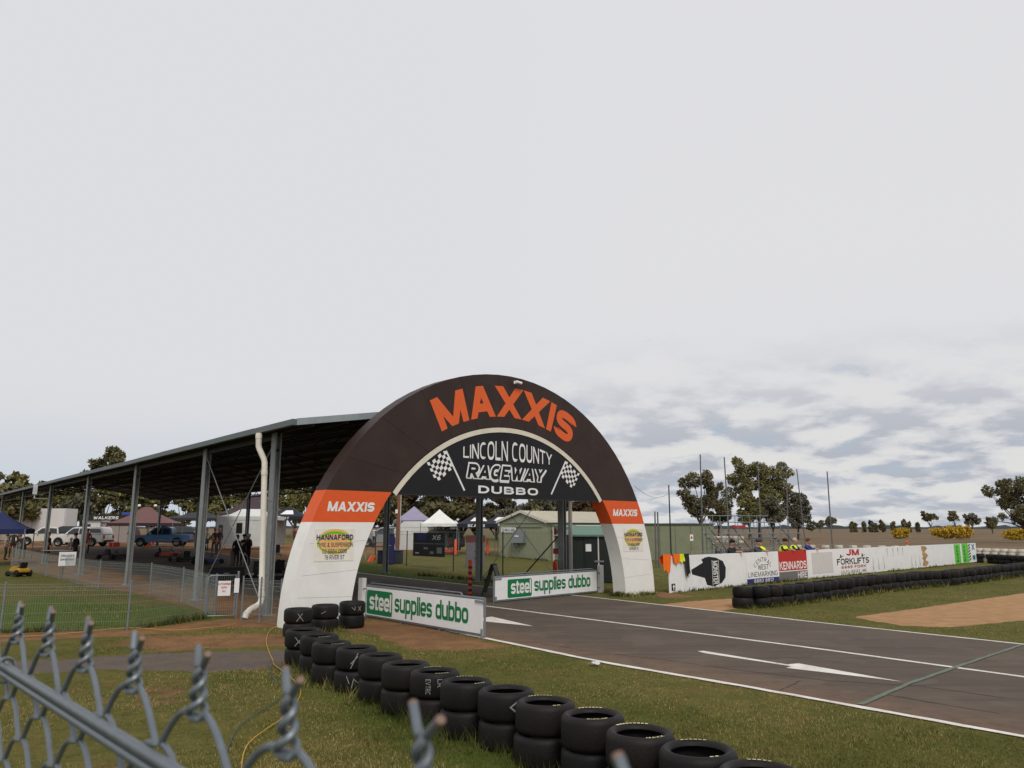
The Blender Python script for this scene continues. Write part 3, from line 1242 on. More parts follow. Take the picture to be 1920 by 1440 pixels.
for far in (0, 1):
    for x0, x1 in ((EL - .02, RIDGE), (RIDGE, ER + .02)):
        mb = MB()
        z0, z1 = roof_z(x0), roof_z(x1)
        a, b = (A_END + .02, A_END + .02) if far else (near_end(x0) - .025, near_end(x1) - .025)
        mb.hexa([(x0, a - .02, z0 - .15), (x1, b - .02, z1 - .15), (x1, b + .015, z1 - .15), (x0, a + .015, z0 - .15),
                 (x0, a - .02, z0 + .02), (x1, b - .02, z1 + .02), (x1, b + .015, z1 + .02), (x0, a + .015, z0 + .02)])
        mb.build('barge_board', FASC, shed)


def i_beam(name, x, y, z0, z1, wx=.17, dy=.30):
    mb = MB()
    t = .014
    for s in (-1, 1):
        mb.box((x + s * (wx / 2 - t), y, (z0 + z1) / 2), (2 * t, dy, z1 - z0))
    mb.box((x, y, (z0 + z1) / 2), (wx - 4 * t, .02, z1 - z0))
    c = mb.build(name, GALVD, shed)
    pl = MB()
    pl.box((x, y, max(z0, .0) + .012 + gz(*(SHM @ Vector((x, y, 0)))[:2])), (wx + .16, dy + .14, .024))
    pl.build('base_plate', GALVD, c)
    return c


for y in colA:
    i_beam('column', ROWL, y, -.05, 4.82)
for y in colB:
    i_beam('column', ROWR, y, -.05, 4.82)
# cross trusses and eave trusses
for ya, yb in zip(colA, colB):
    mb = MB()
    n = 14
    top, bot = [], []
    for i in range(n + 1):
        u = i / n
        x = ROWL + (ROWR - ROWL) * u
        y = ya + (yb - ya) * u
        top.append(Vector((x, y, roof_z(x) - .24)))
        bot.append(Vector((x, y, roof_z(x) - .24 - .42)))
    for ch in (top, bot):
        for a, b in ((0, n // 2), (n // 2, n)):
            mb.bar(ch[a], ch[b], .07)
    for i in range(n):
        a, b = (top[i], bot[i + 1]) if i % 2 else (bot[i], top[i + 1])
        mb.bar(a, b, .035)
    mb.build('truss', DARKSTEEL, shed)
for x, cs in ((ROWL, colA), (ROWR, colB)):
    for a, b in zip(cs[:-1], cs[1:]):
        mb = MB()
        mb.bar((x, a + .16, 4.74), (x, b - .16, 4.74), .06)
        mb.bar((x, a + .16, 4.40), (x, b - .16, 4.40), .06)
        k = max(4, int((b - a) / .55))
        for i in range(k):
            y0, y1 = a + .16 + (b - a - .32) * i / k, a + .16 + (b - a - .32) * (i + 1) / k
            mb.bar((x, y0, 4.40 if i % 2 else 4.74), (x, y1, 4.74 if i % 2 else 4.40), .03)
        if x == ROWR or a > 30:
            mb.build('eave_truss', DARKSTEEL, shed)
        else:
            mb = MB()
            mb.bar((x, a + .16, 4.72), (x, b - .16, 4.72), .07, .14)
            mb.build('eave_beam', DARKSTEEL, shed)
for x, y0, y1 in ((ROWL - .05, colA[0] + .16, colA[1] - .16), (ROWR + .05, colB[0] + .16, colB[1] - .16)):
    for a, b in (((x, y0, .15), (x, y1, 4.5)), ((x + .03, y1, .15), (x + .03, y0, 4.5))):
        mb = MB()
        mb.tube([a, b], .014, 6)
        mb.build('brace_rod', GALVD, shed)
# white downpipe at the near corner
pp = [SHI @ at(*p) for p in [(485.5, 812, 20.3), (485, 836, 20.3), (486.5, 842, 20.3), (494.5, 860, 20.3), (496.3, 867, 20.3),
                            (493.3, 1000, 20.3), (490.2, 1122, 20.3), (488, 1131, 20.25), (479, 1138, 20.1), (468, 1144, 19.9), (461.5, 1151, 19.75), (459, 1160, 19.7)]]
mb = MB()
mb.tube(pp, .078, 14)
for p in (pp[1], pp[3], pp[4], pp[6], pp[8], pp[9]):
    pass
dp = mb.build('downpipe', PVC, shed, smooth=True)
for i, j in ((0, 1), (4, 5), (5, 6), (8, 9)):
    mb = MB()
    a = pp[i].lerp(pp[j], .12 if i != 5 else .9)
    b = a + (pp[j] - pp[i]).normalized() * .11
    mb.tube([a, b], .088, 14)
    mb.build('pipe_collar', PVC, dp, smooth=True)
for z in (2.95, 1.05):
    mb = MB()
    p = pp[5].copy()
    q = Vector((p.x + .0, p.y, z))
    t = (z - pp[5].z) / (pp[6].z - pp[5].z)
    q = pp[5].lerp(pp[6], t)
    mb.box((q.x + .08, q.y + .06, z), (.34, .02, .03))
    mb.build('pipe_clip', GALV, dp)
# aerial box on the fifth column
c5 = SHI @ at(66, 918, 45.2)
bx = MB()
bx.box((c5.x, c5.y, c5.z), (.2, .2, .55))
q5 = Vector((ROWL, colA[4], c5.z - .5))
bx.bar((c5.x, c5.y, c5.z - .28), (c5.x, c5.y, c5.z - .5), .05)
bx.bar((c5.x, c5.y, c5.z - .5), q5, .05)
bx.build('aerial_box', M('aerial_white', S(200, 202, 202), .5), shed)
# second row light steel posts by column three (white pipe beside it)
mb = MB()
w0 = SHI @ gp(1071, 1107)
mb.tube([w0 + Vector((0, 0, -.05)), Vector((w0.x, w0.y, 4.80))], .075, 12)
mb.build('downpipe', M('grey_pvc', S(176, 168, 162), .45, var=.06), shed, smooth=True)

# ------------------------------------------------------------------ swing barriers with sponsor signs


def barrier(A, B, label, flip, lay):
    A, B = Vector((*A, 0)), Vector((*B, 0))
    L = (B - A).length
    t = thing('swing_barrier', A, math.atan2(B.y - A.y, B.x - A.x), label, 'barrier', 'sponsor barriers across the track')
    g0, g1, s0, s1, top = lay
    pan = plate('sign_panel', .0, L, .085, top, -.012, .012, SIGNW, t)
    # frame
    for pts in ([(-.03, .03, .05), (L + .03, .03, .05)], [(-.03, .03, top + .03), (L + .03, .03, top + .03)]):
        mb = MB()
        mb.tube(pts, .026, 10)
        mb.build('rail', GALV, t, smooth=True)
    for x in (-.03, L / 3, 2 * L / 3, L + .03):
        mb = MB()
        mb.tube([(x, .03, .0), (x, .03, top + .03)], .024, 10)
        mb.build('upright', GALV, t, smooth=True)
    mb = MB()
    a, b = (L * .02, L * .84) if not flip else (L * .13, L * .97)
    zt = top + .1
    mb.tube([(a, .035, top + .03), (a + .01, .035, zt - .03), (a + .06, .035, zt), (b - .06, .035, zt), (b - .01, .035, zt - .03), (b, .035, top + .03)], .016, 8)
    mb.build('hand_rail', GALV, t, smooth=True)
    # hinge post, foot, hooks
    xp = -.34 if not flip else L + .3
    mb = MB()
    mb.box((xp, .05, (top + .22) / 2 - .03), (.2, .12, top + .25))
    pst = mb.build('hinge_post', WHITE, t)
    for z in (.16, top - .08):
        mb = MB()
        x0 = -.03 if not flip else L + .03
        mb.tube([(x0, .03, z), ((x0 + xp) / 2, .02, z + .03), (xp + (.1 if not flip else -.1), .03, z)], .012, 6)
        mb.build('hinge', DARKSTEEL, t)
    xe = L + .01 if not flip else .01
    mb = MB()
    mb.box((xe - (.1 if not flip else -.1), -.025, top - .03), (.3, .02, .05))
    mb.box((xe, -.02, .12), (.06, .05, .14))
    mb.build('latch', GALVD, t)
    # lettering
    mb = MB()
    r = .06
    gz0, gz1 = .115, .70 if not flip else .675
    pts = []
    for cx, cz, a0 in ((g1 - r, gz1 - r, 0), (g0 + r, gz1 - r, 90), (g0 + r, gz0 + r, 180), (g1 - r, gz0 + r, 270)):
        pts += [(cx + r * math.cos(R(a0 + k * 18)), cz + r * math.sin(R(a0 + k * 18))) for k in range(6)]
    mb.add([(x, -.0145, z) for x, z in pts], [tuple(range(len(pts)))])
    mb.build('green_block', SGREEN, pan)
    flat_text('steel', g0 + .15, gz0 + .11, g1 - g0 - .19, .42, LETTER, pan, y=-.0165, t=.19, gap=.045)
    flat_text('supplies dubbo', s0, gz0 + .135, s1 - s0, .42, SGREEN, pan, y=-.0145, t=.185, gap=.05)
    return t


barrier((-3.74, 20.26), (-.61, 16.52), 'white sponsor barrier beside the tyre stacks, left of the track mouth', False, (.03, 1.28, 1.39, 4.39, .765))
barrier((-.52, 24.07), (3.0, 27.76), 'white sponsor barrier set across the track beside the right leg of the arch', True, (.54, 1.66, 1.78, 4.71, .745))

# ------------------------------------------------------------------ boards along the far side
WA, WB = Vector((5.57, 27.76, 0)), Vector((30.92, 51.88, 0))
WTH = math.atan2(WB.y - WA.y, WB.x - WA.x)


def wallp(s, off=0.0, z=0.0):
    u = Vector((math.cos(WTH), math.sin(WTH), 0))
    return WA + u * s + Vector((-u.y, u.x, 0)) * off + Vector((0, 0, z))


BACKPOST = M('timber_post', S(110, 96, 80), .8, var=.2)


def board(s0, s1, label, h=1.28, m=SIGNW, rz=0.0, z0=.03, name='sign_board'):
    t = thing(name, wallp(s0), WTH + rz, label, 'sign board', 'sponsor boards in the wall beyond the track')
    L = s1 - s0 - .02
    p = plate('panel', 0, L, z0, h, 0, .03, m, t)
    for x in (.15, L - .15):
        plate('post', x - .04, x + .04, 0, h - .05, .032, .11, BACKPOST, t)
    return t, p, L


t, p, L = board(0, 5.33, 'long white sign board with a black emblem, nearest the arch', z0=.0)
mb = MB()
body = [(x * 1.12 - .28, z) for x, z in [(2.12, 1.1), (2.35, 1.17), (2.59, 1.19), (3.02, 1.14), (3.45, 1.0), (3.62, .75), (3.57, .38), (3.33, .19), (2.83, .08), (2.4, .16), (2.28, .42), (1.54, .58), (1.5, .75), (2.2, .98)]]
mb.add([(x, -.003, z) for x, z in body], [tuple(range(len(body)))])
mb.build('black_emblem', NAVY, p)
ft = MB()
text(ft, 'MONSTER', lambda x, z, k: (2.86 + z, -.0055 - k, 1.02 - x), .86, .34, t=.2, gap=.1)
ft.build('lettering', LETTER, p)
mb = MB()
for xa, xb in ((2.80, 2.825), (3.245, 3.27)):
    mb.add([(xa, -.0055, .12), (xb, -.0055, .12), (xb, -.0055, 1.06), (xa, -.0055, 1.06)], [(0, 1, 2, 3)])
mb.build('emblem_frame', LETTER, p)
fb = plate('black_square', .12, .35, .07, .31, -.005, -.002, NAVY, p)
flat_text('f', .19, .09, .13, .2, LETTER, fb, y=-.0075, t=.26)

t, p, L = board(5.33, 8.0, 'white sign board with a navy phone-number strip along its foot')
plate('blue_strip', 0, L, .032, .235, -.004, -.001, BLUEP, p)
flat_text('6882 8812', .55, .07, 1.6, .135, LETTER, p, y=-.0065, t=.16, gap=.14)
INK = M('grey_ink', S(70, 72, 76), .6, var=.1)
mb = MB()


def cen(x, y, k):
    th = (x - .85) / 1.0
    r = .86 + y
    return (L / 2 + r * math.sin(th) * .98, -.003 - k, .16 + r * math.cos(th) * .86)


text(mb, 'CENTRAL', cen, 1.7, .2, t=.12, gap=.28)
mb.build('lettering', INK, p)
flat_text('WEST', .9, .57, .88, .21, INK, p, y=-.003, t=.14, gap=.12)
flat_text('LINEMARKING', .1, .3, 2.42, .2, INK, p, y=-.003, t=.12, gap=.2)

t, p, L = board(8.0, 10.74, 'red and grey sign board in the middle of the sponsor wall')
plate('red_field', 0, L - .12, .45, 1.282, -.004, -.001, REDP, p)
plate('grey_field', 0, L - .12, .032, .41, -.004, -.001, GREYP, p)
flat_text('KENNARDS', .06, .50, L - .26, .33, LETTER, p, y=-.0065, t=.2, gap=.11)
flat_text('HIRE', L - 1.05, .1, .85, .26, LETTER, p, y=-.0065, t=.17, gap=.12)

t, p, L = board(10.74, 19.7, 'longest white sign board, with red and black lettering about forklifts')
plate('blank_patch', .35, 2.5, .2, 1.15, -.004, -.001, M('faded_white_sheet', S(206, 204, 202), .6, var=.04), p)
flat_text('JM', 4.05, .93, 1.5, .3, REDP, p, y=-.003, t=.28, gap=.12)
flat_text('FORKLIFTS', 2.95, .52, 3.75, .29, BLACK, p, y=-.003, t=.2, gap=.12)
flat_text('6885 FORK', 3.4, .33, 2.9, .13, REDP, p, y=-.003, t=.22, gap=.2)
flat_text('SALES . SERVICE . HIRE', 3.35, .1, 2.95, .14, GREYP, p, y=-.003, t=.13, gap=.16)
mb = MB()
for x in (3.35, 5.85):
    mb.add([(x, -.003, .84), (x + .14, -.003, .84), (x + .14, -.003, 1.0), (x, -.003, 1.0)], [(0, 1, 2, 3)])
    mb.add([(x - .08, -.0035, .86), (x + .4, -.0035, .92), (x + .4, -.0035, .95), (x - .08, -.0035, .89)], [(0, 1, 2, 3)])
mb.build('forklift_mark', BLACK, p)
STAIN = M('drip_stain', S(140, 144, 158), .8, var=.3, vscale=20)


def drips(par, xs, z0, z1):
    mb = MB()
    for x in xs:
        n = 7
        pts = [(x + random.uniform(-.02, .02), z0 + (z1 - z0) * i / n) for i in range(n + 1)]
        vs = []
        for i, (a, b) in enumerate(pts):
            w = .012 + .05 * (1 - i / n) ** 2 * random.uniform(.5, 1)
            vs += [(a - w, -.003, b), (a + w, -.003, b)]
        mb.add(vs, [(2 * i, 2 * i + 1, 2 * i + 3, 2 * i + 2) for i in range(n)])
    mb.build('stain', STAIN, par)


drips(p, (7.2, 7.9, 8.6), .16, .75)
t, p, L = board(19.7, 24.85, 'white sign board streaked with faint blue drips')
drips(p, (.2, 1.0, 1.7, 2.4), 1.2, .75)
drips(p, (3.6, 4.2, 4.85), .16, .7)
RUSTW = M('rust_stained_white', (.66, .64, .61), .6, var=.05, grime=S(150, 104, 56), gscale=1.1, gamt=.8)
t, p, L = board(24.85, 30.6, 'white sign board with a rust stain down its left edge', m=SIGNW)
mb = MB()
n = 10
vs = []
for i in range(n + 1):
    z = .08 + 1.15 * i / n
    vs += [(.12 + random.uniform(-.05, .2), -.003, z), (.55 + .45 * math.sin(i * .9) ** 2 + random.uniform(0, .2), -.003, z)]
mb.add(vs, [(2 * i, 2 * i + 1, 2 * i + 3, 2 * i + 2) for i in range(n)])
mb.build('rust_stain', M('rust_stain', S(176, 140, 96), .8, var=.35, vscale=3), p)
LIME = M('lime_green_vinyl', S(96, 200, 60), .5, var=.12, vscale=2)
t, p, L = board(30.6, 32.1, 'narrow lime green board, left of the pair at the far end', z0=.06)
plate('green_field', .05, L - .25, .07, 1.26, -.004, -.001, LIME, p)
mb = MB()
text(mb, 'KARTS', lambda x, z, k: (.42 + z, -.006 - k, 1.15 - x), 1.0, .35, t=.2, gap=.2, slant=.2)
mb.build('lettering', NAVY, p)
t, p, L = board(32.1, 35.1, 'lime green and white board with teal marks at the far end', z0=.06)
plate('green_field', .05, 1.3, .07, 1.28, -.004, -.001, LIME, p)
mb = MB()
text(mb, 'KARTS', lambda x, z, k: (.3 + z, -.006 - k, 1.15 - x), 1.0, .35, t=.2, gap=.2, slant=.2)
for i in range(6):
    z = .14 + .18 * i
    mb.add([(1.32, -.005, z), (1.75, -.005, z + .12), (1.75, -.005, z + .22), (1.32, -.005, z + .1)], [(0, 1, 2, 3)])
mb.build('lettering', NAVY, p)
mb = MB()
text(mb, 'X', lambda x, z, k: (2.05 + x, -.005 - k, .85 + z), .6, .36, t=.26)
mb.add([(2.1, -.005, .22), (2.6, -.005, .22), (2.6, -.005, .5), (2.1, -.005, .5)], [(0, 1, 2, 3)])
mb.build('teal_mark', M('teal_vinyl', S(20, 116, 110), .5), p)

# hi-vis flags and jacket hanging over the first board
FLAGC = [('orange_cloth', S(246, 112, 24)), ('orange_cloth', S(246, 112, 24)), ('yellow_cloth', S(222, 232, 40)), ('dark_jacket_cloth', S(30, 32, 40))]
for k, (cn, c) in enumerate(FLAGC):
    mt = M(cn, c, .8, var=.1)
    x0, w = (-.16, .4, .75, 1.0)[k], (.5, .42, .32, .32)[k]
    drop = (.55, .30, .26, .75)[k]
    mb = MB()
    n, m2 = 8, 10
    vs = []
    for j in range(m2 + 1):
        v = j / m2
        for i in range(n + 1):
            u = i / n
            xx_ = x0 + w * (u - .5) * (1 - .25 * abs(v - .45)) + (.18 * max(0, v - .4) if k == 3 else 0)
            if v < .4:
                y, z = .10 + .02 * math.sin(u * 9 + k), 1.0 + v / .4 * .31
            else:
                f_ = (v - .4) / .6
                y, z = -.02 - .03 * math.sin(u * 11 + k * 2) * f_ - .035 - .012 * k, 1.31 - drop * f_ * (1 - .12 * math.sin(u * 7 + k))
            if .3 < v < .5:
                z = max(z, 1.30) + .03
            vs.append((xx_, y, z))
    mb.add(vs, [(j * (n + 1) + i, j * (n + 1) + i + 1, (j + 1) * (n + 1) + i + 1, (j + 1) * (n + 1) + i) for j in range(m2) for i in range(n)])
    mb.build(('marshal_flag', 'marshal_flag', 'marshal_flag', 'jacket')[k], mt, smooth=True, loc=wallp(0), rz=WTH,
             label=('orange cloth flag hanging round the left end of the first sign board', 'orange cloth flag draped over the top of the first sign board',
                    'yellow cloth flag draped over the first sign board beside the dark jacket', 'dark jacket hung over the top of the first sign board')[k],
             cat=('flag', 'flag', 'flag', 'jacket')[k], group='cloths hung on the first board')

# ------------------------------------------------------------------ tyres


def tyre_mesh(name, m, n=36, r=.30, w=.29, hole=.205, fine=True):
    if fine:
        prof = [(hole, .012), (hole + .004, .03), (hole + .02, .012), (hole + .045, .002), (r - .035, .006), (r - .012, .026), (r - .002, .055),
                (r, w * .5), (r - .002, w - .055), (r - .012, w - .026), (r - .035, w - .006), (hole + .045, w - .002), (hole + .02, w - .012),
                (hole + .004, w - .03), (hole, w - .012 - .03), (hole + .03, w - .07), (r - .035, w - .06), (r - .03, w * .5), (r - .035, .06), (hole + .03, .07), (hole, .042)]
    else:
        prof = [(hole, .02), (r - .03, 0), (r, .05), (r, w - .05), (r - .03, w), (hole, w - .02), (r - .04, w * .7), (r - .04, w * .3)]
    mb = MB()
    mb.lathe(prof, n, close=True)
    return mb.mesh(name, m, smooth=True)


TY = tyre_mesh('tyre', RUBBER, 44)
TYF = tyre_mesh('tyre_plain', RUBBER, 20, fine=False)
TW = .285
front = [(569, 1180), (600, 1190.6), (623, 1204), (669, 1213.5), (714, 1228), (760.6, 1243.7), (817, 1257), (875, 1276),
         (947.7, 1292.4), (1020.6, 1314.6), (1109, 1338), (1199, 1370.6), (1309.7, 1403), (1425, 1445), (1590, 1492)]


def sidewall_print(parent, a0, a1, s=None, z=TW + .003, r0=.232, r1=.262, m=YPRINT):
    mb = MB()
    if s:
        def pl_(x, y, k):
            a = a0 + (a1 - a0) * x
            rr = r1 - (r1 - r0) * y
            return (rr * math.cos(a), rr * math.sin(a), z + k * .5)
        text(mb, s, pl_, 1.0, 1.0, t=.24, gap=.2)
    else:
        k = max(2, int((a1 - a0) / .13))
        for i in range(k):
            b0 = a0 + (a1 - a0) * i / k
            b1 = b0 + (a1 - a0) / k * .7
            mb.add([(r0 * math.cos(b0), r0 * math.sin(b0), z), (r1 * math.cos(b0), r1 * math.sin(b0), z), (r1 * math.cos(b1), r1 * math.sin(b1), z), (r0 * math.cos(b1), r0 * math.sin(b1), z)], [(0, 1, 2, 3)])
    mb.build('sidewall_print', m, parent)


def chalk(parent, a0, strokes, w=.011):
    """strokes in tread coordinates (angle offset in metres, height)"""
    mb = MB()
    for q in strokes:
        pts = []
        for (u0, v0), (u1, v1) in zip(q[:-1], q[1:]):
            pts += [(u0 + (u1 - u0) * i / 4, v0 + (v1 - v0) * i / 4) for i in range(4)]
        pts.append(q[-1])
        Ls, Rs = strip(pts, w, False)
        k = len(pts)
        rr = .3025
        mb.add([(rr * math.cos(a0 + a.x / .3), rr * math.sin(a0 + a.x / .3), a.y) for a in Ls + Rs], [(i, i + 1, k + i + 1, k + i) for i in range(k - 1)])
    mb.build('chalk_mark', CHALK, parent)


X_ = [[(-.06, .06), (.06, .2)], [(-.06, .2), (.06, .06)]]
FR = 'near row of tyre stacks'
for i, p in enumerate(front):
    c = gp(*p, z=.575)
    rz = random.uniform(0, 6.28)
    for lv in (0, 1):
        jx, jy = random.uniform(-.012, .012), random.uniform(-.012, .012)
        where = ('upper', 'lower')[1 - lv]
        if i < 14:
            lb = f'{where} black tyre in the {nth(i + 1)} stack from the arch, near row' if i else f'{where} black tyre of the near row stack closest to the arch'
        else:
            lb = f'{where} black tyre of the near row stack cut off by the frame bottom'
        o = link('racing_tyre', TY, None, (c.x + jx, c.y + jy, lv * (TW + .004) + .005), 0, label=lb, cat='tyre', group=FR)
        o.rotation_euler = (random.uniform(-.02, .02), random.uniform(-.02, .02), 0)
        sc_ = random.uniform(.955, 1.035)
        o.scale = (sc_, sc_, 1)
        face = math.atan2(-c.y, -c.x)
        if lv == 1:
            if i in (0, 3):
                chalk(o, face - (.1 if i else .25), X_ if not i else [[(-.05, .1), (.05, .2)], [(.05, .24), (-.05, .04)]])
            if i == 8:
                chalk(o, face + .25, [[(.09, .06), (-.03, .16), (.07, .23)]], .014)
            if i == 6:
                for wd, off in (('EVTRC', -.08), ('LR', .06), ('53', .17)):
                    mb = MB()
                    text(mb, wd, lambda x, y, k: (.3022 * math.cos(face - .1 + (off + y) / .3), .3022 * math.sin(face - .1 + (off + y) / .3), .23 - x), .17 if wd == 'EVTRC' else .09, .06, t=.14, gap=.2)
                    mb.build('chalk_mark', CHALK, o)
            if i in (1, 2, 6, 7, 9, 10, 11, 12, 13):
                sd = face + .15
                if i == 10:
                    sidewall_print(o, sd - .35, sd + .45, 'DUNLOP')
                    sidewall_print(o, sd + 2.6, sd + 3.6)
                elif i == 11:
                    sidewall_print(o, sd + .05, sd + .75, 'MAXX')
                    sidewall_print(o, sd + 2.7, sd + 4.0)
                else:
                    sidewall_print(o, sd + random.uniform(-.3, .3), sd + random.uniform(.5, .9), r0=.236, r1=.254)
                    if i > 5:
                        sidewall_print(o, sd + 2.7, sd + random.uniform(3.2, 3.9), r0=.236, r1=.254)
        elif i == 3:
            chalk(o, face - .3, [[(-.04, .24), (.0, .14)], [(.03, .08), (.06, .2), (.14, .13)]])
for i, p in enumerate([(560, 1141), (610, 1134), (661, 1128)]):
    c = gp(*p, z=.575)
    for lv in (0, 1):
        where = ('upper', 'lower')[1 - lv]
        o = link('racing_tyre', TY, None, (c.x + random.uniform(-.01, .01), c.y, lv * (TW + .004) + .005), 0,
                 label=f'{where} black tyre of the {("left", "middle", "right")[i]} stack against the left leg of the arch', cat='tyre', group='tyre stacks against the arch leg')
        face = math.atan2(-c.y, -c.x)
        if lv:
            chalk(o, face + (.12, -.1, .3)[i], ([[(-.07, .05), (.05, .21)], [(-.05, .21), (.07, .05)]], [[(-.05, .12), (.05, .17)]], [[(-.1, .18), (-.03, .12), (-.02, .2)], [(.05, .1), (.12, .2)], [(.05, .2), (.12, .1)]])[i])
# wall of tyres in front of the boards
TL = pxpoly((1392, 1139), (1440, 1137), (1530, 1126), (1620, 1112), (1720, 1101), (1790, 1096), (1860, 1086), (1930, 1077), (2060, 1062))


def along(poly, step, off=0.0):
    P = [Vector(p) for p in poly]
    r, d = [], off
    acc = 0
    for a, b in zip(P[:-1], P[1:]):
        l = (b - a).length
        while d <= acc + l:
            r.append(a.lerp(b, (d - acc) / l))
            d += step
        acc += l
    return r


for i, c in enumerate(along(TL, .60)):
    for lv in (0, 1):
        where = ('upper', 'lower')[1 - lv]
        o = link('racing_tyre', TYF, None, (c.x + random.uniform(-.05, .05), c.y + random.uniform(-.05, .05), lv * .288 + .003 + random.uniform(0, .006) * lv), random.uniform(0, 6),
                 label=f'{where} black tyre, {nth(i + 1)} stack from the left, wall below the sign boards', cat='tyre', group='tyre wall below the sign boards')
        o.rotation_euler = (random.uniform(-.04, .04), random.uniform(-.04, .04), 0)
        sc_ = random.uniform(.93, 1.05)
        o.scale = (sc_, sc_, random.uniform(.93, 1.0))

# ------------------------------------------------------------------ welded mesh fences by the paddock entry
WIRE = M('galvanised_wire', S(140, 146, 142), .5, metal=.3, var=.1)


def mesh_fence(pts, label, h=1.02, post_every=True, pitch=.05, cat='fence'):
    o0 = Vector((pts[0][0], pts[0][1], 0))
    t = thing('mesh_fence', (o0.x, o0.y, gz(o0.x, o0.y)), 0, label, cat, 'welded mesh fences by the shelter')
    P = [Vector((p[0] - o0.x, p[1] - o0.y, gz(p[0], p[1]) - gz(o0.x, o0.y))) for p in pts]
    for p in P:
        mb = MB()
        mb.tube([p + Vector((0, 0, -.05)), p + Vector((0, 0, h + .06))], .022, 8)
        mb.build('post', GALV, t, smooth=True)
    for a, b in zip(P[:-1], P[1:]):
        mb = MB()
        L = (b - a).length
        d = (b - a) / L
        s = Vector((-d.y, d.x, 0)) * .02
        k = int(L / pitch)
        for i in range(k + 1):
            q = a + d * (L * i / k)
            mb.tube([q + Vector((0, 0, .03)), q + Vector((0, 0, h - .07)), q + s + Vector((0, 0, h - .02)), q + Vector((0, 0, h))], .0022, 3, caps=False)
        for z in [.03, .2, .4, .6, .78, h - .14, h - .06, h]:
            mb.tube([a + Vector((0, 0, z)), b + Vector((0, 0, z))], .0025 if z < .7 else .0035, 4, caps=False)
        mb.build('mesh_panel', WIRE, t)
    return t


nf = [gp(*p)[:2] for p in [(-420, 1196), (-160, 1190), (0, 1186), (238, 1182), (383, 1160)]]
mesh_fence(nf, 'low welded mesh fence along the near edge of the lawn')
g0, g1 = gp(383, 1160), gp(440, 1158)
mesh_fence([gp(452, 1164)[:2], gp(486, 1168)[:2], gp(524, 1174)[:2]], 'short welded mesh fence between the gate and the arch leg')
rf = [gp(*p)[:2] for p in [(20, 1066), (86, 1081), (115, 1087), (147, 1096), (184, 1104), (280, 1114), (340, 1130), (402, 1155)]]
mesh_fence(rf, 'low welded mesh fence running back along the shelter columns')
# gate
gt = thing('mesh_gate', (g0.x, g0.y, 0), math.atan2(g1.y - g0.y, g1.x - g0.x), 'small galvanised mesh gate with a bent tube frame and warning sign', 'gate')
GL = (g1 - g0).to_2d().length
mb = MB()
mb.tube([(0.03, 0, .06), (0.03, 0, .95), (.045, 0, 1.02), (.1, 0, 1.06), (GL - .02, 0, 1.06), (GL - .02, 0, .06), (.03, 0, .06)], .02, 8)
mb.build('frame', GALV, gt, smooth=True)
mb = MB()
k = int(GL / .05)
for i in range(1, k):
    x = GL * i / k
    mb.tube([(x, 0, .06), (x, 0, 1.05)], .0022, 3, caps=False)
for z in (.2, .4, .6, .8, .92):
    mb.tube([(.03, 0, z), (GL - .02, 0, z)], .0028, 4, caps=False)
mb.build('mesh_panel', WIRE, gt)
mb = MB()
mb.tube([(GL + .03, 0, -.05), (GL + .03, 0, 1.16)], .03, 10)
mb.build('latch_post', GALV, gt, smooth=True)
sgn_ = plate('warning_sign', GL * .38, GL * .80, .55, .92, -.03, -.024, SIGNW, gt)
for i, (w, ww) in enumerate((('AUTHORISED', .30), ('ENTRY', .14), ('ONLY', .1))):
    flat_text(w, GL * .59 - ww / 2, .82 - .09 * i, ww, .05, REDP, sgn_, y=-.0325, t=.2, gap=.15)
plate('narrow_notice', GL - .06, GL + .06, .62, .98, -.05, -.044, SIGNW, gt)
# white notice on the rear fence
nb = gp(122, 1088)
t = thing('notice_board', (nb.x, nb.y, 0), .55, 'white notice board fixed on the rear mesh fence', 'sign')
p = plate('panel', -.33, .33, .62, 1.22, -.02, 0, SIGNW, t)
flat_text('DRIVERS', -.26, 1.0, .52, .1, BLACK, p, y=-.024, t=.18)
flat_text('BRIEFING', -.26, .85, .52, .08, BLACK, p, y=-.024, t=.18)
for x in (-.25, .25):
    mb = MB()
    mb.tube([(x, .02, 0), (x, .02, 1.1)], .018, 6)
    mb.build('stake', GALV, t)


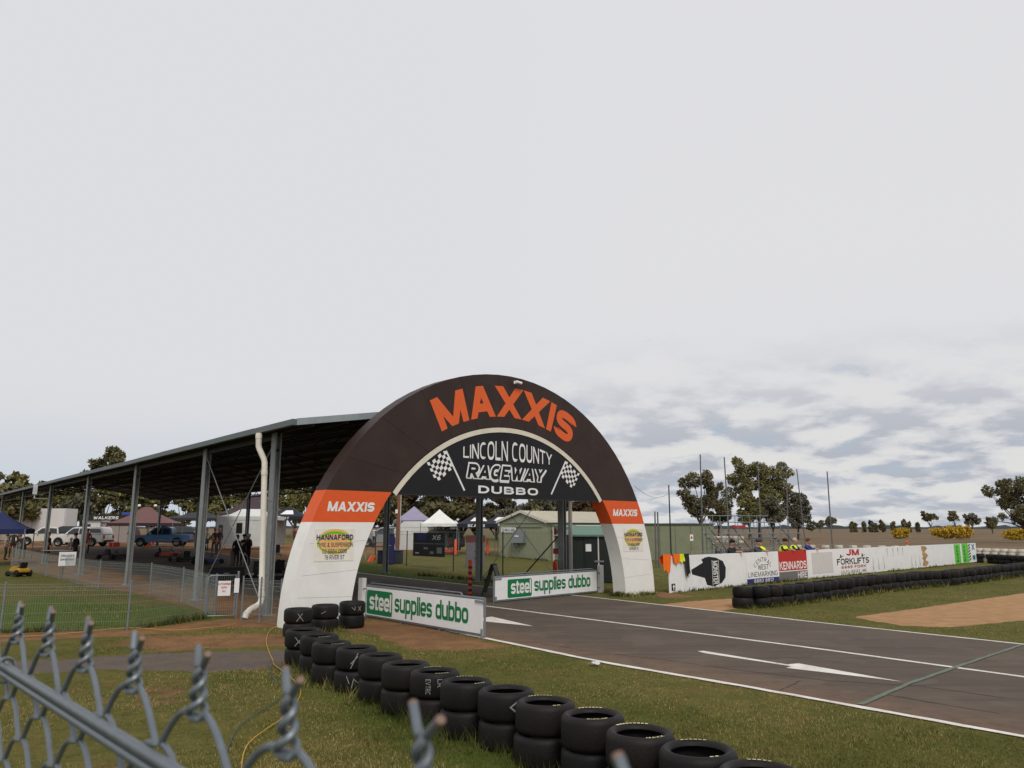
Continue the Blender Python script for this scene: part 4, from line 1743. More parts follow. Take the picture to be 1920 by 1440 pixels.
# ------------------------------------------------------------------ chain link fence behind the shelter
def link_fence(pts, h, label, pitch=.14, post=DARKSTEEL, pr=.03, mesh_w=.0022):
    o0 = Vector((*pts[0][:2], 0))
    t = thing('chain_link_fence', (o0.x, o0.y, 0), 0, label, 'fence', 'chain link fences beyond the track')
    P = [Vector((p[0] - o0.x, p[1] - o0.y, 0)) for p in pts]
    for p in P:
        mb = MB()
        mb.tube([p + Vector((0, 0, -.1)), p + Vector((0, 0, h + .05))], pr, 8)
        mb.build('post', post, t, smooth=True)
    for a, b in zip(P[:-1], P[1:]):
        L = (b - a).length
        d = (b - a) / L
        for z in (.08, h * .5, h):
            mb = MB()
            mb.tube([a + Vector((0, 0, z)), b + Vector((0, 0, z))], .006 if z == h else .004, 5, caps=False)
            mb.build('line_wire', GALVD, t)
        mb = MB()
        k = int(L / pitch)
        for i in range(-int(h / pitch), k + 1):
            x0 = i * pitch
            for sg in (1, -1):
                if sg > 0:
                    u0, z0, u1, z1 = x0, .05, x0 + h, .05 + h
                else:
                    u0, z0, u1, z1 = x0, .05 + h, x0 + h, .05
                if u0 < 0:
                    f_ = -u0 / (u1 - u0)
                    z0, u0 = z0 + (z1 - z0) * f_, 0
                if u1 > L:
                    f_ = (L - u0) / (u1 - u0)
                    z1, u1 = z0 + (z1 - z0) * f_, L
                if u1 - u0 > .02:
                    mb.tube([a + d * u0 + Vector((0, .004 * sg, z0)), a + d * u1 + Vector((0, .004 * sg, z1))], mesh_w, 3, caps=False)
        mb.build('wire_mesh', GALVD, t)
    return t


link_fence([(-14.2, 57.5), (-11.4, 53.5), (-8.71, 49.6), (-6.08, 45.0), (-3.09, 41.16), (-.43, 36.72), (2.15, 33.0)], 2.05, 'dark chain link fence behind the shelter, carrying a black banner')
# strut of that fence, seen leaning to the green hut
mb = MB()
mb.tube([(.35, 34.2, .05), (2.1, 33.15, 2.05)], .03, 8)
mb.build('fence_strut', DARKSTEEL, label='dark steel strut leaning up to the corner post by the green hut', cat='strut')
link_fence([(7.2, 31.2), (9.4, 34.5), (12, 38), (16, 42.5), (20.5, 47), (26, 53)], 1.3, 'low chain link fence behind the sponsor boards', .2, GALVD)

# banner on the fence
bA, bB = Vector((-5.55, 44.2, 0)), Vector((-3.55, 41.9, 0))
t = thing('banner', bA, math.atan2(bB.y - bA.y, bB.x - bA.x), 'black sponsor banner tied to the chain link fence behind the track', 'banner')
BL = (bB - bA).length
pb = plate('sheet', 0, BL, .72, 2.0, -.09, -.075, M('black_banner', S(24, 24, 30), .5, var=.2), t)
GREYL = M('silver_print', S(170, 172, 176), .5)
flat_text('X6', BL * .6, 1.62, BL * .26, .26, GREYL, pb, y=-.094, t=.16, gap=.14, slant=.25)
plate('blue_field', BL * .12, BL * .42, 1.6, 1.94, -.097, -.092, M('dark_blue_print', S(34, 36, 84), .5), pb)
plate('grey_band', BL * .02, BL * .97, 1.38, 1.44, -.097, -.092, M('grey_print', S(84, 84, 88), .6, var=.5, vscale=14), pb)
for x0, x1, z0, z1, c in ((.08, .2, .86, .92, GREYL), (.35, .48, 1.1, 1.22, GREYP), (.76, .92, .9, 1.22, GREYP), (.55, .66, .86, 1.0, GREYP)):
    plate('small_logo', BL * x0, BL * x1, z0, z1, -.097, -.092, c, pb)


# ------------------------------------------------------------------ near chain link fence in front of the lens
NEARW = M('near_galvanised_wire', S(112, 120, 126), .42, metal=.45, var=.12, vscale=90, spec=.5)
RUSTY = M('cut_wire_end', S(134, 108, 94), .7, var=.25, vscale=200)
k0, k1 = Vector((-.33268, .53386, 0)), Vector((.05135, -.05181, 0))
SP = k1.length
fdir = k1.normalized()
fn = Vector((-fdir.y, fdir.x, 0))
nfz = thing('chain_link_fence', (k0.x, k0.y, 0), math.atan2(fdir.y, fdir.x), 'blurred galvanised chain link fence top with twisted wire ends, close to the lens', 'fence')
ZTIP, ZN, HD = 2.2037, 2.1772, .0190
RW = .00148
# zig-zag wires hooked through their neighbours; each neighbouring pair twists together at the top
HALF = SP / 2
tiplen = ZTIP - ZN
twist = {k: (random.uniform(-.35, .35), random.uniform(.95, 1.05)) for k in range(-8, 20)}
for m in range(-9, 30):
    even = m % 2 == 0
    pts = []
    rows_ = 114
    for j in range(rows_, 0, -1):
        z = ZN - HD * j
        left = even == (j % 2 == 0)
        xa, xb = (m * HALF, (m + 1) * HALF) if left else ((m + 1) * HALF, m * HALF)
        sgy = 1 if left else -1
        fine = 1 if j > 12 else 0
        for u in ((0, .5) if fine else (0, .06, .2, .35, .5, .65, .8, .94)):
            y = .0011 * sgy * math.cos(math.pi * u)               # bowed straights, tight hooks
            pts.append((xa + (xb - xa) * u, y, z + HD * (1 - (1 - u) ** 2.1)))
    k = m // 2 if even else (m + 1) // 2
    xc = k * SP
    s = 1 if even else 0
    ph, sc = twist[k]
    pts = pts[:-1]
    pts.append((xc + (-.0012 if s == 0 else .0012), -.0017 if s == 0 else .0017, ZN - .0022))
    n = 30
    for q in range(n + 1):
        u = q / n
        a = math.pi * s - .25 + u * 3.1 * math.pi + ph * u
        rr = .0024 * (1 - u) ** 2 + .00178
        pts.append((xc + rr * math.cos(a), rr * math.sin(a) * .9, ZN - .0022 + u * tiplen * .72 * sc))
    d = Vector(pts[-1]) - Vector((xc, 0, pts[-1][2]))
    sg2 = 1 if d.x >= 0 else -1
    p = Vector(pts[-1])
    for q in (1, 2, 3):
        pts.append((p.x + sg2 * .0021 * q * (1.25 if sg2 > 0 else .8), p.y - .0006 * q * sg2, p.z + tiplen * .085 * q * (1.0 if sg2 < 0 else .85)))
    mb = MB()
    mb.tube(pts, RW, 7)
    w = mb.build('mesh_wire', NEARW, nfz, smooth=True)
    e = MB()
    a, b = Vector(pts[-2]), Vector(pts[-1])
    d = (b - a).normalized()
    e.tube([b - d * .0003, b + d * .0008], [RW * 1.02, RW * .9], 8)
    e.build('cut_end', RUSTY, w)
for dz, dy, r in ((0, -.0042, .0027), (-.0049, -.0046, .0022)):
    mb = MB()
    mb.tube([(x, dy, 2.1602 - .0105 * (x + .05) / .36 * .6 + dz) for x in np.linspace(-.45, 1.1, 20)], r, 10)
    mb.build('tension_wire', NEARW, nfz, smooth=True)
for x in (-.005, .52):
    mb = MB()
    zc = 2.1602 - .0105 * (x + .05) / .36 * .6 - .002
    pts = [(x + .0042 * math.sin(a * .5) + .004 * (a / 9), -.0044 + .0062 * math.cos(a), zc + .0075 * math.sin(a)) for a in np.linspace(-.6, 8.2, 30)]
    pts += [(x + .016, .004, zc - .004), (x + .028, .002, zc - .009), (x + .037, .0, zc - .007)]
    mb.tube(pts, .0011, 6)
    mb.build('tie_wire', NEARW, nfz, smooth=True)
for x in (-.36, 1.05):
    mb = MB()
    mb.tube([(x, .03, -.1), (x, .03, 2.13)], .024, 12)
    mb.build('post', NEARW, nfz, smooth=True)


# ------------------------------------------------------------------ cables and litter
def cable(pts, r, m, label):
    P = [gp(*p) for p in pts]
    Q = []
    for a, b, c, d in zip([P[0]] + P[:-2], P[:-1], P[1:], P[2:] + [P[-1]]):
        for i in range(8):
            u = i / 8
            Q.append(.5 * ((2 * b) + (c - a) * u + (2 * a - 5 * b + 4 * c - d) * u * u + (3 * b - a - 3 * c + d) * u ** 3))
    Q.append(P[-1])
    for q in Q:
        q.z = .028 + random.uniform(0, .008)
    mb = MB()
    o = Q[0].copy()
    mb.tube([q - o for q in Q], r, 6)
    mb.build('cable', m, smooth=True, loc=o, label=label, cat='cable', group='cables lying in the grass')


YCAB = M('yellow_cable', S(190, 150, 48), .5)
cable([(520, 1176), (505, 1186), (499, 1205), (504, 1225), (511, 1240), (514, 1250), (530, 1262), (560, 1290), (560, 1315), (530, 1350), (500, 1372), (470, 1395), (456, 1420), (452, 1460)], .0065, YCAB, 'thin yellow cable trailing through the grass left of the tyres')
cable([(-40, 1196), (60, 1195), (130, 1190), (240, 1180), (330, 1184), (420, 1176), (440, 1172)], .006, YCAB, 'thin yellow cable lying along the foot of the mesh fence')
cable([(503, 1240), (512, 1275), (540, 1300), (500, 1330), (450, 1365), (430, 1400), (414, 1450)], .007, M('teal_cable', S(60, 84, 84), .5), 'thin dark teal cable lying in the grass beside the yellow one')
mb = MB()
n = 7
for i in range(n):
    for j in range(n):
        mb.v.append((.16 * (i / (n - 1) - .5), .12 * (j / (n - 1) - .5), .03 + .045 * random.random() * (1 if 0 < i < n - 1 else .4)))
for i in range(n - 1):
    for j in range(n - 1):
        mb.f.append((i * n + j, i * n + j + 1, (i + 1) * n + j + 1, (i + 1) * n + j))
        mb.mi.append(0)
c = gp(1115, 1249)
mb.build('crumpled_paper', M('litter_white', S(214, 216, 220), .7), loc=(c.x, c.y, .0), rz=-.5, label='crumpled white paper lying in the grass beside the track edge', cat='litter')

# ------------------------------------------------------------------ small track furniture


def striped_post(p, h, r, cols, label, base):
    t = thing('marker_post', (p.x, p.y, 0), 0, label, 'marker post', 'flexible marker posts')
    k = len(cols)
    for i, c in enumerate(cols):
        mb = MB()
        z0, z1 = .04 + (h - .04) * i / k, .04 + (h - .04) * (i + 1) / k
        mb.tube([(0, 0, z0 + .001), (0, 0, z1 - .001)], r * (1.18 if c is cols[-1] or i % 2 else 1), 12)
        mb.build('band', c, t, smooth=True)
    mb = MB()
    mb.lathe([(0, .05), (r * 1.6, .05), (r * 2.4, .0)], 16)
    mb.build('base', BLACK, t, smooth=True)
    mb = MB()
    mb.ball((0, 0, h + r * .8), r * 1.3, 12, 8)
    mb.build('cap', base, t, smooth=True)


FLUO = M('fluoro_orange', S(240, 84, 34), .5)
BAND = M('navy_band', S(40, 46, 74), .5)
striped_post(gp(881, 1117), 1.08, .055, [FLUO, BAND] * 5 + [FLUO], 'orange and navy banded marker post standing between the two barriers', FLUO)
striped_post(gp(1704, 1056), 1.3, .06, [FLUO, M('white_band', S(216, 210, 206), .5)] * 4 + [FLUO], 'red and white banded marker post beyond the end of the sponsor boards', FLUO)
# A-frame sandwich board
a0 = gp(925, 1116)
t = thing('sandwich_board', (a0.x, a0.y, 0), 1.38, 'dark A-frame sandwich board standing behind the second barrier', 'sign')
for s in (-1, 1):
    mb = MB()
    for x in (-.28, .28):
        mb.bar((x, s * .34, 0), (x, s * .02, 1.05), .05, .03)
    mb.bar((-.28, s * .3, .12), (.28, s * .3, .12), .04)
    mb.bar((-.28, s * .03, 1.03), (.28, s * .03, 1.03), .04)
    f_ = mb.build('frame', BLACK, t)
    mb = MB()
    mb.hexa([(-.25, s * .295 - .008, .14), (.25, s * .295 - .008, .14), (.25, s * .295 + .008, .14), (-.25, s * .295 + .008, .14),
             (-.25, s * .04 - .008, 1.0), (.25, s * .04 - .008, 1.0), (.25, s * .04 + .008, 1.0), (-.25, s * .04 + .008, 1.0)])
    mb.build('panel', M('dark_board', S(96, 96, 104), .5, var=.2), f_)
# leaning orange kerb block
c = gp(688, 1060)
mb = MB()
mb.hexa([(-.1, -.18, .02), (.14, -.18, .02), (.14, .18, .02), (-.1, .18, .02), (.28, -.15, .58), (.5, -.15, .58), (.5, .15, .58), (.28, .15, .58)])
mb.build('marker_board', M('orange_board', S(236, 84, 36), .5), loc=(c.x, c.y, 0), rz=.5, label='leaning fluorescent orange marker board on the grass behind the left arch leg', cat='marker')
# tall notice board with a maroon head
c = gp(874, 1066)
t = thing('notice_board', (c.x, c.y, 0), .45, 'tall grey notice board with a maroon head, beside a shelter column', 'sign')
plate('panel', 0, 1.15, .02, 1.45, 0, .05, M('grey_board', S(104, 102, 104), .6, var=.12, vscale=3), t)
plate('header', -.01, 1.16, 1.452, 1.85, -.004, .054, M('maroon_board', S(92, 34, 36), .6, var=.12), t)
for x in (.1, 1.05):
    plate('leg', x - .03, x + .03, -.02, 1.8, .056, .11, DARKSTEEL, t)
for z in (.55, .9):
    plate('clip', .5, .66, z, z + .05, -.02, -.002, BLACK, t)
# fire extinguisher and hose box on the second column row
c = tp(SH_A0 + 1.4, SH_N0 + ROWR - .22)
t = thing('fire_extinguisher', (c.x, c.y, 0), 0, 'red fire extinguisher hanging on the shelter column nearest the green hut', 'extinguisher')
off = Vector((-.13, -.05, 0))
for z0, z1, r, nm in ((.55, 1.0, .085, 'cylinder'),):
    mb = MB()
    mb.lathe([(0, z0), (r * .9, z0), (r, z0 + .03), (r, z1 - .06), (r * .6, z1), (.03, z1 + .03), (.03, z1 + .09), (0, z1 + .09)], 16, c=tuple(off))
    mb.build(nm, REDP, t, smooth=True)
mb = MB()
mb.tube([off + Vector((.03, 0, 1.07)), off + Vector((.12, -.02, 1.05)), off + Vector((.12, -.03, .75))], .014, 6)
mb.build('hose', BLACK, t)
plate('extinguisher_sign', -.2, .0, 1.3, 1.5, -.12, -.11, M('dark_red_sign', S(128, 30, 28), .5), t)
plate('location_sign', -.16, -.06, 2.0, 2.25, -.12, -.11, MATS['dark_red_sign'], t)

# ------------------------------------------------------------------ sheds
SAGE = M('sage_green_cladding', S(146, 150, 124), .55, var=.06, vscale=2, grime=S(120, 118, 92), gamt=.4)
SAGEP = M('sage_cladding_rib', S(154, 158, 132), .55, var=.06)
CREAMR = M('cream_roof_sheet', S(196, 188, 170), .5, var=.08, grime=S(150, 140, 124), gamt=.4)
TRIMW = M('white_trim', S(214, 208, 196), .5, var=.05)
FOREST = M('dark_green_cladding', S(34, 44, 40), .55, var=.15)
GROOF = M('green_roof_sheet', S(92, 124, 108), .5, var=.08)


def ribs(name, x0, x1, y, z0, z1f, m, parent, pitch=.2, d=.025, axis_='x'):
    """raised ribs of profiled sheet, each its own piece"""
    k = int(abs(x1 - x0) / pitch)
    for i in range(k):
        xa = x0 + (x1 - x0) * (i + .1) / k
        xb = x0 + (x1 - x0) * (i + .45) / k
        xm = (xa + xb) / 2
        mb = MB()
        if axis_ == 'x':
            mb.box((xm, y, (z0 + z1f(xm)) / 2), (abs(xb - xa), d, z1f(xm) - z0))
        else:
            mb.box((y, xm, (z0 + z1f(xm)) / 2), (d, abs(xb - xa), z1f(xm) - z0))
        mb.build(name, m, parent)


s0 = Vector((-.95, 57.6, 0))
s1 = Vector((2.35, 53.9, 0))
ts = thing('tool_shed', (s0.x, s0.y, 0), math.atan2(s1.y - s0.y, s1.x - s0.x), 'sage green gabled shed with cream roof and a name sign on its end', 'shed')
W_ = (s1 - s0).length
DP = 9.5
EZ, RZ_ = 2.72, 3.42
mb = MB()
prof = [(0, 0), (W_, 0), (W_, EZ), (W_ / 2, RZ_), (0, EZ)]
mb.prism(prof, lambda x, z, t_: (x, t_, z), 0, DP)
wl_ = mb.build('wall', SAGE, ts)
ribs('cladding_rib', 0.05, W_ - .05, -.012, .05, lambda x: EZ + (RZ_ - EZ) * (1 - abs(x - W_ / 2) / (W_ / 2)) - .12, SAGEP, wl_, .2)
mb = MB()
for x0, x1 in ((-.15, W_ / 2), (W_ / 2, W_ + .15)):
    zz = lambda x: EZ + (RZ_ - EZ) * (1 - abs(x - W_ / 2) / (W_ / 2)) + .03
    mb.hexa([(x0, -.12, zz(x0)), (x1, -.12, zz(x1)), (x1, DP + .1, zz(x1)), (x0, DP + .1, zz(x0)),
             (x0, -.12, zz(x0) + .05), (x1, -.12, zz(x1) + .05), (x1, DP + .1, zz(x1) + .05), (x0, DP + .1, zz(x0) + .05)])
rf_ = mb.build('roof', CREAMR, ts)
k = 34
for i in range(k):
    y = .05 + (DP - .2) * i / k
    mb = MB()
    x0, x1 = W_ / 2 + .02, W_ + .14
    z0, z1 = zz(x0) + .065, zz(x1) + .065
    mb.bar((x0, y, z0), (x1, y, z1), .08, .03)
    mb.build('roof_rib', CREAMR, rf_)
for x0, x1 in ((-.2, W_ / 2), (W_ / 2, W_ + .2)):
    mb = MB()
    mb.hexa([(x0, -.17, zz(x0) - .1), (x1, -.17, zz(x1) - .1), (x1, -.125, zz(x1) - .1), (x0, -.125, zz(x0) - .1),
             (x0, -.17, zz(x0) + .09), (x1, -.17, zz(x1) + .09), (x1, -.125, zz(x1) + .09), (x0, -.125, zz(x0) + .09)])
    mb.build('barge_board', TRIMW, ts)
plate('gutter', W_ + .15, W_ + .28, EZ - .08, EZ + .09, -.1, DP, TRIMW, ts)
plate('door_track', W_ * .12, W_ * .95, EZ - .12, EZ - .06, -.07, -.03, GALVD, ts)
plate('door_track', W_ * .3, W_ * .92, EZ - .42, EZ - .38, -.06, -.03, M('dark_sage', S(96, 100, 78), .6), ts)
sg = plate('name_sign', W_ * .06, W_ * .38, EZ - .78, EZ - .42, -.065, -.04, SIGNW, ts)
flat_text('TECHNICAL SHED', W_ * .075, EZ - .7, W_ * .29, .2, BLACK, sg, y=-.069, t=.17, gap=.1)
mb = MB()
mb.hexa([(W_ * .34, -.45, 1.22), (W_ * .6, -.45, 1.22), (W_ * .6, -.03, 1.22), (W_ * .34, -.03, 1.22), (W_ * .36, -.1, 2.1), (W_ * .58, -.1, 2.1), (W_ * .58, -.03, 2.1), (W_ * .36, -.03, 2.1)])
mb.build('meter_box', M('meter_box_grey', S(112, 118, 120), .5, var=.06), ts)
plate('meter_box_foot', W_ * .35, W_ * .44, .95, 1.215, -.14, -.03, GALVD, ts)
plate('meter_window', W_ * .42, W_ * .5, 1.62, 1.74, -.34, -.31, SIGNW, ts)
# lean-to verandah on its right side
mb = MB()
mb.hexa([(W_ + .3, .3, 2.45), (W_ + 3.2, .3, 2.1), (W_ + 3.2, DP, 2.1), (W_ + .3, DP, 2.45), (W_ + .3, .3, 2.5), (W_ + 3.2, .3, 2.15), (W_ + 3.2, DP, 2.15), (W_ + .3, DP, 2.5)])
mb.build('verandah_roof', GROOF, ts)
for x, y in ((W_ + .35, .4), (W_ + 3.1, .4), (W_ + 3.1, 5), (W_ + 1.8, .4)):
    plate('verandah_post', x - .045, x + .045, 0, 2.1 + (W_ + 3.1 - x) * .1, y - .045, y + .045, TRIMW, ts)
plate('verandah_rail', W_ + .35, W_ + 3.1, 1.75, 1.82, .36, .42, TRIMW, ts)

h0 = Vector((2.45, 32.4, 0))
th = thing('garden_shed', (h0.x, h0.y, 0), .12, 'small dark green metal hut with a pale green roof, beside the right arch leg', 'shed')
HW, HD_, HE = 3.0, 2.6, 1.98
wl_ = plate('wall', 0, HW, 0, HE, 0, HD_, FOREST, th)
ribs('cladding_rib', 1.75, HW - .05, -.012, .05, lambda x: HE - .06, FOREST, wl_, .16)
mb = MB()
mb.add([(-.12, -.14, HE), (HW + .12, -.14, HE), (HW + .12, HD_ + .14, HE), (-.12, HD_ + .14, HE), (.5, HD_ / 2 - .05, HE + .36), (HW - .5, HD_ / 2 - .05, HE + .36), (HW - .5, HD_ / 2 + .05, HE + .36), (.5, HD_ / 2 + .05, HE + .36)],
       [(0, 1, 5, 4), (1, 2, 6, 5), (2, 3, 7, 6), (3, 0, 4, 7), (4, 5, 6, 7), (3, 2, 1, 0)])
rf_ = mb.build('roof', GROOF, th)
plate('ridge_cap', .45, HW - .45, HE + .355, HE + .4, HD_ / 2 - .1, HD_ / 2 + .1, TRIMW, rf_)
plate('eave_trim', -.13, HW + .13, HE - .07, HE - .004, -.16, -.145, GROOF, rf_)
for x0, x1 in ((.55, 1.15), (1.17, 1.74)):
    d_ = plate('door', x0, x1, .04, HE - .1, -.035, -.004, M('dark_green_door', S(26, 32, 32), .5, var=.12), th)
plate('door_post', 1.135, 1.185, .04, HE - .08, -.06, -.037, TRIMW, th)
plate('door_post', 2.2, 2.24, .04, HE - .08, -.05, -.03, TRIMW, th)
plate('latch', .98, 1.38, .86, .93, -.08, -.062, GALV, th)
plate('paper_notice', .62, .86, 1.3, 1.6, -.041, -.036, SIGNW, th)

c0 = Vector((7.9, 56.2, 0))
tb = thing('green_building', (c0.x, c0.y, 0), -.03, 'flat-roofed sage green storage building between the arch leg and the trees', 'building')
LB = 6.7
wl_ = plate('wall', 0, LB, 0, 2.5, 0, 3.2, M('olive_green_cladding', S(128, 132, 106), .55, var=.08, vscale=1.5, grime=S(96, 100, 76), gamt=.4), tb)
for i in range(6):
    plate('panel_joint', LB * (i + .5) / 6 - .02, LB * (i + .5) / 6 + .02, .05, 2.44, -.012, -.001, M('olive_joint', S(96, 104, 78), .6), wl_)
plate('roof', -.08, LB + .08, 2.502, 2.6, -.1, 3.3, M('dark_green_fascia', S(70, 80, 66), .5), tb)
plate('warning_sign', LB * .74, LB * .775, 1.35, 1.8, -.02, -.003, SIGNW, tb)
plate('warning_mark', LB * .748, LB * .767, 1.5, 1.66, -.026, -.021, REDP, tb)

# ------------------------------------------------------------------ poles
def pole(top, base, depth, r, m, label, base_depth=None, cat='pole', group='tall slim poles'):
    a = at(*base, base_depth or depth)
    b = at(*top, depth)
    z0 = gz(a.x, a.y)
    a.z = z0 - .1
    mb = MB()
    mb.tube([Vector((0, 0, -.1)), (b - a) * .5 + Vector((0, 0, -.1)), b - a], [r, r * .92, r * .8], 8)
    mb.build('steel_pole', m, smooth=True, loc=(a.x, a.y, z0), label=label, cat=cat, group=group)


POLEM = M('weathered_pole_steel', S(98, 98, 100), .6, var=.15)
for (top, base, d, r, m, lb) in (
        ((1254, 914), (1259, 1060), 31, .035, DARKSTEEL, 'slim dark pole rising behind the left end of the sponsor boards'),
        ((1313, 855), (1318, 1050), 46, .055, GALVD, 'tall grey pole in front of the leftmost gum tree'),
        ((1358, 860), (1370, 1045), 48, .055, GALVD, 'tall grey pole between the left gum tree and the big crown'),
        ((1421, 867), (1428, 1040), 55, .055, GALVD, 'tall grey pole in front of the middle of the big gum crown'),
        ((1474, 874), (1479, 1040), 58, .055, GALVD, 'tall grey pole at the right side of the big gum crown'),
        ((1494, 882), (1513, 1040), 58, .055, GALVD, 'leaning grey pole right of the big gum crown'),
        ((1551, 887), (1562, 1045), 48, .055, GALVD, 'lone tall grey pole standing clear of the trees on the right'),
        ((1228, 962), (1230, 1060), 45, .06, GALVD, 'short stout post, left of two close by the right arch leg'),
        ((1233, 963), (1236, 1060), 45, .06, GALVD, 'short stout post, right of two close by the right arch leg')):
    pole(top, base, d, r * .85, POLEM if m is GALVD else m, lb)
# wire from arch to the slim pole
a, b = Vector((4.4, 27.6, 3.75)), at(1256, 925, 31)
mb = MB()
mb.tube([(b - a) * (i / 10) - Vector((0, 0, .28 * math.sin(math.pi * i / 10))) for i in range(11)], .008, 5)
mb.build('overhead_wire', GALVD, loc=a, label='thin wire sagging from the arch to the slim dark pole', cat='wire')
# timber power pole seen through the arch
b0 = at(745, 1020, 62)
mb = MB()
mb.tube([(0, 0, -.1), (.03, 0, 3.2), (.05, 0, 7.5)], [.17, .155, .13], 12)
t = thing('power_pole', (b0.x, b0.y, gz(b0.x, b0.y)), 0, 'reddish timber power pole behind the shelter, seen through the arch', 'pole')
mb.build('shaft', M('weathered_timber', S(124, 84, 66), .85, var=.25, vscale=3, stretch=(6, 6, .6)), t, smooth=True)
mb = MB()
mb.tube([(.2, -.05, .5), (.2, -.05, 7.2)], .035, 8)
mb.build('conduit', M('pale_conduit', S(196, 188, 180), .5), t)
mb = MB()
mb.box((-.1, -.2, 3.0), (.18, .12, .3))
mb.build('switch_box', SIGNW, t)

# ------------------------------------------------------------------ bleachers behind the boards
bl0 = at(1372, 1040, 44)
t = thing('bleachers', (bl0.x, bl0.y, 0), WTH - .42, 'galvanised tiered bleachers with tube rails behind the sponsor boards', 'bleachers')
BW = 4.9
for i in range(5):
    z, y = .45 + .36 * i, .2 + .55 * i
    plate('seat_plank', 0, BW, z, z + .05, y, y + .28, M('aluminium_plank', S(120, 124, 122), .45, metal=.3, var=.1), t)
    plate('foot_plank', 0, BW, z - .24, z - .2, y - .3, y - .04, M('worn_plank', S(104, 106, 100), .6, var=.15), t)
for x in (.05, BW / 3, 2 * BW / 3, BW - .05):
    mb = MB()
    mb.bar((x, -.1, .1), (x, 2.9, 2.05), .06)
    for i in range(5):
        y = .3 + .55 * i
        mb.bar((x, y, 0), (x, y, .42 + .36 * i), .05)
    mb.build('frame', GALVD, t)
for z0, z1, y, x1 in ((1.05, 1.95, .9, BW + .75), (1.65, 2.6, 2.0, BW + .15)):
    mb = MB()
    mb.tube([(0, y, .05), (0, y, z1), (x1 - .15, y, z1), (x1, y, z1 - .15), (x1, y, .05)], .028, 8)
    for x in np.linspace(.8, x1 - .8, 4):
        mb.tube([(x, y, z0 - .4), (x, y, z1)], .02, 6)
    mb.build('guard_rail', GALV, t, smooth=True)
mb = MB()
for x in np.linspace(.3, BW - .3, 9):
    mb.tube([(x, 2.95, 1.9), (x, 2.95, 3.0)], .02, 6)
mb.tube([(0, 2.95, 3.0), (BW, 2.95, 3.0)], .026, 8)
mb.build('back_rail', GALV, t, smooth=True)
for x in (.2, 1.9, 5.4):
    mb = MB()
    mb.bar((x, -.5, .05), (x + .1, 2.6, 2.3), .035)
    mb.build('brace', DARKSTEEL, t)
plate('red_cloth', 2.2, 3.1, 2.3, 2.42, 2.8, 2.9, REDP, t)

# ------------------------------------------------------------------ far tyre barriers
TYW = tyre_mesh('white_tyre', M('white_tyre_paint', S(206, 200, 184), .7, var=.2, vscale=3, grime=S(120, 110, 96), gamt=.6), 14, fine=False)


def far_row(p0, p1, d0, d1, me, lbl, grp, step=.66, levels=1, zoff=0.0, jit=.06):
    a, b = at(*p0, d0), at(*p1, d1)
    L = (b - a).to_2d().length
    n = int(L / step)
    for i in range(n):
        q = a.lerp(b, i / n)
        if random.random() < .04:
            continue
        for lv in range(levels):
            link('painted_tyre' if me is TYW else 'racing_tyre', me, None,
                 (q.x + random.uniform(-jit, jit), q.y + random.uniform(-jit, jit), gz(q.x, q.y) + zoff + lv * .29), random.uniform(0, 6),
                 label=lbl.format(n=nth(i + 1), w=('lower ', 'upper ')[lv] if levels > 1 else ''), cat='tyre', group=grp)


far_row((1498, 1020), (1735, 1028), 66, 62, TYW, '{w}white tyre, {n} from the left, far row showing over the forklift board', 'white tyres over the forklift board', 1.0, 2, .28)
far_row((1306, 1020), (1400, 1022), 78, 72, TYW, '{w}white tyre, {n} from the left, far row beside the green building', 'white tyres by the green building', .7, 2, .9)
far_row((1836, 1036), (1990, 1040), 64, 58, TYW, '{w}white tyre, {n} from the left, far row at the right edge', 'white tyres at the right edge', .72, 2, .05)
far_row((1836, 1052), (2010, 1062), 52, 44, TYF, '{w}black tyre, {n} from the left, row beyond the lime boards', 'black tyres beyond the lime boards', .6, 2)
far_row((1310, 1035), (1440, 1038), 66, 60, TYF, '{w}black tyre, {n} from the left, row beside the green building', 'black tyres by the green building', .62, 2)
# strip of far circuit beyond the boards
mb = MB()
q = [at(1825, 1036, 60), at(2100, 1040, 52), at(2100, 1050, 47), at(1825, 1046, 54.5)]
mb.add([(p.x, p.y, .02) for p in q], [(0, 1, 2, 3)])
mb.build('far_track', MATS['fascia_metal'] if False else track.data.materials[0], kind='structure')

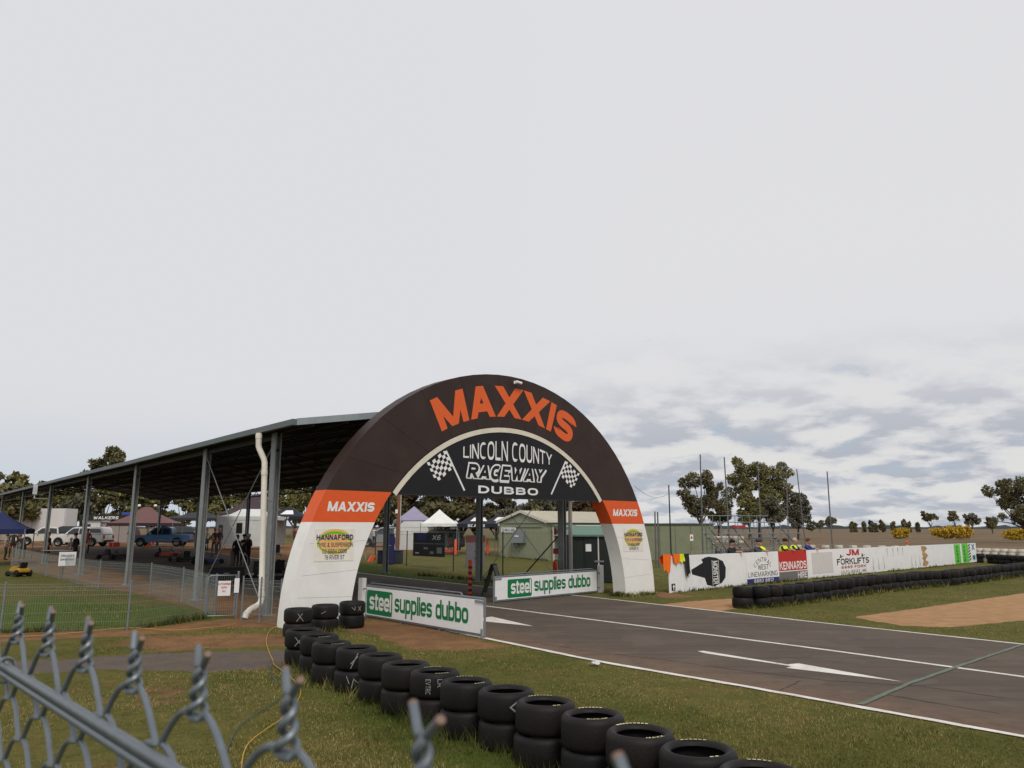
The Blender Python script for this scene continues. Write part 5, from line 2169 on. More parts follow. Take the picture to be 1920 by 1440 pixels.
# ------------------------------------------------------------------ marquees
def marquee(loc, rz, w, d, ez, pz, m, label, legs=GALV, valance=.28, name='marquee', tri=False, mv=None, ridge=0.0):
    t = thing(name, (loc[0], loc[1], gz(loc[0], loc[1])), rz, label, 'marquee', 'pop-up marquees in the paddock')
    for x in (-w / 2, w / 2):
        for y in (-d / 2, d / 2):
            plate('leg', x - .025, x + .025, 0, ez, y - .025, y + .025, legs, t)
    mb = MB()
    n = 8
    cs = [(-w / 2, -d / 2), (w / 2, -d / 2), (w / 2, d / 2), (-w / 2, d / 2)]
    vs, fs = [], []
    for k in range(n + 1):
        u = k / n
        s = 1 - u
        z = ez + (pz - ez) * (u ** 1.25)
        for x, y in cs:
            vs.append((x * (s * (1 - ridge) + ridge * (1 if abs(x) > 0 else 1) * max(s, ridge)) if ridge else x * s, y * s, z))
    for k in range(n):
        for i in range(4):
            j = (i + 1) % 4
            fs.append((4 * k + i, 4 * k + j, 4 * k + 4 + j, 4 * k + 4 + i))
    if ridge:
        fs.append((4 * n, 4 * n + 1, 4 * n + 2, 4 * n + 3))
    mb.add(vs, fs)
    mb.build('canopy', m, t, smooth=True)
    for i in range(4):
        (x0, y0), (x1, y1) = cs[i], cs[(i + 1) % 4]
        mb = MB()
        k = 8
        vs = []
        for j in range(k + 1):
            x, y = x0 + (x1 - x0) * j / k, y0 + (y1 - y0) * j / k
            o = 1.006
            vs += [(x * o, y * o, ez + .005), (x * o, y * o, ez - valance + .02 * math.sin(j * 2.1))]
        mb.add(vs, [(2 * j, 2 * j + 1, 2 * j + 3, 2 * j + 2) for j in range(k)])
        mb.build('valance', mv or m, t)
    return t


def cloth(n, c):
    return M(n, c, .8, var=.08, vscale=1.5)


p = at(-2, 1010, 45)
marquee(p, .4, 3.0, 3.0, 2.05, 3.05, cloth('navy_canvas', S(30, 40, 84)), 'navy blue marquee at the left edge under the shelter eave')
p = at(270, 1020, 76)
t = marquee(p, .15, 6.0, 3.6, 2.1, 3.65, cloth('maroon_canvas', S(112, 80, 78)), 'dusty maroon marquee behind the blue utility', ridge=.35, mv=cloth('dark_maroon_canvas', S(60, 40, 44)))
for x in (-.75, .75):
    mb = MB()
    mb.ball((x, 0, 3.8), (.16, .12, .14), 8, 6)
    mb.build('peak_cap', WHITE, t, smooth=True)
p = at(478, 1010, 78)
t = marquee(p, .1, 6.4, 4, 3.05, 5.0, cloth('dark_plum_canvas', S(70, 56, 62)), 'dark plum marquee with a pink logo strip, behind the white tent', ridge=.3)
plate('logo_strip', -.6, 2.4, 2.8, 3.12, -2.05, -2.03, M('pink_logo', S(226, 170, 170), .6, var=.3, vscale=3), t)
p = at(468, 1030, 62)
t = marquee(p, .12, 4.6, 3.4, 2.55, 3.15, cloth('white_canvas', S(214, 216, 212)), 'white walled tent behind the group of people under the shelter', ridge=.6)
W2 = cloth('white_canvas', S(214, 216, 212))
plate('wall_sheet', -2.28, 2.28, .25, 2.5, -1.68, -1.66, W2, t)
plate('wall_sheet', -2.28, -2.26, .25, 2.5, -1.66, 1.66, W2, t)
plate('window_opening', -.75, -.3, 1.25, 2.05, -1.70, -1.685, BLACK, t)
plate('window_opening', -2.05, -1.75, .95, 1.9, -1.70, -1.685, M('clear_pvc', S(96, 90, 92), .3), t)
p = at(538, 1035, 66)
t = marquee(p, .1, 3.4, 3, 2.6, 3.5, cloth('black_canvas', S(36, 38, 50)), 'black marquee with white lettering left of the arch leg')
flat_text('COLD BAY', -1.2, 2.36, 1.5, .2, LETTER, t, y=-1.53, t=.2)
mb = MB()
mb.add([(-.5, -1.2, 2.78), (.6, -1.2, 2.78), (.45, -.75, 3.12), (-.1, -.75, 3.12)], [(0, 1, 2, 3)])
mb.build('logo_patch', LETTER, t)
plate('side_wall', -1.6, -.4, .3, 2.3, 1.2, 1.22, W2, t)
p = at(775, 1020, 66)
t = marquee(p, .1, 3.3, 3, 2.35, 3.55, cloth('lavender_canvas', S(148, 142, 166)), 'lavender grey marquee seen through the arch', mv=cloth('lavender_valance', S(120, 116, 140)))
p = at(771, 1022, 63)
t2 = thing('tent', (p.x, p.y, gz(p.x, p.y)), .1, 'small white walled tent below the lavender marquee', 'tent')
mb = MB()
mb.prism([(-1.35, 0), (1.35, 0), (1.35, 1.7), (.9, 2.25), (-.6, 2.25), (-1.35, 1.6)], lambda x, z, t_: (x, t_, z), -.9, .9)
mb.build('tent_wall', W2, t2)
for z in (1.2, 1.75):
    plate('seam', -1.3, 1.3, z, z + .03, -.912, -.902, M('tent_seam', S(176, 178, 176), .8), t2)
p = at(823, 1022, 60)
marquee(p, .12, 2.9, 2.9, 2.18, 3.28, cloth('bright_white_canvas', S(226, 226, 220)), 'white peaked marquee over a grey car, seen through the arch', valance=.22)
for px, d, lb, lt in ((893, 60, 'black marquee lettered for the scales, left of the shelter column', 'SCALES'), (936, 64, 'black marquee lettered for the scales, half hidden by the shed', 'SCALES')):
    p = at(px, 1022, d)
    t = marquee(p, .1, 3.1, 3, 2.3 if px < 900 else 2.45, 3.2, cloth('black_canvas', S(36, 38, 50)), lb)
    flat_text(lt, -.75, (2.3 if px < 900 else 2.45) - .24, 1.3, .2, LETTER, t, y=-1.525, t=.22, gap=.1, slant=.1)
    mb = MB()
    zb_ = 2.3 if px < 900 else 2.45
    mb.add([(-.55, -1.22, zb_ + .2), (.75, -1.22, zb_ + .2), (.6, -.8, zb_ + .47), (-.2, -.8, zb_ + .47)], [(0, 1, 2, 3)])
    mb.build('logo_patch', LETTER, t)

# ------------------------------------------------------------------ vehicles
GLASS = M('car_glass', S(34, 42, 46), .12, var=.1, spec=.6)
TYREB = M('car_tyre', S(26, 25, 25), .8)
RIM = M('alloy_rim', S(150, 152, 154), .35, metal=.5)
LAMP = M('lamp_lens', S(220, 216, 206), .25)
TAIL = M('tail_lens', S(150, 26, 22), .3)


def prof_solid(prof, hw):
    """side profile polygon [(x,z)] with half width hw(z)"""
    n = len(prof)
    mb = MB()
    vs = [(x, -hw(z), z) for x, z in prof] + [(x, hw(z), z) for x, z in prof]
    fs = [tuple(range(n)), tuple(range(2 * n - 1, n - 1, -1))] + [(i, n + i, n + (i + 1) % n, (i + 1) % n) for i in range(n)]
    mb.add(vs, fs)
    return mb


def bevelled(mb, name, m, parent, w=.04):
    o = mb.build(name, m, parent)
    bm = bmesh.new()
    bm.from_mesh(o.data)
    ed = [e for e in bm.edges if len(e.link_faces) == 2 and e.calc_face_angle(0) > R(25)]
    bmesh.ops.bevel(bm, geom=ed, offset=w, segments=2, affect='EDGES', clamp_overlap=True)
    for f in bm.faces:
        f.smooth = True
    for e in bm.edges:
        if len(e.link_faces) == 2 and e.calc_face_angle(0) > R(40):
            e.smooth = False
    bm.to_mesh(o.data)
    bm.free()
    return o


def wheel(parent, x, y, r=.37):
    s = math.copysign(1, y)
    mb = MB()
    mb.lathe([(r * .55, y - s * .2), (r * .96, y - s * .2), (r, y - s * .16), (r, y - s * .03), (r * .96, y), (r * .62, y + s * .004), (r * .6, y - s * .05)], 20, c=(x, 0, r), axis='y', close=True)
    w = mb.build('wheel', TYREB, parent, smooth=True)
    mb = MB()
    mb.lathe([(0, y - s * .03), (r * .2, y - s * .02), (r * .28, y - s * .06), (r * .5, y - s * .05), (r * .61, y - s * .012)], 20, c=(x, 0, r), axis='y')
    for k in range(6):
        a = math.pi * k / 3
        mb.bar((x + r * .18 * math.cos(a), y - s * .025, r + r * .18 * math.sin(a)), (x + r * .56 * math.cos(a), y - s * .02, r + r * .56 * math.sin(a)), .05, .03)
    mb.build('rim', RIM, w, smooth=True)


def vehicle(kind, loc, rz, paint, label, z=None):
    t = thing('parked_car', (loc[0], loc[1], gz(loc[0], loc[1]) if z is None else z), rz, label, 'car', 'vehicles parked in the paddock')
    hwl = lambda z_: .80 + .12 * math.sin(math.pi * min(1, max(0, (z_ - .25) / .9)) ** .8) if z_ < 1.2 else .84
    hwc = lambda z_: .86 - .20 * max(0, (z_ - 1.0) / .75)
    if kind == 'ute':
        low = [(-2.55, .42), (-2.5, .98), (-2.45, 1.06), (.55, 1.06), (.75, 1.08), (1.15, 1.06), (2.1, .98), (2.48, .84), (2.58, .6), (2.52, .36), (1.95, .34), (-2.0, .36)]
        cab = [(-1.0, 1.05), (-.92, 1.6), (-.7, 1.74), (.3, 1.74), (.55, 1.66), (1.22, 1.06)]
        wins = [[(-.86, 1.12), (-.8, 1.58), (-.2, 1.62), (-.2, 1.12)], [(-.12, 1.12), (-.12, 1.63), (.42, 1.6), (1.0, 1.12)]]
        wb = (1.62, -1.52)
    elif kind == 'wagon':
        low = [(-2.3, .42), (-2.3, .95), (-2.25, 1.08), (1.0, 1.06), (2.0, .96), (2.3, .82), (2.36, .55), (2.3, .34), (-2.2, .34)]
        cab = [(-2.22, 1.06), (-2.0, 1.6), (-1.7, 1.74), (.1, 1.74), (.4, 1.66), (1.1, 1.06)]
        wins = [[(-2.0, 1.14), (-1.85, 1.56), (-1.1, 1.62), (-1.1, 1.14)], [(-1.02, 1.14), (-1.02, 1.63), (-.15, 1.63), (-.15, 1.14)], [(-.07, 1.14), (-.07, 1.63), (.3, 1.58), (.88, 1.14)]]
        wb = (1.4, -1.35)
    bevelled(prof_solid(low, hwl), 'body', paint, t, .05)
    bevelled(prof_solid(cab, hwc), 'cabin', paint, t, .05)
    for w in wins:
        for s in (-1, 1):
            mb = MB()
            mb.add([(x, s * (hwc(z_) + .012), z_) for x, z_ in w], [tuple(range(len(w)))])
            mb.build('window', GLASS, t)
    fr, bk = cab[-2:], cab[:2]
    for (xa, za), (xb, zb), nm, sg in ((fr[0], fr[1], 'windscreen', 1), (bk[1], bk[0], 'rear_window', -1)):
        mb = MB()
        dx_, dz_ = (zb - za), (xa - xb)
        ln = math.hypot(dx_, dz_)
        ox, oz = abs(dx_) / ln * .014 * sg, abs(dz_) / ln * .014
        pts = []
        for u, k in ((.08, .88), (.9, .9)):
            x, z_ = xa + (xb - xa) * u + ox, za + (zb - za) * u + oz
            pts.append((x, hwc(z_) * k, z_))
        mb.add([(pts[0][0], -pts[0][1], pts[0][2]), (pts[0][0], pts[0][1], pts[0][2]), (pts[1][0], pts[1][1], pts[1][2]), (pts[1][0], -pts[1][1], pts[1][2])], [(0, 1, 2, 3)])
        mb.build(nm, GLASS, t)
    if kind == 'ute' and 'canopy' in label:
        can = [(-2.5, 1.07), (-2.3, 1.62), (-2.15, 1.72), (-1.08, 1.76), (-1.03, 1.07)]
        bevelled(prof_solid(can, lambda z_: .86 - .1 * max(0, (z_ - 1.0) / .75)), 'canopy', paint, t, .05)
        for s in (-1, 1):
            mb = MB()
            mb.add([(x, s * (.875 - .1 * max(0, (z_ - 1.0) / .75)), z_) for x, z_ in ((-2.28, 1.22), (-2.16, 1.56), (-1.2, 1.6), (-1.2, 1.22))], [(0, 1, 2, 3)])
            mb.build('window', GLASS, t)
    for x in wb:
        for s in (-1, 1):
            mb = MB()
            n = 14
            mb.add([(x + .46 * math.cos(math.pi * i / n), s * .932, .37 + .46 * math.sin(math.pi * i / n)) for i in range(n + 1)], [tuple(range(n + 1))])
            mb.build('wheel_arch', BLACK, t)
            wheel(t, x, s * .945)
    for s in (-1, 1):
        mb = MB()
        mb.ball((low[-5][0] - .16 if kind == 'ute' else 2.2, s * .68, .8), (.14, .17, .1), 10, 6)
        mb.build('headlight', LAMP, t, smooth=True)
        plate('tail_light', -2.57 if kind == 'ute' else -2.33, -2.5 if kind == 'ute' else -2.28, .72, 1.0, s * .72 - .08, s * .72 + .08, TAIL, t)
        mb = MB()
        mb.ball((.78, s * 1.0, 1.14), (.08, .12, .09), 8, 6)
        mb.build('mirror', paint if 'blue' not in label else RIM, t, smooth=True)
    plate('bumper', 2.5 if kind == 'ute' else 2.3, 2.62 if kind == 'ute' else 2.42, .36, .56, -.7, .7, BLACK, t)
    plate('rear_bumper', -2.64 if kind == 'ute' else -2.4, -2.54 if kind == 'ute' else -2.31, .4, .58, -.75, .75, BLACK, t)
    return t


WCAR = M('white_car_paint', (.66, .65, .63), .3, var=.04, spec=.5, grime=S(170, 130, 100), gscale=1, gamt=.4)
BCAR = M('blue_car_paint', S(58, 98, 138), .28, metal=.2, var=.06)
GCAR = M('grey_car_paint', S(84, 88, 92), .3, metal=.2, var=.06)
SCAR = M('silver_car_paint', S(150, 154, 156), .3, metal=.3, var=.06)
p = at(152, 1022, 71)
vehicle('ute', p, math.pi - .06, WCAR, 'white utility with a white canopy on its tray, parked side on')
p = at(86, 1022, 76)
vehicle('ute', p, math.pi + .5, M('cream_car_paint', (.62, .60, .55), .35, grime=S(170, 130, 100), gamt=.5), 'white utility behind the canopied one, turned towards the shelter')
p = at(121, 1015, 86)
vehicle('wagon', p, math.pi + .1, M('dark_car_paint', S(46, 50, 54), .3), 'dark wagon mostly hidden behind the two white utilities')
p = at(303, 1030, 71)
vehicle('ute', p, math.pi + .12, BCAR, 'metallic blue utility parked under the maroon marquee')
p = at(822, 1030, 62)
vehicle('wagon', p, math.pi / 2 + .75, GCAR, 'grey wagon parked under the white peaked marquee')
p = at(722, 1022, 70)
vehicle('wagon', p, math.pi - .1, SCAR, 'silver wagon half hidden behind the left arch leg')
p = at(352, 1020, 84)
vehicle('wagon', p, .2, M('black_car_paint', S(38, 40, 44), .3), 'dark wagon parked behind the blue utility')
p = at(226, 1020, 88)
vehicle('wagon', p, 2.6, M('maroon_car_paint', S(92, 46, 44), .35), 'maroon wagon in shade behind the red fuel cans')
p = at(18, 1022, 80)
vehicle('wagon', p, .4, M('gold_car_paint', S(150, 140, 120), .35), 'beige wagon behind the navy marquee at the left edge')
p = at(370, 1015, 92)
marquee(p, .1, 7.5, 3.5, 2.6, 3.3, cloth('charcoal_canvas', S(46, 48, 50)), 'low charcoal marquee behind the second shelter column', ridge=.5)
# white semi trailer
p = at(72, 1020, 96)
t = thing('semi_trailer', (p.x, p.y, gz(p.x, p.y)), -.03, 'long white box trailer parked behind the white utilities', 'trailer')
bx_ = plate('box', -4.4, 3.8, 1.05, 3.75, -1.2, 1.2, M('white_trailer', S(222, 219, 219), .5, var=.04), t)
for x in np.linspace(-4.3, 3.7, 3):
    plate('corner_post', x - .05, x + .05, 1.05, 3.76, -1.215, -1.202, M('trailer_trim', S(186, 184, 186), .5), bx_)
plate('chassis', -4.0, 3.6, .75, 1.04, -.5, .5, BLACK, t)
for x in (-3.2, -2.2, 2.6):
    for s in (-1, 1):
        wheel(t, x, s * 1.1, .48)
# camper trailer with a dark annexe behind the white ute
p = at(205, 1015, 82)
t = thing('camper_trailer', (p.x, p.y, gz(p.x, p.y)), .02, 'white camper with a grey annexe under a dark lettered roof', 'camper')
plate('body', -2.4, -.6, .6, 2.35, -1, 1, WCAR, t)
plate('window', -2.2, -1.6, 1.7, 2.0, -1.012, -1.002, GLASS, t)
plate('annexe_wall', -.58, 2.4, .1, 2.2, -.9, -.85, M('grey_canvas', S(150, 142, 136), .8, var=.08), t)
pr_ = plate('roof', -2.6, 3.0, 2.36, 2.95, -1.25, -1.1, M('dark_roof_cloth', S(38, 40, 44), .7), t)
flat_text('WALKERS', -1.3, 2.48, 2.6, .3, LETTER, pr_, y=-1.256, t=.22, gap=.12, slant=.2)
plate('blue_tarp', 1.6, 2.6, 2.955, 3.2, -1.2, -.9, M('blue_tarp', S(60, 80, 170), .6), t)
for x in (-.5, 2.35):
    plate('leg', x - .03, x + .03, 0, 2.3, -1.0, -.95, GALV, t)
for s in (-1, 1):
    wheel(t, -1.5, s * .95, .36)

# ------------------------------------------------------------------ people
SKIN = M('skin', S(176, 128, 104), .6, var=.06)


def cloth_m(c):
    return M('cloth_%d_%d_%d' % c, S(*c), .85, var=.12, vscale=14)


def person(loc, rz, label, shirt, legs, shoes=(40, 36, 34), hair=(60, 44, 34), hat=None, vest=None, pose='stand', scale=1.0, group='people at the kart track'):
    t = thing('person', (loc[0], loc[1], gz(loc[0], loc[1]) if len(loc) < 3 else loc[2]), rz, label, 'person', group)
    V_, E_, Rd = [], [], []

    def v(p, r, par=None):
        V_.append(Vector(p))
        Rd.append(r if isinstance(r, tuple) else (r, r))
        if par is not None:
            E_.append((par, len(V_) - 1))
        return len(V_) - 1
    # facing +x ; y to the left
    lean = {'stand': 0, 'lean': .22, 'bend': .95, 'walk': .06}[pose]
    hipz = .93 if pose != 'lean' else .96

    def up_(d, x=0, y=0):           # point at distance d up the leaning spine
        return Vector((x + math.sin(lean) * d, y, hipz + math.cos(lean) * d))
    pel = v((0, 0, hipz), (.155, .12))
    wst = v(up_(.17), (.135, .105), pel)
    chs = v(up_(.36), (.165, .115), wst)
    shd = v(up_(.50), (.13, .09), chs)
    nck = v(up_(.575), .058, shd)
    hl = lean * .35
    nb_ = up_(.575)
    hd0 = v((nb_.x + .035, 0, nb_.z + .07), .078, nck)
    hd1 = v((nb_.x + .05 + hl * .1, 0, nb_.z + .165), .098, hd0)
    v((nb_.x + .045 + hl * .1, 0, nb_.z + .25), .062, hd1)
    v((nb_.x + .155 + hl * .1, 0, nb_.z + .135), .018, hd1)      # nose
    hands = []
    for s in (-1, 1):
        sp = up_(.475)
        sh = v((sp.x, s * .185, sp.z), .06, shd)
        if pose == 'lean':
            el = v((sp.x + .16, s * .28, 1.30), .047, sh)
            wr = v((sp.x + .38, s * .08, 1.335), .036, el)
            hdv = Vector((.09, -s * .06, -.02))
        elif pose == 'bend':
            el = v((sp.x + .10, s * .24, sp.z - .24), .045, sh)
            wr = v((sp.x + .28, s * .16, sp.z - .40), .033, el)
            hdv = Vector((.06, -s * .01, -.06))
        elif pose == 'walk':
            el = v((sp.x - .05 * s, s * .24, sp.z - .28), .045, sh)
            wr = v((sp.x + .12 - .05 * s, s * .22, sp.z - .48), .033, el)
            hdv = Vector((.04, 0, -.08))
        else:
            el = v((sp.x - .03, s * .25, sp.z - .28), .045, sh)
            wr = v((sp.x + .14, s * (.24 if s > 0 else .14), sp.z - (.50 if s > 0 else .34)), .033, el)
            hdv = Vector((.07, -s * .02, -.05))
        wp = V_[wr]
        pm = v(wp + hdv * .9, (.036, .022), wr)
        side = Vector((-hdv.y, hdv.x, 0))
        side = (side.normalized() if side.length > 1e-3 else Vector((0, 1, 0)))
        for k in range(4):
            b_ = V_[pm] + side * (.026 * (k - 1.5)) + hdv * .35
            f1 = v(b_ + hdv * .35, .011, pm)
            v(b_ + hdv * (.75 - .08 * abs(k - 1.4)) + Vector((0, 0, -.018)), .0085, f1)
        v(V_[pm] + side * -.055 * s + hdv * .1, .011, pm)
        st = {'walk': .22 * s, 'bend': .05, 'lean': -.05 * s}.get(pose, .0)
        hip = v((-.0, s * .095, hipz - .06), (.092, .092), pel)
        kn = v((st * .5 + .04, s * .12, .49), .062, hip)
        an = v((st - .02, s * .125, .09), .042, kn)
        v((st + .15, s * .14, .045), (.042, .034), an)
    me = bpy.data.meshes.new('body')
    me.from_pydata([p * scale for p in V_], E_, [])
    o = bpy.data.objects.new('body', me)
    COL.objects.link(o)
    md = o.modifiers.new('skin', 'SKIN')
    md.use_smooth_shade = True
    for i, sv in enumerate(me.skin_vertices[0].data):
        sv.radius = (Rd[i][0] * scale, Rd[i][1] * scale)
        sv.use_root = (i == 0)
    sb = o.modifiers.new('sub', 'SUBSURF')
    sb.levels = sb.render_levels = 1
    dg = bpy.context.evaluated_depsgraph_get()
    ev = o.evaluated_get(dg)
    nm = bpy.data.meshes.new_from_object(ev)
    bpy.data.objects.remove(o)
    nm.materials.clear()
    for m in (SKIN, cloth_m(shirt), cloth_m(legs), cloth_m(shoes)):
        nm.materials.append(m)
    neck = V_[nck]
    wrz = [V_[i] for i in range(len(V_))]
    axisv = (up_(1) - up_(0))
    for f in nm.polygons:
        c = Vector(f.center) / scale
        rel = (c - Vector((0, 0, hipz))).dot(axisv)
        if c.z < .10:
            k = 3
        elif rel < .03 and c.z < hipz + .1:
            k = 2
        elif rel < .555 or (c - neck).length > .33 and rel < .6:
            k = 1
        else:
            k = 0
        f.material_index = k
        f.use_smooth = True
    # bare hands and forearms
    hv = [i for i, r in enumerate(Rd) if r == (.036, .022)]
    for f in nm.polygons:
        c = Vector(f.center) / scale
        for i in hv:
            if (c - V_[i]).length < (.12 if 'jacket' in label else .2):
                f.material_index = 0
    nm.name = 'body'
    b = link('body', nm, t)
    hc = V_[hd1] * scale
    mb = MB()
    if hat:
        mb.ball((hc.x - .012, 0, hc.z + .055), (.118 * scale, .108 * scale, .085 * scale), 12, 8)
        mb.hexa([(hc.x + .07, -.07, hc.z + .045), (hc.x + .19, -.05, hc.z + .035), (hc.x + .19, .05, hc.z + .035), (hc.x + .07, .07, hc.z + .045),
                 (hc.x + .07, -.07, hc.z + .06), (hc.x + .19, -.05, hc.z + .048), (hc.x + .19, .05, hc.z + .048), (hc.x + .07, .07, hc.z + .06)])
        mb.build('cap', cloth_m(hat), t, smooth=True)
    else:
        mb.ball((hc.x - .025, 0, hc.z + .04), (.108 * scale, .104 * scale, .105 * scale), 12, 8)
        mb.build('hair', cloth_m(hair), t, smooth=True)
    eye = MB()
    for s in (-1, 1):
        eye.ball((hc.x + .088 * scale, s * .034 * scale, hc.z + .0), .011 * scale, 6, 4)
    eye.build('eyes', BLACK, t)
    if vest:
        mb = MB()
        rings = []
        n = 16
        for d, rx, ry in ((-.06, .175, .21), (.1, .17, .20), (.28, .185, .235), (.42, .17, .245), (.5, .125, .19), (.555, .085, .10)):
            p0 = up_(d)
            rings.append([(p0.x + rx * math.cos(2 * math.pi * i / n) * math.cos(lean), ry * math.sin(2 * math.pi * i / n), p0.z - rx * math.cos(2 * math.pi * i / n) * math.sin(lean)) for i in range(n)])
        vs = [tuple(x * scale for x in q) for rg in rings for q in rg]
        mb.add(vs, [(r * n + i, r * n + (i + 1) % n, (r + 1) * n + (i + 1) % n, (r + 1) * n + i) for r in range(len(rings) - 1) for i in range(n)])
        mb.build('vest', vest, t, smooth=True)
    return t


HIVIS = M('hi_vis_yellow', S(216, 240, 30), .7, var=.05)
face = WTH - math.pi / 2
for s, off, lb, kw in (
        (4.95, .52, 'person in a dark top with bare forearms resting on the first sign board', dict(shirt=(40, 42, 48), legs=(40, 42, 50), hat=(34, 36, 44), pose='lean')),
        (7.0, .52, 'person in a charcoal shirt leaning on the board with the navy strip', dict(shirt=(72, 72, 78), legs=(44, 46, 56), hat=(60, 60, 66), pose='lean')),
        (7.9, .75, 'person in a yellow hi-vis vest standing turned away, tallest at the wall', dict(shirt=(36, 40, 56), legs=(40, 42, 52), hat=(44, 56, 92), pose='stand', vest=HIVIS)),
        (9.4, .52, 'person in a black cap and yellow vest leaning on the red board', dict(shirt=(34, 36, 44), legs=(40, 42, 50), hat=(38, 34, 38), pose='lean', vest=HIVIS)),
        (10.35, .55, 'grey-haired person in a yellow vest at the right end of the red board', dict(shirt=(36, 40, 56), legs=(40, 42, 50), hair=(176, 168, 160), pose='lean', vest=HIVIS)),
        (11.6, .52, 'person in a royal blue jacket leaning on the forklift board', dict(shirt=(44, 56, 128), legs=(40, 42, 50), hair=(98, 66, 48), pose='lean'))):
    q = wallp(s, off)
    person((q.x, q.y), face + (2.2 if 'turned away' in lb else random.uniform(-.25, .25)), lb, group='marshals at the sponsor boards', **kw)
G2 = 'people in the paddock'
for (px, d, rz, lb, kw) in (
        (45, 50, 2.6, 'person in a black shirt and shorts bending by the navy marquee', dict(shirt=(44, 38, 36), legs=(52, 56, 44), hair=(120, 70, 50), pose='bend')),
        (89, 47, -.2, 'person in black clothes standing at the table beside the shelter column', dict(shirt=(24, 24, 32), legs=(22, 22, 28), hair=(30, 26, 26))),
        (142, 46, 3.0, 'person in navy clothes at the right end of the table', dict(shirt=(26, 30, 46), legs=(26, 30, 44), hat=(30, 30, 44))),
        (133, 47.5, 2.6, 'child in a grey top with fair hair beside the table', dict(shirt=(128, 122, 116), legs=(60, 56, 54), hair=(200, 160, 90), scale=.8)),
        (163, 54, -1.2, 'person in a red top and dark trousers walking by the white utility', dict(shirt=(168, 74, 66), legs=(30, 28, 32), shoes=(120, 50, 40), hair=(96, 76, 66), pose='walk')),
        (402, 54, -1.4, 'person in a maroon shirt and red cap among the paddock tables', dict(shirt=(112, 34, 42), legs=(80, 76, 80), hat=(186, 70, 70))),
        (411, 55, -1.9, 'person in a grey shirt and straw hat beside the red capped one', dict(shirt=(80, 84, 100), legs=(86, 80, 76), hat=(190, 164, 140))),
        (444, 43, 1.2, 'person in black with a hand on the hip, left of the group under the shelter', dict(shirt=(22, 22, 28), legs=(22, 22, 30), hair=(110, 64, 52))),
        (458, 44, 2.4, 'person in a black race suit with pale stripes, middle of the group', dict(shirt=(26, 26, 34), legs=(20, 20, 28), hat=(24, 24, 26))),
        (467, 44.5, 2.9, 'pale haired person in black at the right of the group', dict(shirt=(24, 24, 30), legs=(22, 22, 28), hair=(190, 186, 184))),
        (436, 42, .6, 'person in black bending over a kart under the shelter', dict(shirt=(20, 20, 24), legs=(96, 84, 78), hair=(26, 24, 26), pose='bend')),
        (12, 49, .4, 'person in a grey shirt seated low under the navy marquee', dict(shirt=(150, 148, 146), legs=(50, 46, 48), hair=(70, 54, 44), scale=.9)),
        (24, 51, 2.2, 'person in dark green under the navy marquee', dict(shirt=(48, 54, 46), legs=(44, 40, 40), hair=(54, 40, 34))),
        (196, 72, 1.0, 'person in a dark jacket behind the canopied utility', dict(shirt=(40, 38, 40), legs=(46, 46, 54), hair=(60, 50, 44))),
        (243, 66, -.6, 'person in a white shirt beside the third shelter column', dict(shirt=(206, 204, 200), legs=(54, 56, 66), hair=(80, 60, 46))),
        (388, 58, 2.8, 'person in a cream top under the charcoal marquee', dict(shirt=(196, 184, 160), legs=(80, 76, 70), hair=(190, 184, 176))),
        (552, 62, .3, 'person in a maroon top beside the black lettered marquee', dict(shirt=(110, 44, 46), legs=(46, 46, 54), hair=(44, 36, 32))),
        (701, 66, 1.0, 'person in a pale shirt beside the silver wagon', dict(shirt=(190, 190, 192), legs=(60, 60, 70), hair=(60, 44, 38))),
        (843, 64, 2.0, 'person in a red shirt beside the grey wagon', dict(shirt=(186, 66, 60), legs=(44, 44, 52), hair=(40, 32, 30)))):
    q = at(px, 1020, d)
    person((q.x, q.y), rz, lb, group=G2, **kw)

# ------------------------------------------------------------------ paddock clutter
TABLE = M('table_top', S(150, 148, 146), .5, var=.1)


def table(px, d, w, dep, h, rz, label, top=TABLE):
    q = at(px, 1020, d)
    t = thing('folding_table', (q.x, q.y, gz(q.x, q.y)), rz, label, 'table', 'folding tables in the paddock')
    plate('table_top', -w / 2, w / 2, h - .04, h, -dep / 2, dep / 2, top, t)
    for x in (-w / 2 + .1, w / 2 - .1):
        for s in (-1, 1):
            mb = MB()
            mb.bar((x, -s * dep * .45, 0), (x, s * dep * .45, h - .042), .03)
            mb.build('leg', GALVD, t)
    return t


table(115, 46.5, 1.9, .7, .78, .1, 'long folding table between the black clad people at the shelter edge')
table(318, 62, 2.2, .6, .72, .1, 'folding table in front of the blue utility')
table(712, 50, 1.9, .6, .85, .15, 'dark topped folding table behind the left shelter column', DARKSTEEL)
table(417, 56, 2.4, .6, .6, .05, 'low pale bench table behind the two hatted people', WHITE)
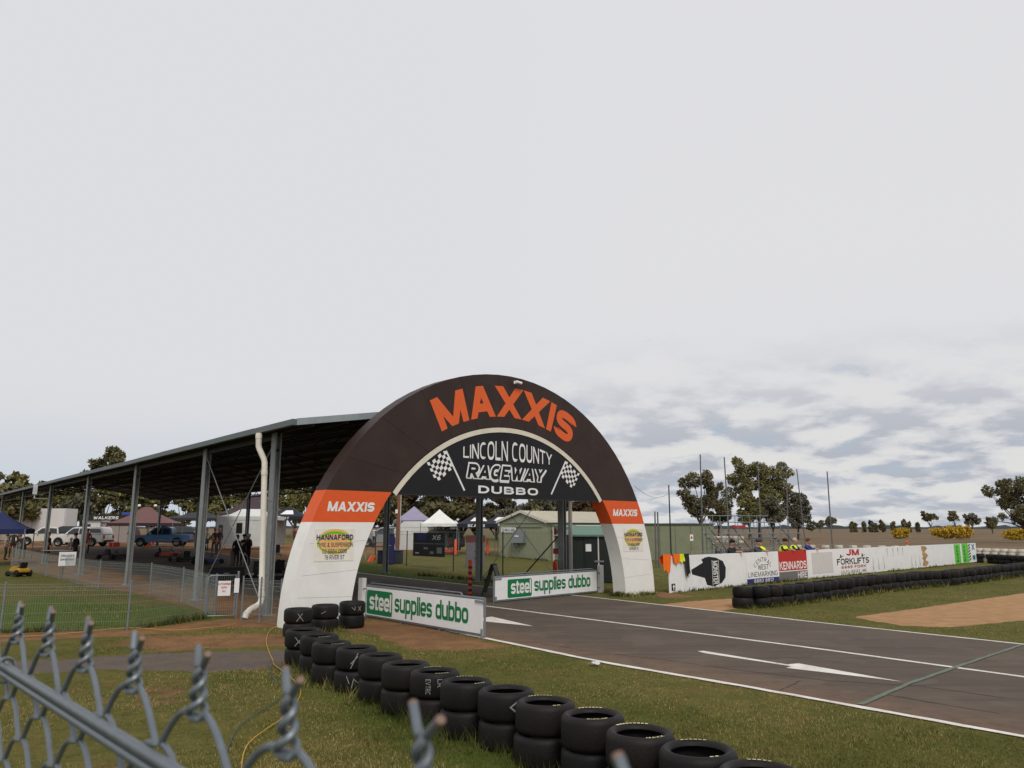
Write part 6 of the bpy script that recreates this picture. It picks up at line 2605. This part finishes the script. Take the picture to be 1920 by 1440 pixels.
# stacked crates / bins
for px, d, s_, m, lb in ((732, 47, (1.5, .8, .75), M('navy_bin', S(36, 40, 58), .5), 'dark navy storage bin beside the left shelter column'),
                         (729, 46.2, (.65, .5, 1.75), M('navy_cabinet', S(34, 38, 84), .5), 'tall dark blue cabinet beside the left shelter column'),
                         (505, 40, (1.4, .6, .55), M('dark_crate', S(40, 40, 44), .6), 'dark crate behind the near shelter column'),
                         (431, 33, (1.4, .8, .62), M('black_toolbox', S(22, 22, 24), .5), 'black tool chest on the asphalt under the shelter')):
    q = at(px, 1030, d)
    t = thing('storage_bin', (q.x, q.y, gz(q.x, q.y) + .014), .2, lb, 'bin')
    mb = MB()
    mb.box((0, 0, s_[2] / 2 - .03), (s_[0], s_[1], s_[2] - .06))
    bevelled(mb, 'tub', m, t, .03)
    mb = MB()
    mb.box((0, 0, s_[2] - .02), (s_[0] + .06, s_[1] + .06, .06))
    bevelled(mb, 'lid', m, t, .015)
    plate('handle', -.12, .12, s_[2] * .6, s_[2] * .6 + .04, -s_[1] / 2 - .04, -s_[1] / 2 - .004, GALVD, t)
q = at(215, 1020, 69)
for k, (x, y) in enumerate(((-.35, 0), (0, .1), (.32, -.05))):
    RC = M('fuel_can_red', S(206, 52, 36), .5)
    t = thing('fuel_can', (q.x + x, q.y + y, gz(q.x + x, q.y + y)), .1 * k, ('left', 'middle', 'right')[k] + ' red fuel can of the three beside the canopied utility', 'fuel can', 'red fuel cans')
    mb = MB()
    mb.box((0, 0, .2), (.28, .2, .4))
    bevelled(mb, 'tank', RC, t, .03)
    plate('handle', -.08, .08, .43, .46, -.02, .02, RC, t)
    plate('handle_post', -.08, -.05, .39, .429, -.02, .02, RC, t)
# orange ramps by the blue ute
for k, px in enumerate((274, 281)):
    a, b = at(px - 4, 1036, 64), at(px + 9, 1016, 65)
    mb = MB()
    a.z = gz(a.x, a.y) + .03
    mb.bar((0, 0, 0), b - a, .12, .05)
    mb.build('loading_ramp', M('orange_steel', S(220, 90, 50), .5), loc=a, label=('left' if k == 0 else 'right') + ' orange steel loading ramp leaning in front of the blue utility', cat='ramp', group='orange loading ramps')
# orange roadside delineators in the paddock
for px, d, lb in ((854, 57, 'orange plastic bollard beside the white marquee leg'), (914, 60, 'orange plastic bollard left of the sage green shed')):
    q = at(px, 1030, d)
    t = thing('plastic_bollard', (q.x, q.y, gz(q.x, q.y)), 0, lb, 'bollard', 'orange plastic bollards')
    mb = MB()
    mb.lathe([(0, 1.15), (.05, 1.14), (.09, 1.05), (.12, .1), (.12, .06)], 12)
    mb.build('body', FLUO, t, smooth=True)
    mb = MB()
    mb.lathe([(.0, .07), (.22, .06), (.25, 0)], 12)
    mb.build('base', BLACK, t, smooth=True)
# karts


def kart(px, d, rz, m, label, py=1040, z=None):
    q = at(px, py, d)
    t = thing('racing_kart', (q.x, q.y, gz(q.x, q.y) + .014 if z is None else z), rz, label, 'kart', 'racing karts')
    bevelled(prof_solid([(-.55, .1), (-.5, .22), (.2, .2), (.75, .3), (.95, .22), (.95, .08)], lambda z_: .3), 'nose_fairing', m, t, .03)
    for s in (-1, 1):
        mb = MB()
        mb.box((.05, s * .52, .19), (.75, .2, .2))
        bevelled(mb, 'side_pod', m, t, .05)
        for x, r, w in ((-.5, .14, .2), (.62, .13, .13)):
            mb = MB()
            mb.lathe([(.06, -w / 2), (r - .02, -w / 2), (r, -w / 2 + .03), (r, w / 2 - .03), (r - .02, w / 2), (.06, w / 2)], 16, c=(x, s * .58, r), axis='y', close=True)
            mb.build('wheel', TYREB, t, smooth=True)
    mb = MB()
    mb.prism([(-.4, .14), (-.3, .14), (.05, .16), (-.2, .24), (-.34, .62), (-.44, .62)], lambda x, z_, u: (x, u, z_), -.2, .2)
    bevelled(mb, 'seat', BLACK, t, .03)
    mb = MB()
    mb.tube([(.3 + .06 * math.cos(a), .14 * math.sin(a), .5 + .12 * math.cos(a)) for a in np.linspace(0, 2 * math.pi, 17)[:-1]], .014, 6, closed=True)
    mb.tube([(.3, 0, .5), (.6, 0, .2)], .015, 6)
    mb.build('steering_wheel', BLACK, t, smooth=True)


kart(498, 33, .8, BLACK, 'black racing kart parked behind the near shelter column', 1070)
kart(450, 34, 1.4, M('kart_white', S(170, 168, 170), .4), 'pale racing kart by the group under the shelter', 1060)
kart(836, 58, .3, M('kart_red', S(190, 60, 50), .4), 'red and white racing kart beside the white marquee', 1035)
kart(310, 52, .4, M('kart_orange', S(196, 84, 50), .4), 'orange racing kart in front of the blue utility', 1040)
kart(345, 48, 2.4, BLACK, 'black racing kart near the second shelter column', 1045)
kart(388, 46, .9, M('kart_blue', S(50, 70, 130), .4), 'blue racing kart between the second column and the downpipe', 1045)
kart(210, 50, 1.2, BLACK, 'black racing kart left of the third shelter column', 1045)
kart(524, 40, 2.0, BLACK, 'black racing kart in shadow left of the arch leg', 1060)
# ride-on mower at the left
q = at(36, 1072, 37)
t = thing('ride_on_mower', (q.x, q.y, gz(q.x, q.y)), 2.6, 'yellow ride-on mower with black deck on the lawn at the left', 'mower')
YM = M('mower_yellow', S(188, 146, 40), .5)
bevelled(prof_solid([(.05, .35), (.1, .72), (.7, .66), (.85, .5), (.85, .3)], lambda z_: .26), 'bonnet', YM, t, .05)
bevelled(prof_solid([(-.75, .3), (-.75, .52), (-.4, .6), (.05, .5), (.05, .3)], lambda z_: .38), 'rear_body', YM, t, .05)
mb = MB()
mb.box((.05, 0, .2), (1.0, 1.05, .16))
bevelled(mb, 'cutting_deck', BLACK, t, .05)
mb = MB()
mb.prism([(-.55, .6), (-.15, .6), (-.15, .68), (-.42, .7), (-.55, .98), (-.63, .98)], lambda x, z_, u: (x, u, z_), -.22, .22)
bevelled(mb, 'seat', BLACK, t, .03)
for x, r in ((-.5, .24), (.62, .19)):
    for s in (-1, 1):
        mb = MB()
        mb.lathe([(.08, -.1), (r - .02, -.1), (r, -.06), (r, .06), (r - .02, .1), (.08, .1)], 16, c=(x, s * .42, r), axis='y', close=True)
        mb.build('wheel', TYREB, t, smooth=True)
mb = MB()
mb.tube([(.06, 0, .7), (-.08, 0, .92)], .02, 6)
mb.tube([(-.08 + .05 * math.sin(a), .17 * math.cos(a), .93 + .05 * math.sin(a)) for a in np.linspace(0, 2 * math.pi, 17)[:-1]], .015, 6, closed=True)
mb.build('steering_wheel', BLACK, t)
t.scale = (.68, .68, .68)
# folding chairs
for px, d, rz, lb in ((518, 48, .5, 'dark blue folding chair beside the near shelter column'), (735, 60, .3, 'dark folding chair near the power pole')):
    q = at(px, 1030, d)
    t = thing('folding_chair', (q.x, q.y, gz(q.x, q.y)), rz, lb, 'chair', 'folding chairs')
    DB = M('dark_blue_canvas', S(40, 46, 70), .8)
    plate('seat', -.28, .28, .42, .46, -.28, .25, DB, t)
    plate('backrest', -.28, .28, .5, 1.0, .25, .29, DB, t)
    for x in (-.27, .27):
        for (y0, y1) in ((-.26, .26), (.26, -.26)):
            mb = MB()
            mb.bar((x, y0, 0), (x, y1, .415), .025)
            mb.build('leg', GALVD, t)

# ------------------------------------------------------------------ trees
def leaf_mat(name, c0, c1, trans=.25):
    g = node_mat(name)
    tone = g.attr('tone')
    c = g.mix(tone, c0, c1)
    c = g.mix(g.rng(g.noise(.35, 4), .35, .68, 0, .55), c, tuple(x * .7 for x in c0))
    g.colour(c)
    g.b.inputs['Roughness'].default_value = .65
    g.b.inputs['Specular IOR Level'].default_value = .3
    return g.m


GUM = leaf_mat('gum_leaves', S(100, 98, 58), S(140, 132, 84))
GUMD = leaf_mat('dark_gum_leaves', S(88, 86, 58), S(130, 120, 84))
GUMG = leaf_mat('grey_gum_leaves', S(88, 88, 72), S(126, 120, 96))
PINE = leaf_mat('rusty_leaves', S(74, 60, 40), S(108, 86, 56))
WATTLE = leaf_mat('wattle_blossom', S(164, 134, 36), S(220, 184, 62))
BARK = M('gum_bark', S(120, 108, 96), .85, var=.3, vscale=2)
BARKD = M('dark_bark', S(64, 54, 46), .9, var=.3, vscale=2)


def leaf_cloud(blobs, n, size, mat_, seed=0, shell=.55):
    """leaf sprays spread through lobes; blobs [(x,y,z,rx,ry,rz)]"""
    r = np.random.default_rng(seed)
    B = np.array(blobs, float)
    vol = (B[:, 3] * B[:, 4] * B[:, 5]) ** .75
    pick = r.choice(len(B), n, p=vol / vol.sum())
    d = r.normal(size=(n, 3))
    d /= np.linalg.norm(d, axis=1)[:, None]
    rad = shell + (1 - shell) * r.random(n) ** .7
    # small clumps inside each lobe
    sub = r.normal(size=(len(B), 9, 3))
    sub /= np.linalg.norm(sub, axis=2)[:, :, None]
    near = (sub[pick] * d[:, None, :]).sum(2).max(1)
    keep = near > .72 + .12 * r.random(n)
    rad = rad * (.66 + .48 * np.clip((near - .7) / .3, 0, 1))
    P = B[pick, :3] + d * rad[:, None] * B[pick, 3:6]
    P, d = P[keep], d[keep]
    n = len(P)
    a = r.normal(size=(n, 3)) + d * .4
    a[:, 2] -= .5
    a /= np.linalg.norm(a, axis=1)[:, None]
    b = np.cross(a, r.normal(size=(n, 3)))
    b /= np.linalg.norm(b, axis=1)[:, None] + 1e-9
    s = size * (.6 + .8 * r.random(n))[:, None]
    v = np.stack([P - a * s, P + b * s * .45, P + a * s, P - b * s * .45], 1).reshape(-1, 3)
    f = np.arange(4 * n).reshape(n, 4)
    tone = np.repeat(r.random(n), 4)
    return arr_mesh('crown', v, f, mat_, {'tone': tone})


def limbs(mb, base, tips, r0, bend=.3, seed=0):
    rr = random.Random(seed)
    top = Vector(base)
    for tp_ in tips:
        tp_ = Vector(tp_)
        m1 = top.lerp(tp_, .4) + Vector((rr.uniform(-bend, bend), rr.uniform(-bend, bend), rr.uniform(0, bend)))
        mb.tube([top - Vector((0, 0, .2)), m1, tp_], [r0, r0 * .6, r0 * .2], 6)


def tree(loc, H, spread, label, leaf, cat='tree', group='trees round the track', trunk_h=.35, seed=0, n=2600, lobes=9, bark=BARKD, size=.36, name='gum_tree', z=None, blobs=None, thick=.03, shell=.45, flat=.75):
    rr = random.Random(seed)
    t = thing(name, (loc[0], loc[1], gz(loc[0], loc[1]) if z is None else z), rr.uniform(0, 6.28) if blobs is None else 0, label, cat, group)
    th = H * trunk_h
    if blobs is None:
        blobs = []
        for i in range(lobes):
            a = rr.uniform(0, 6.28)
            q = spread * math.sqrt(rr.random()) * .72
            zz_ = th + (H - th) * (.10 + .72 * rr.random() * (1 - .45 * q / spread))
            s = spread * rr.uniform(.28, .48)
            blobs.append((q * math.cos(a), q * math.sin(a), zz_, s, s, s * flat))
        blobs.append((0, 0, H - spread * .3, spread * .4, spread * .4, spread * .32))
    mb = MB()
    fork = Vector((rr.uniform(-.2, .2), rr.uniform(-.2, .2), th))
    mb.tube([(0, 0, -.2), (fork.x * .4 + rr.uniform(-.15, .15), 0, th * .5), fork], [H * thick, H * thick * .8, H * thick * .62], 8)
    limbs(mb, fork, [(b[0], b[1], b[2]) for b in blobs], H * thick * .5, .04 * H, seed)
    mb.build('trunk', bark, t, smooth=True)
    link('crown', leaf_cloud(blobs, n, size, leaf, seed + 1, shell), t)
    return t


def place(px, d):
    return at(px, 1000, d)


# belt behind the shelter: build a few kinds, then copy
kinds = []
for k, (H, sp, lf, th_, n) in enumerate(((11.5, 4.6, GUM, .16, 4600), (11, 4.4, GUMD, .08, 4800), (11, 3.6, PINE, .05, 4600), (13, 4.4, GUMG, .3, 3600))):
    kinds.append((H, sp, lf, th_, n))
belt = []
rr = random.Random(11)
names_k = ('olive gum tree', 'dark leafy gum tree', 'rusty brown bushy tree', 'pale grey gum tree')
xs = list(range(-60, 600, 34)) + list(range(610, 1140, 26))
protos = {}
order = {'l': 0, 'c': 0}
for i, px in enumerate(xs):
    k = rr.choice([0, 0, 1, 3]) if px < 600 else rr.choice([1, 2, 1, 2, 0])
    if 960 < px < 1010 or 1040 < px < 1070:
        k = 3
    d = rr.uniform(104, 124)
    q = place(px + rr.uniform(-10, 10), d)
    side = 'l' if px < 600 else 'c'
    order[side] += 1
    where = f'{names_k[k]}, {nth(order["l"])} from the left in the belt behind the shelter' if side == 'l' else f'{names_k[k]}, {nth(order["c"])} from the left of those seen through the arch'
    H, sp, lf, th_, n = kinds[k]
    if k not in protos:
        protos[k] = tree((q.x, q.y), H, sp, where, lf, seed=20 + k, trunk_h=th_, n=n, group='tree belt behind the shelter', bark=BARKD if k in (1, 2) else BARK, size=.42)
        o = protos[k]
    else:
        o = copy_tree(protos[k])
        o['label'] = where
    o.location = (q.x, q.y, gz(q.x, q.y) - .1)
    s = rr.uniform(.82, 1.12) * (.82 if (960 < px < 1010) else 1) * (.9 if px > 600 else .74)
    o.scale = (s * rr.uniform(.9, 1.15), s * rr.uniform(.9, 1.15), s)
    o.rotation_euler = (0, 0, rr.uniform(0, 6.28))
# tall trees that top the shelter roof at the left
q = place(190, 118)
tree((q.x, q.y), 14.4, 3.4, 'tall gum tree whose dark crown tops the shelter roof at the left', GUMD, seed=41, trunk_h=.45, n=3400, lobes=7, size=.42, bark=BARK,
     blobs=[(-1.5, 0, 10.6, 1.3, 1.3, 1.2), (.8, 0, 11.9, 1.5, 1.5, 1.4), (-1.0, .4, 9.4, 1.4, 1.3, 1.1), (1.7, 0, 11.1, .9, .9, .8), (.2, .8, 9.9, 1.4, 1.4, 1.2), (.6, -.3, 12.8, .9, .9, .7)])
for px, d, H, sp, lf, lb, sd in ((18, 92, 7.9, 3.4, GUM, 'broad open gum tree above the shelter roof at the left edge', 42), (50, 100, 6.8, 2.8, GUMD, 'low dark gum tree beside the broad one above the roof', 43),
                                 (150, 110, 9.2, 2.6, GUMD, 'gum tree whose top just shows left of the tall crown', 44), (-25, 90, 8.2, 3.4, GUMD, 'gum tree cut by the left edge above the shelter roof', 45)):
    q = place(px, d)
    tree((q.x, q.y), H, sp, lb, lf, seed=sd, n=3600, lobes=10, size=.4, bark=BARK)


# the gum group on the right: lobes set out from their places in the crown
def gum_from(px0, d, lobes_px, label, leaf, seed, n, base_px, size=.42, bark=BARKD, trunks=None):
    """lobes_px: (px, py, radius px) at distance d"""
    b0 = at(base_px, 1000, d)
    blobs = []
    r_ = random.Random(seed)
    for (x, y, r) in lobes_px:
        p = at(x, y, d)
        s = r * d / FPX
        blobs.append((p.x - b0.x, r_.uniform(-1.5, 1.5), p.z, s, s * 1.1, s * .95))
    return tree((b0.x, b0.y), max(b[2] for b in blobs), 4, label, leaf, seed=seed, n=int(n * 1.9), size=size * .62, blobs=blobs, bark=bark, trunk_h=.26, thick=.028, group='gum trees in the field', shell=.4)


gum_from(0, 140, [(1285, 905, 14), (1300, 900, 15), (1318, 895, 16), (1330, 908, 12), (1283, 928, 12), (1298, 945, 17), (1308, 958, 14), (1275, 925, 7), (1340, 920, 12), (1352, 910, 9), (1318, 960, 10), (1322, 940, 12)],
         'open gum tree at the left of the field group', GUMD, 51, 4200, 1316)
gum_from(0, 150, [(1345, 930, 16), (1350, 950, 20), (1360, 965, 16), (1340, 965, 14), (1335, 945, 12)], 'dense low gum tree between the open one and the big crown', GUMD, 52, 3800, 1346)
gum_from(0, 155, [(1385, 872, 16), (1400, 885, 20), (1425, 880, 19), (1445, 895, 22), (1455, 915, 22), (1440, 935, 24), (1375, 898, 12), (1385, 910, 16), (1370, 925, 14), (1365, 895, 9), (1400, 910, 14), (1472, 875, 12), (1480, 888, 11), (1466, 895, 12), (1430, 910, 20), (1470, 915, 12)],
         'big spreading gum tree in the middle of the field group', GUM, 53, 9000, 1425)
gum_from(0, 145, [(1405, 935, 18), (1395, 955, 18), (1412, 958, 18), (1398, 970, 14), (1420, 945, 10)], 'olive rounded gum tree in front of the big crown', GUM, 54, 4200, 1404)
gum_from(0, 146, [(1445, 945, 16), (1460, 960, 18), (1440, 965, 15), (1455, 975, 13)], 'smaller rounded gum tree below the big crown', GUMG, 55, 4000, 1452)
gum_from(0, 158, [(1485, 930, 16), (1500, 940, 16), (1512, 950, 13), (1495, 960, 18), (1508, 970, 14), (1480, 955, 14), (1520, 985, 10), (1490, 975, 14)],
         'grey gum tree at the right end of the field group', GUMG, 56, 5200, 1496)
gum_from(0, 118, [(1845, 926, 7), (1856, 920, 12), (1872, 914, 15), (1884, 905, 12), (1890, 918, 16), (1912, 915, 18), (1935, 912, 22), (1890, 940, 16), (1915, 940, 20), (1900, 962, 18), (1918, 975, 16), (1880, 968, 8), (1940, 950, 24), (1960, 930, 26), (1865, 975, 5)],
         'big dark gum tree at the right edge of the field', GUMD, 57, 8000, 1925, size=.34)
far_px = [(1538, 982, 8, 'pale'), (1558, 978, 13, 'pale'), (1598, 984, 5, 'dark'), (1605, 985, 4, 'dark'), (1621, 984, 5, 'dark'), (1634, 982, 7, 'grey'), (1643, 986, 4, 'dark'), (1655, 983, 8, 'dark'), (1676, 984, 6, 'dark'),
          (1697, 980, 6, 'grey'), (1705, 984, 6, 'dark'), (1722, 985, 5, 'dark'), (1747, 970, 14, 'open'), (1793, 967, 13, 'rounded'), (1824, 973, 15, 'airy'), (1862, 980, 15, 'low dark')]
for i, (x, y, r, w) in enumerate(far_px):
    d = 330 if r > 9 else 430
    b0 = at(x, 1000, d)
    s = r * d / FPX
    top_ = at(x, y, d).z
    q_ = random.Random(60 + i)
    if w in ('open', 'rounded', 'airy', 'low dark', 'pale'):
        bl = [(q_.uniform(-.75, .75) * s, q_.uniform(-.5, .5) * s, top_ + q_.uniform(-.45, .45) * s, s * .5, s * .5, s * .38) for _ in range(6)]
    else:
        bl = [(0, 0, top_ - .3 * s, s * .75, s * .75, s * 1.1), (q_.uniform(-.3, .3) * s, 0, top_ + .5 * s, s * .4, s * .4, s * .6), (0, 0, s * .6, s * .7, s * .7, s * .8)]
    tree((b0.x, b0.y), top_ + s, s, f'small {w} tree on the far field edge, {nth(i + 1)} from the left', GUMG if w in ('airy', 'grey', 'pale') else GUMD, seed=60 + i, n=900, size=.7 if r > 9 else .8, blobs=bl, trunk_h=.3, thick=.025, group='far trees along the horizon', shell=.3)
# low dark tree line on the horizon
mb = MB()
vs = []
for i in range(241):
    x = -2200 + 4400 * i / 240
    vs += [(x, 2300, -2), (x, 2300, 7 + 3.5 * math.sin(i * .7) + 2.5 * math.sin(i * 2.3 + 1))]
for i in range(241):
    x = -2200 + 4400 * i / 240
    vs += [(x, 2360, -2), (x, 2360, 6)]
fs = []
for i in range(240):
    fs += [(2 * i, 2 * i + 2, 2 * i + 3, 2 * i + 1), (2 * i + 1, 2 * i + 3, 482 + 2 * i + 3, 482 + 2 * i + 1)]
mb.add(vs, fs)
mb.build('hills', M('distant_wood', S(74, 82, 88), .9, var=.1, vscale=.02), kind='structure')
# wattles
for px, d, w, h, lb in ((1690, 165, 2.0, 2.5, 'small round wattle bush in yellow bloom'), (1772, 160, 3.2, 2.7, 'wide wattle bush in yellow bloom, left half of the big pair'), (1805, 158, 2.6, 3.0, 'wattle bush in yellow bloom, right half of the big pair'),
                        (1905, 150, 2.4, 2.3, 'wattle bush in yellow bloom cut by the right edge')):
    b0 = at(px, 1006, d)
    q_ = random.Random(px)
    bl = [(q_.uniform(-.7, .7) * w, q_.uniform(-.5, .5), h * q_.uniform(.25, .8), w * q_.uniform(.22, .42), w * .36, h * q_.uniform(.16, .3)) for _ in range(12)] + [(0, 0, h * .3, w * .8, w * .5, h * .28)]
    tree((b0.x, b0.y), h, w, lb, WATTLE, cat='bush', group='wattle bushes in the field', seed=px, n=4200, size=.2, name='wattle_bush', blobs=bl, trunk_h=.12, thick=.02)

# ------------------------------------------------------------------ grass blades
g = node_mat('grass_blade')
tone, dryb = g.attr('tone'), g.attr('dry')
c = g.mix(tone, S(58, 66, 24), S(118, 118, 54))
c = g.mix(dryb, c, S(172, 152, 100))
g.colour(c)
g.b.inputs['Roughness'].default_value = .7
g.b.inputs['Specular IOR Level'].default_value = .25
BLADE = g.m


def vnoise(x, y, s, seed):
    """smooth value noise"""
    r = np.random.default_rng(seed)
    T = r.random((64, 64))
    u, v = x / s, y / s
    i, j = np.floor(u).astype(int), np.floor(v).astype(int)
    a, b = u - i, v - j
    a, b = a * a * (3 - 2 * a), b * b * (3 - 2 * b)
    q = lambda p, o: T[p % 64, o % 64]
    return (q(i, j) * (1 - a) + q(i + 1, j) * a) * (1 - b) + (q(i, j + 1) * (1 - a) + q(i + 1, j + 1) * a) * b


def blades(n, dmin, dmax, name, label, hmin, hmax, region=None, wmul=1.0, lush=0.0):
    r = np.random.default_rng(len(name) + n)
    # spread evenly over the picture: distance by 1/d
    u = r.random(n)
    if region is None:
        d = 1 / (1 / dmin + (1 / dmax - 1 / dmin) * u)
        ang = (r.random(n) - .5) * 1.36
        x, y = d * np.tan(ang), d
    else:
        x, y = region(r, n)
        d = np.hypot(x, y)
    an = x * NX.x + y * NX.y
    aa_ = x * AX.x + y * AX.y
    on_track = (an > near_n(aa_) - .02 + .05 * r.random(n)) & (an < far_n(aa_) + .05) & (aa_ > -15) & (aa_ < 75)
    on_path = poly_sd(x, y, PATH) < -.06 + .1 * r.random(n)
    di = dirt_at(x, y) + (vnoise(x, y, .5, 3) - .5) * .8
    bare = vnoise(x, y, 1.3, 5) * .6 + vnoise(x, y, .45, 6) * .4
    keep = (r.random(n) > gravel_at(x, y) * 1.4 - .2) & ~on_track & ~on_path & (r.random(n) > np.clip(di * 1.6 - .3, 0, .97)) & ((bare < .60) | (r.random(n) < .25))
    x, y, d = x[keep], y[keep], d[keep]
    n = len(x)
    h = (hmin + (hmax - hmin) * r.random(n) ** 1.5) * (.5 + .5 * vnoise(x, y, .9, 8) + .9 * vnoise(x, y, .17, 18) ** 2)
    gr = green_at(x, y)
    h = h * (1 + .5 * gr)
    w = np.maximum(.0035, d * .00042) * wmul * (.7 + .6 * r.random(n))
    a = r.random(n) * 6.283
    ln = h * (.2 + .7 * r.random(n))
    b = r.random(n) * 6.283
    z = hgt(x, y)
    v0 = np.stack([x - w * np.cos(a), y - w * np.sin(a), z - .004], 1)
    v1 = np.stack([x + w * np.cos(a), y + w * np.sin(a), z - .004], 1)
    v2 = np.stack([x + ln * np.cos(b), y + ln * np.sin(b), z + h], 1)
    v = np.stack([v0, v1, v2], 1).reshape(-1, 3)
    f = np.arange(3 * n).reshape(n, 3)
    to = np.repeat(np.clip(r.random(n) * .75 + .45 * vnoise(x, y, 1.7, 9) + .6 * vnoise(x, y, .2, 19) - .45 - .25 * gr - .3 * lush, 0, 1), 3)
    drn = np.clip((vnoise(x, y, 1.1, 10) * .7 + vnoise(x, y, 3.5, 12) * .6 - .48) * 2.0 + .45 * ss(-1.5, -4, x) * ss(16, 11, y) - .5 * gr, 0, .9)
    dr = np.repeat((r.random(n) < (drn * .8 + .06) * (1 - .8 * lush)) * (.5 + .5 * r.random(n)), 3)
    o = link(name, arr_mesh(name, v, f, BLADE, {'tone': to, 'dry': dr}), label=label, cat='grass', kind='stuff')
    return o


blades(480000, 3.6, 42, 'grass', 'short olive mown grass round the track and the tyre stacks', .014, .034)


def round_tyres(r, n):
    cs = [gp(*p, z=.575) for p in front] + [gp(*p, z=.575) for p in [(560, 1141), (610, 1134)]]
    cs = np.array([(c.x, c.y) for c in cs] + [tuple(c) for c in along(TL, .60)])
    i = r.integers(0, len(cs), n)
    a = r.random(n) * 6.283
    q = .29 + .22 * r.random(n) ** 1.6
    return cs[i, 0] + q * np.cos(a), cs[i, 1] + q * np.sin(a)


blades(26000, 4, 40, 'tall_grass', 'taller green grass tufts growing round the feet of the tyre stacks', .06, .17, round_tyres, 1.0, .8)


def round_feet(r, n):
    segs = [(arch.matrix_basis @ Vector((5.3, -.05, 0)), arch.matrix_basis @ Vector((7.0, -.05, 0))), (arch.matrix_basis @ Vector((5.3, .0, 0)), arch.matrix_basis @ Vector((5.3, .5, 0))),
            (wallp(0, -.06), wallp(9, -.06)), (wallp(9, -.06), wallp(30, -.06)), (tp(SH_A0 + 12, 20.9), tp(SH_A0 - 1, 20.5)), (Vector((-.9, 57.4, 0)), Vector((2.4, 53.7, 0))),
            (Vector((*nf[3], 0)), Vector((*nf[4], 0))), (Vector((*nf[2], 0)), Vector((*nf[3], 0)))]
    i = r.integers(0, len(segs), n)
    A_ = np.array([(s[0].x, s[0].y) for s in segs])
    B_ = np.array([(s[1].x, s[1].y) for s in segs])
    u = r.random(n)[:, None]
    p = A_[i] + (B_[i] - A_[i]) * u + r.normal(size=(n, 2)) * .09
    return p[:, 0], p[:, 1]


blades(9000, 4, 60, 'weeds', 'rough grass and weeds along the feet of the arch leg and boards', .05, .15, round_feet, 1.2, .8)
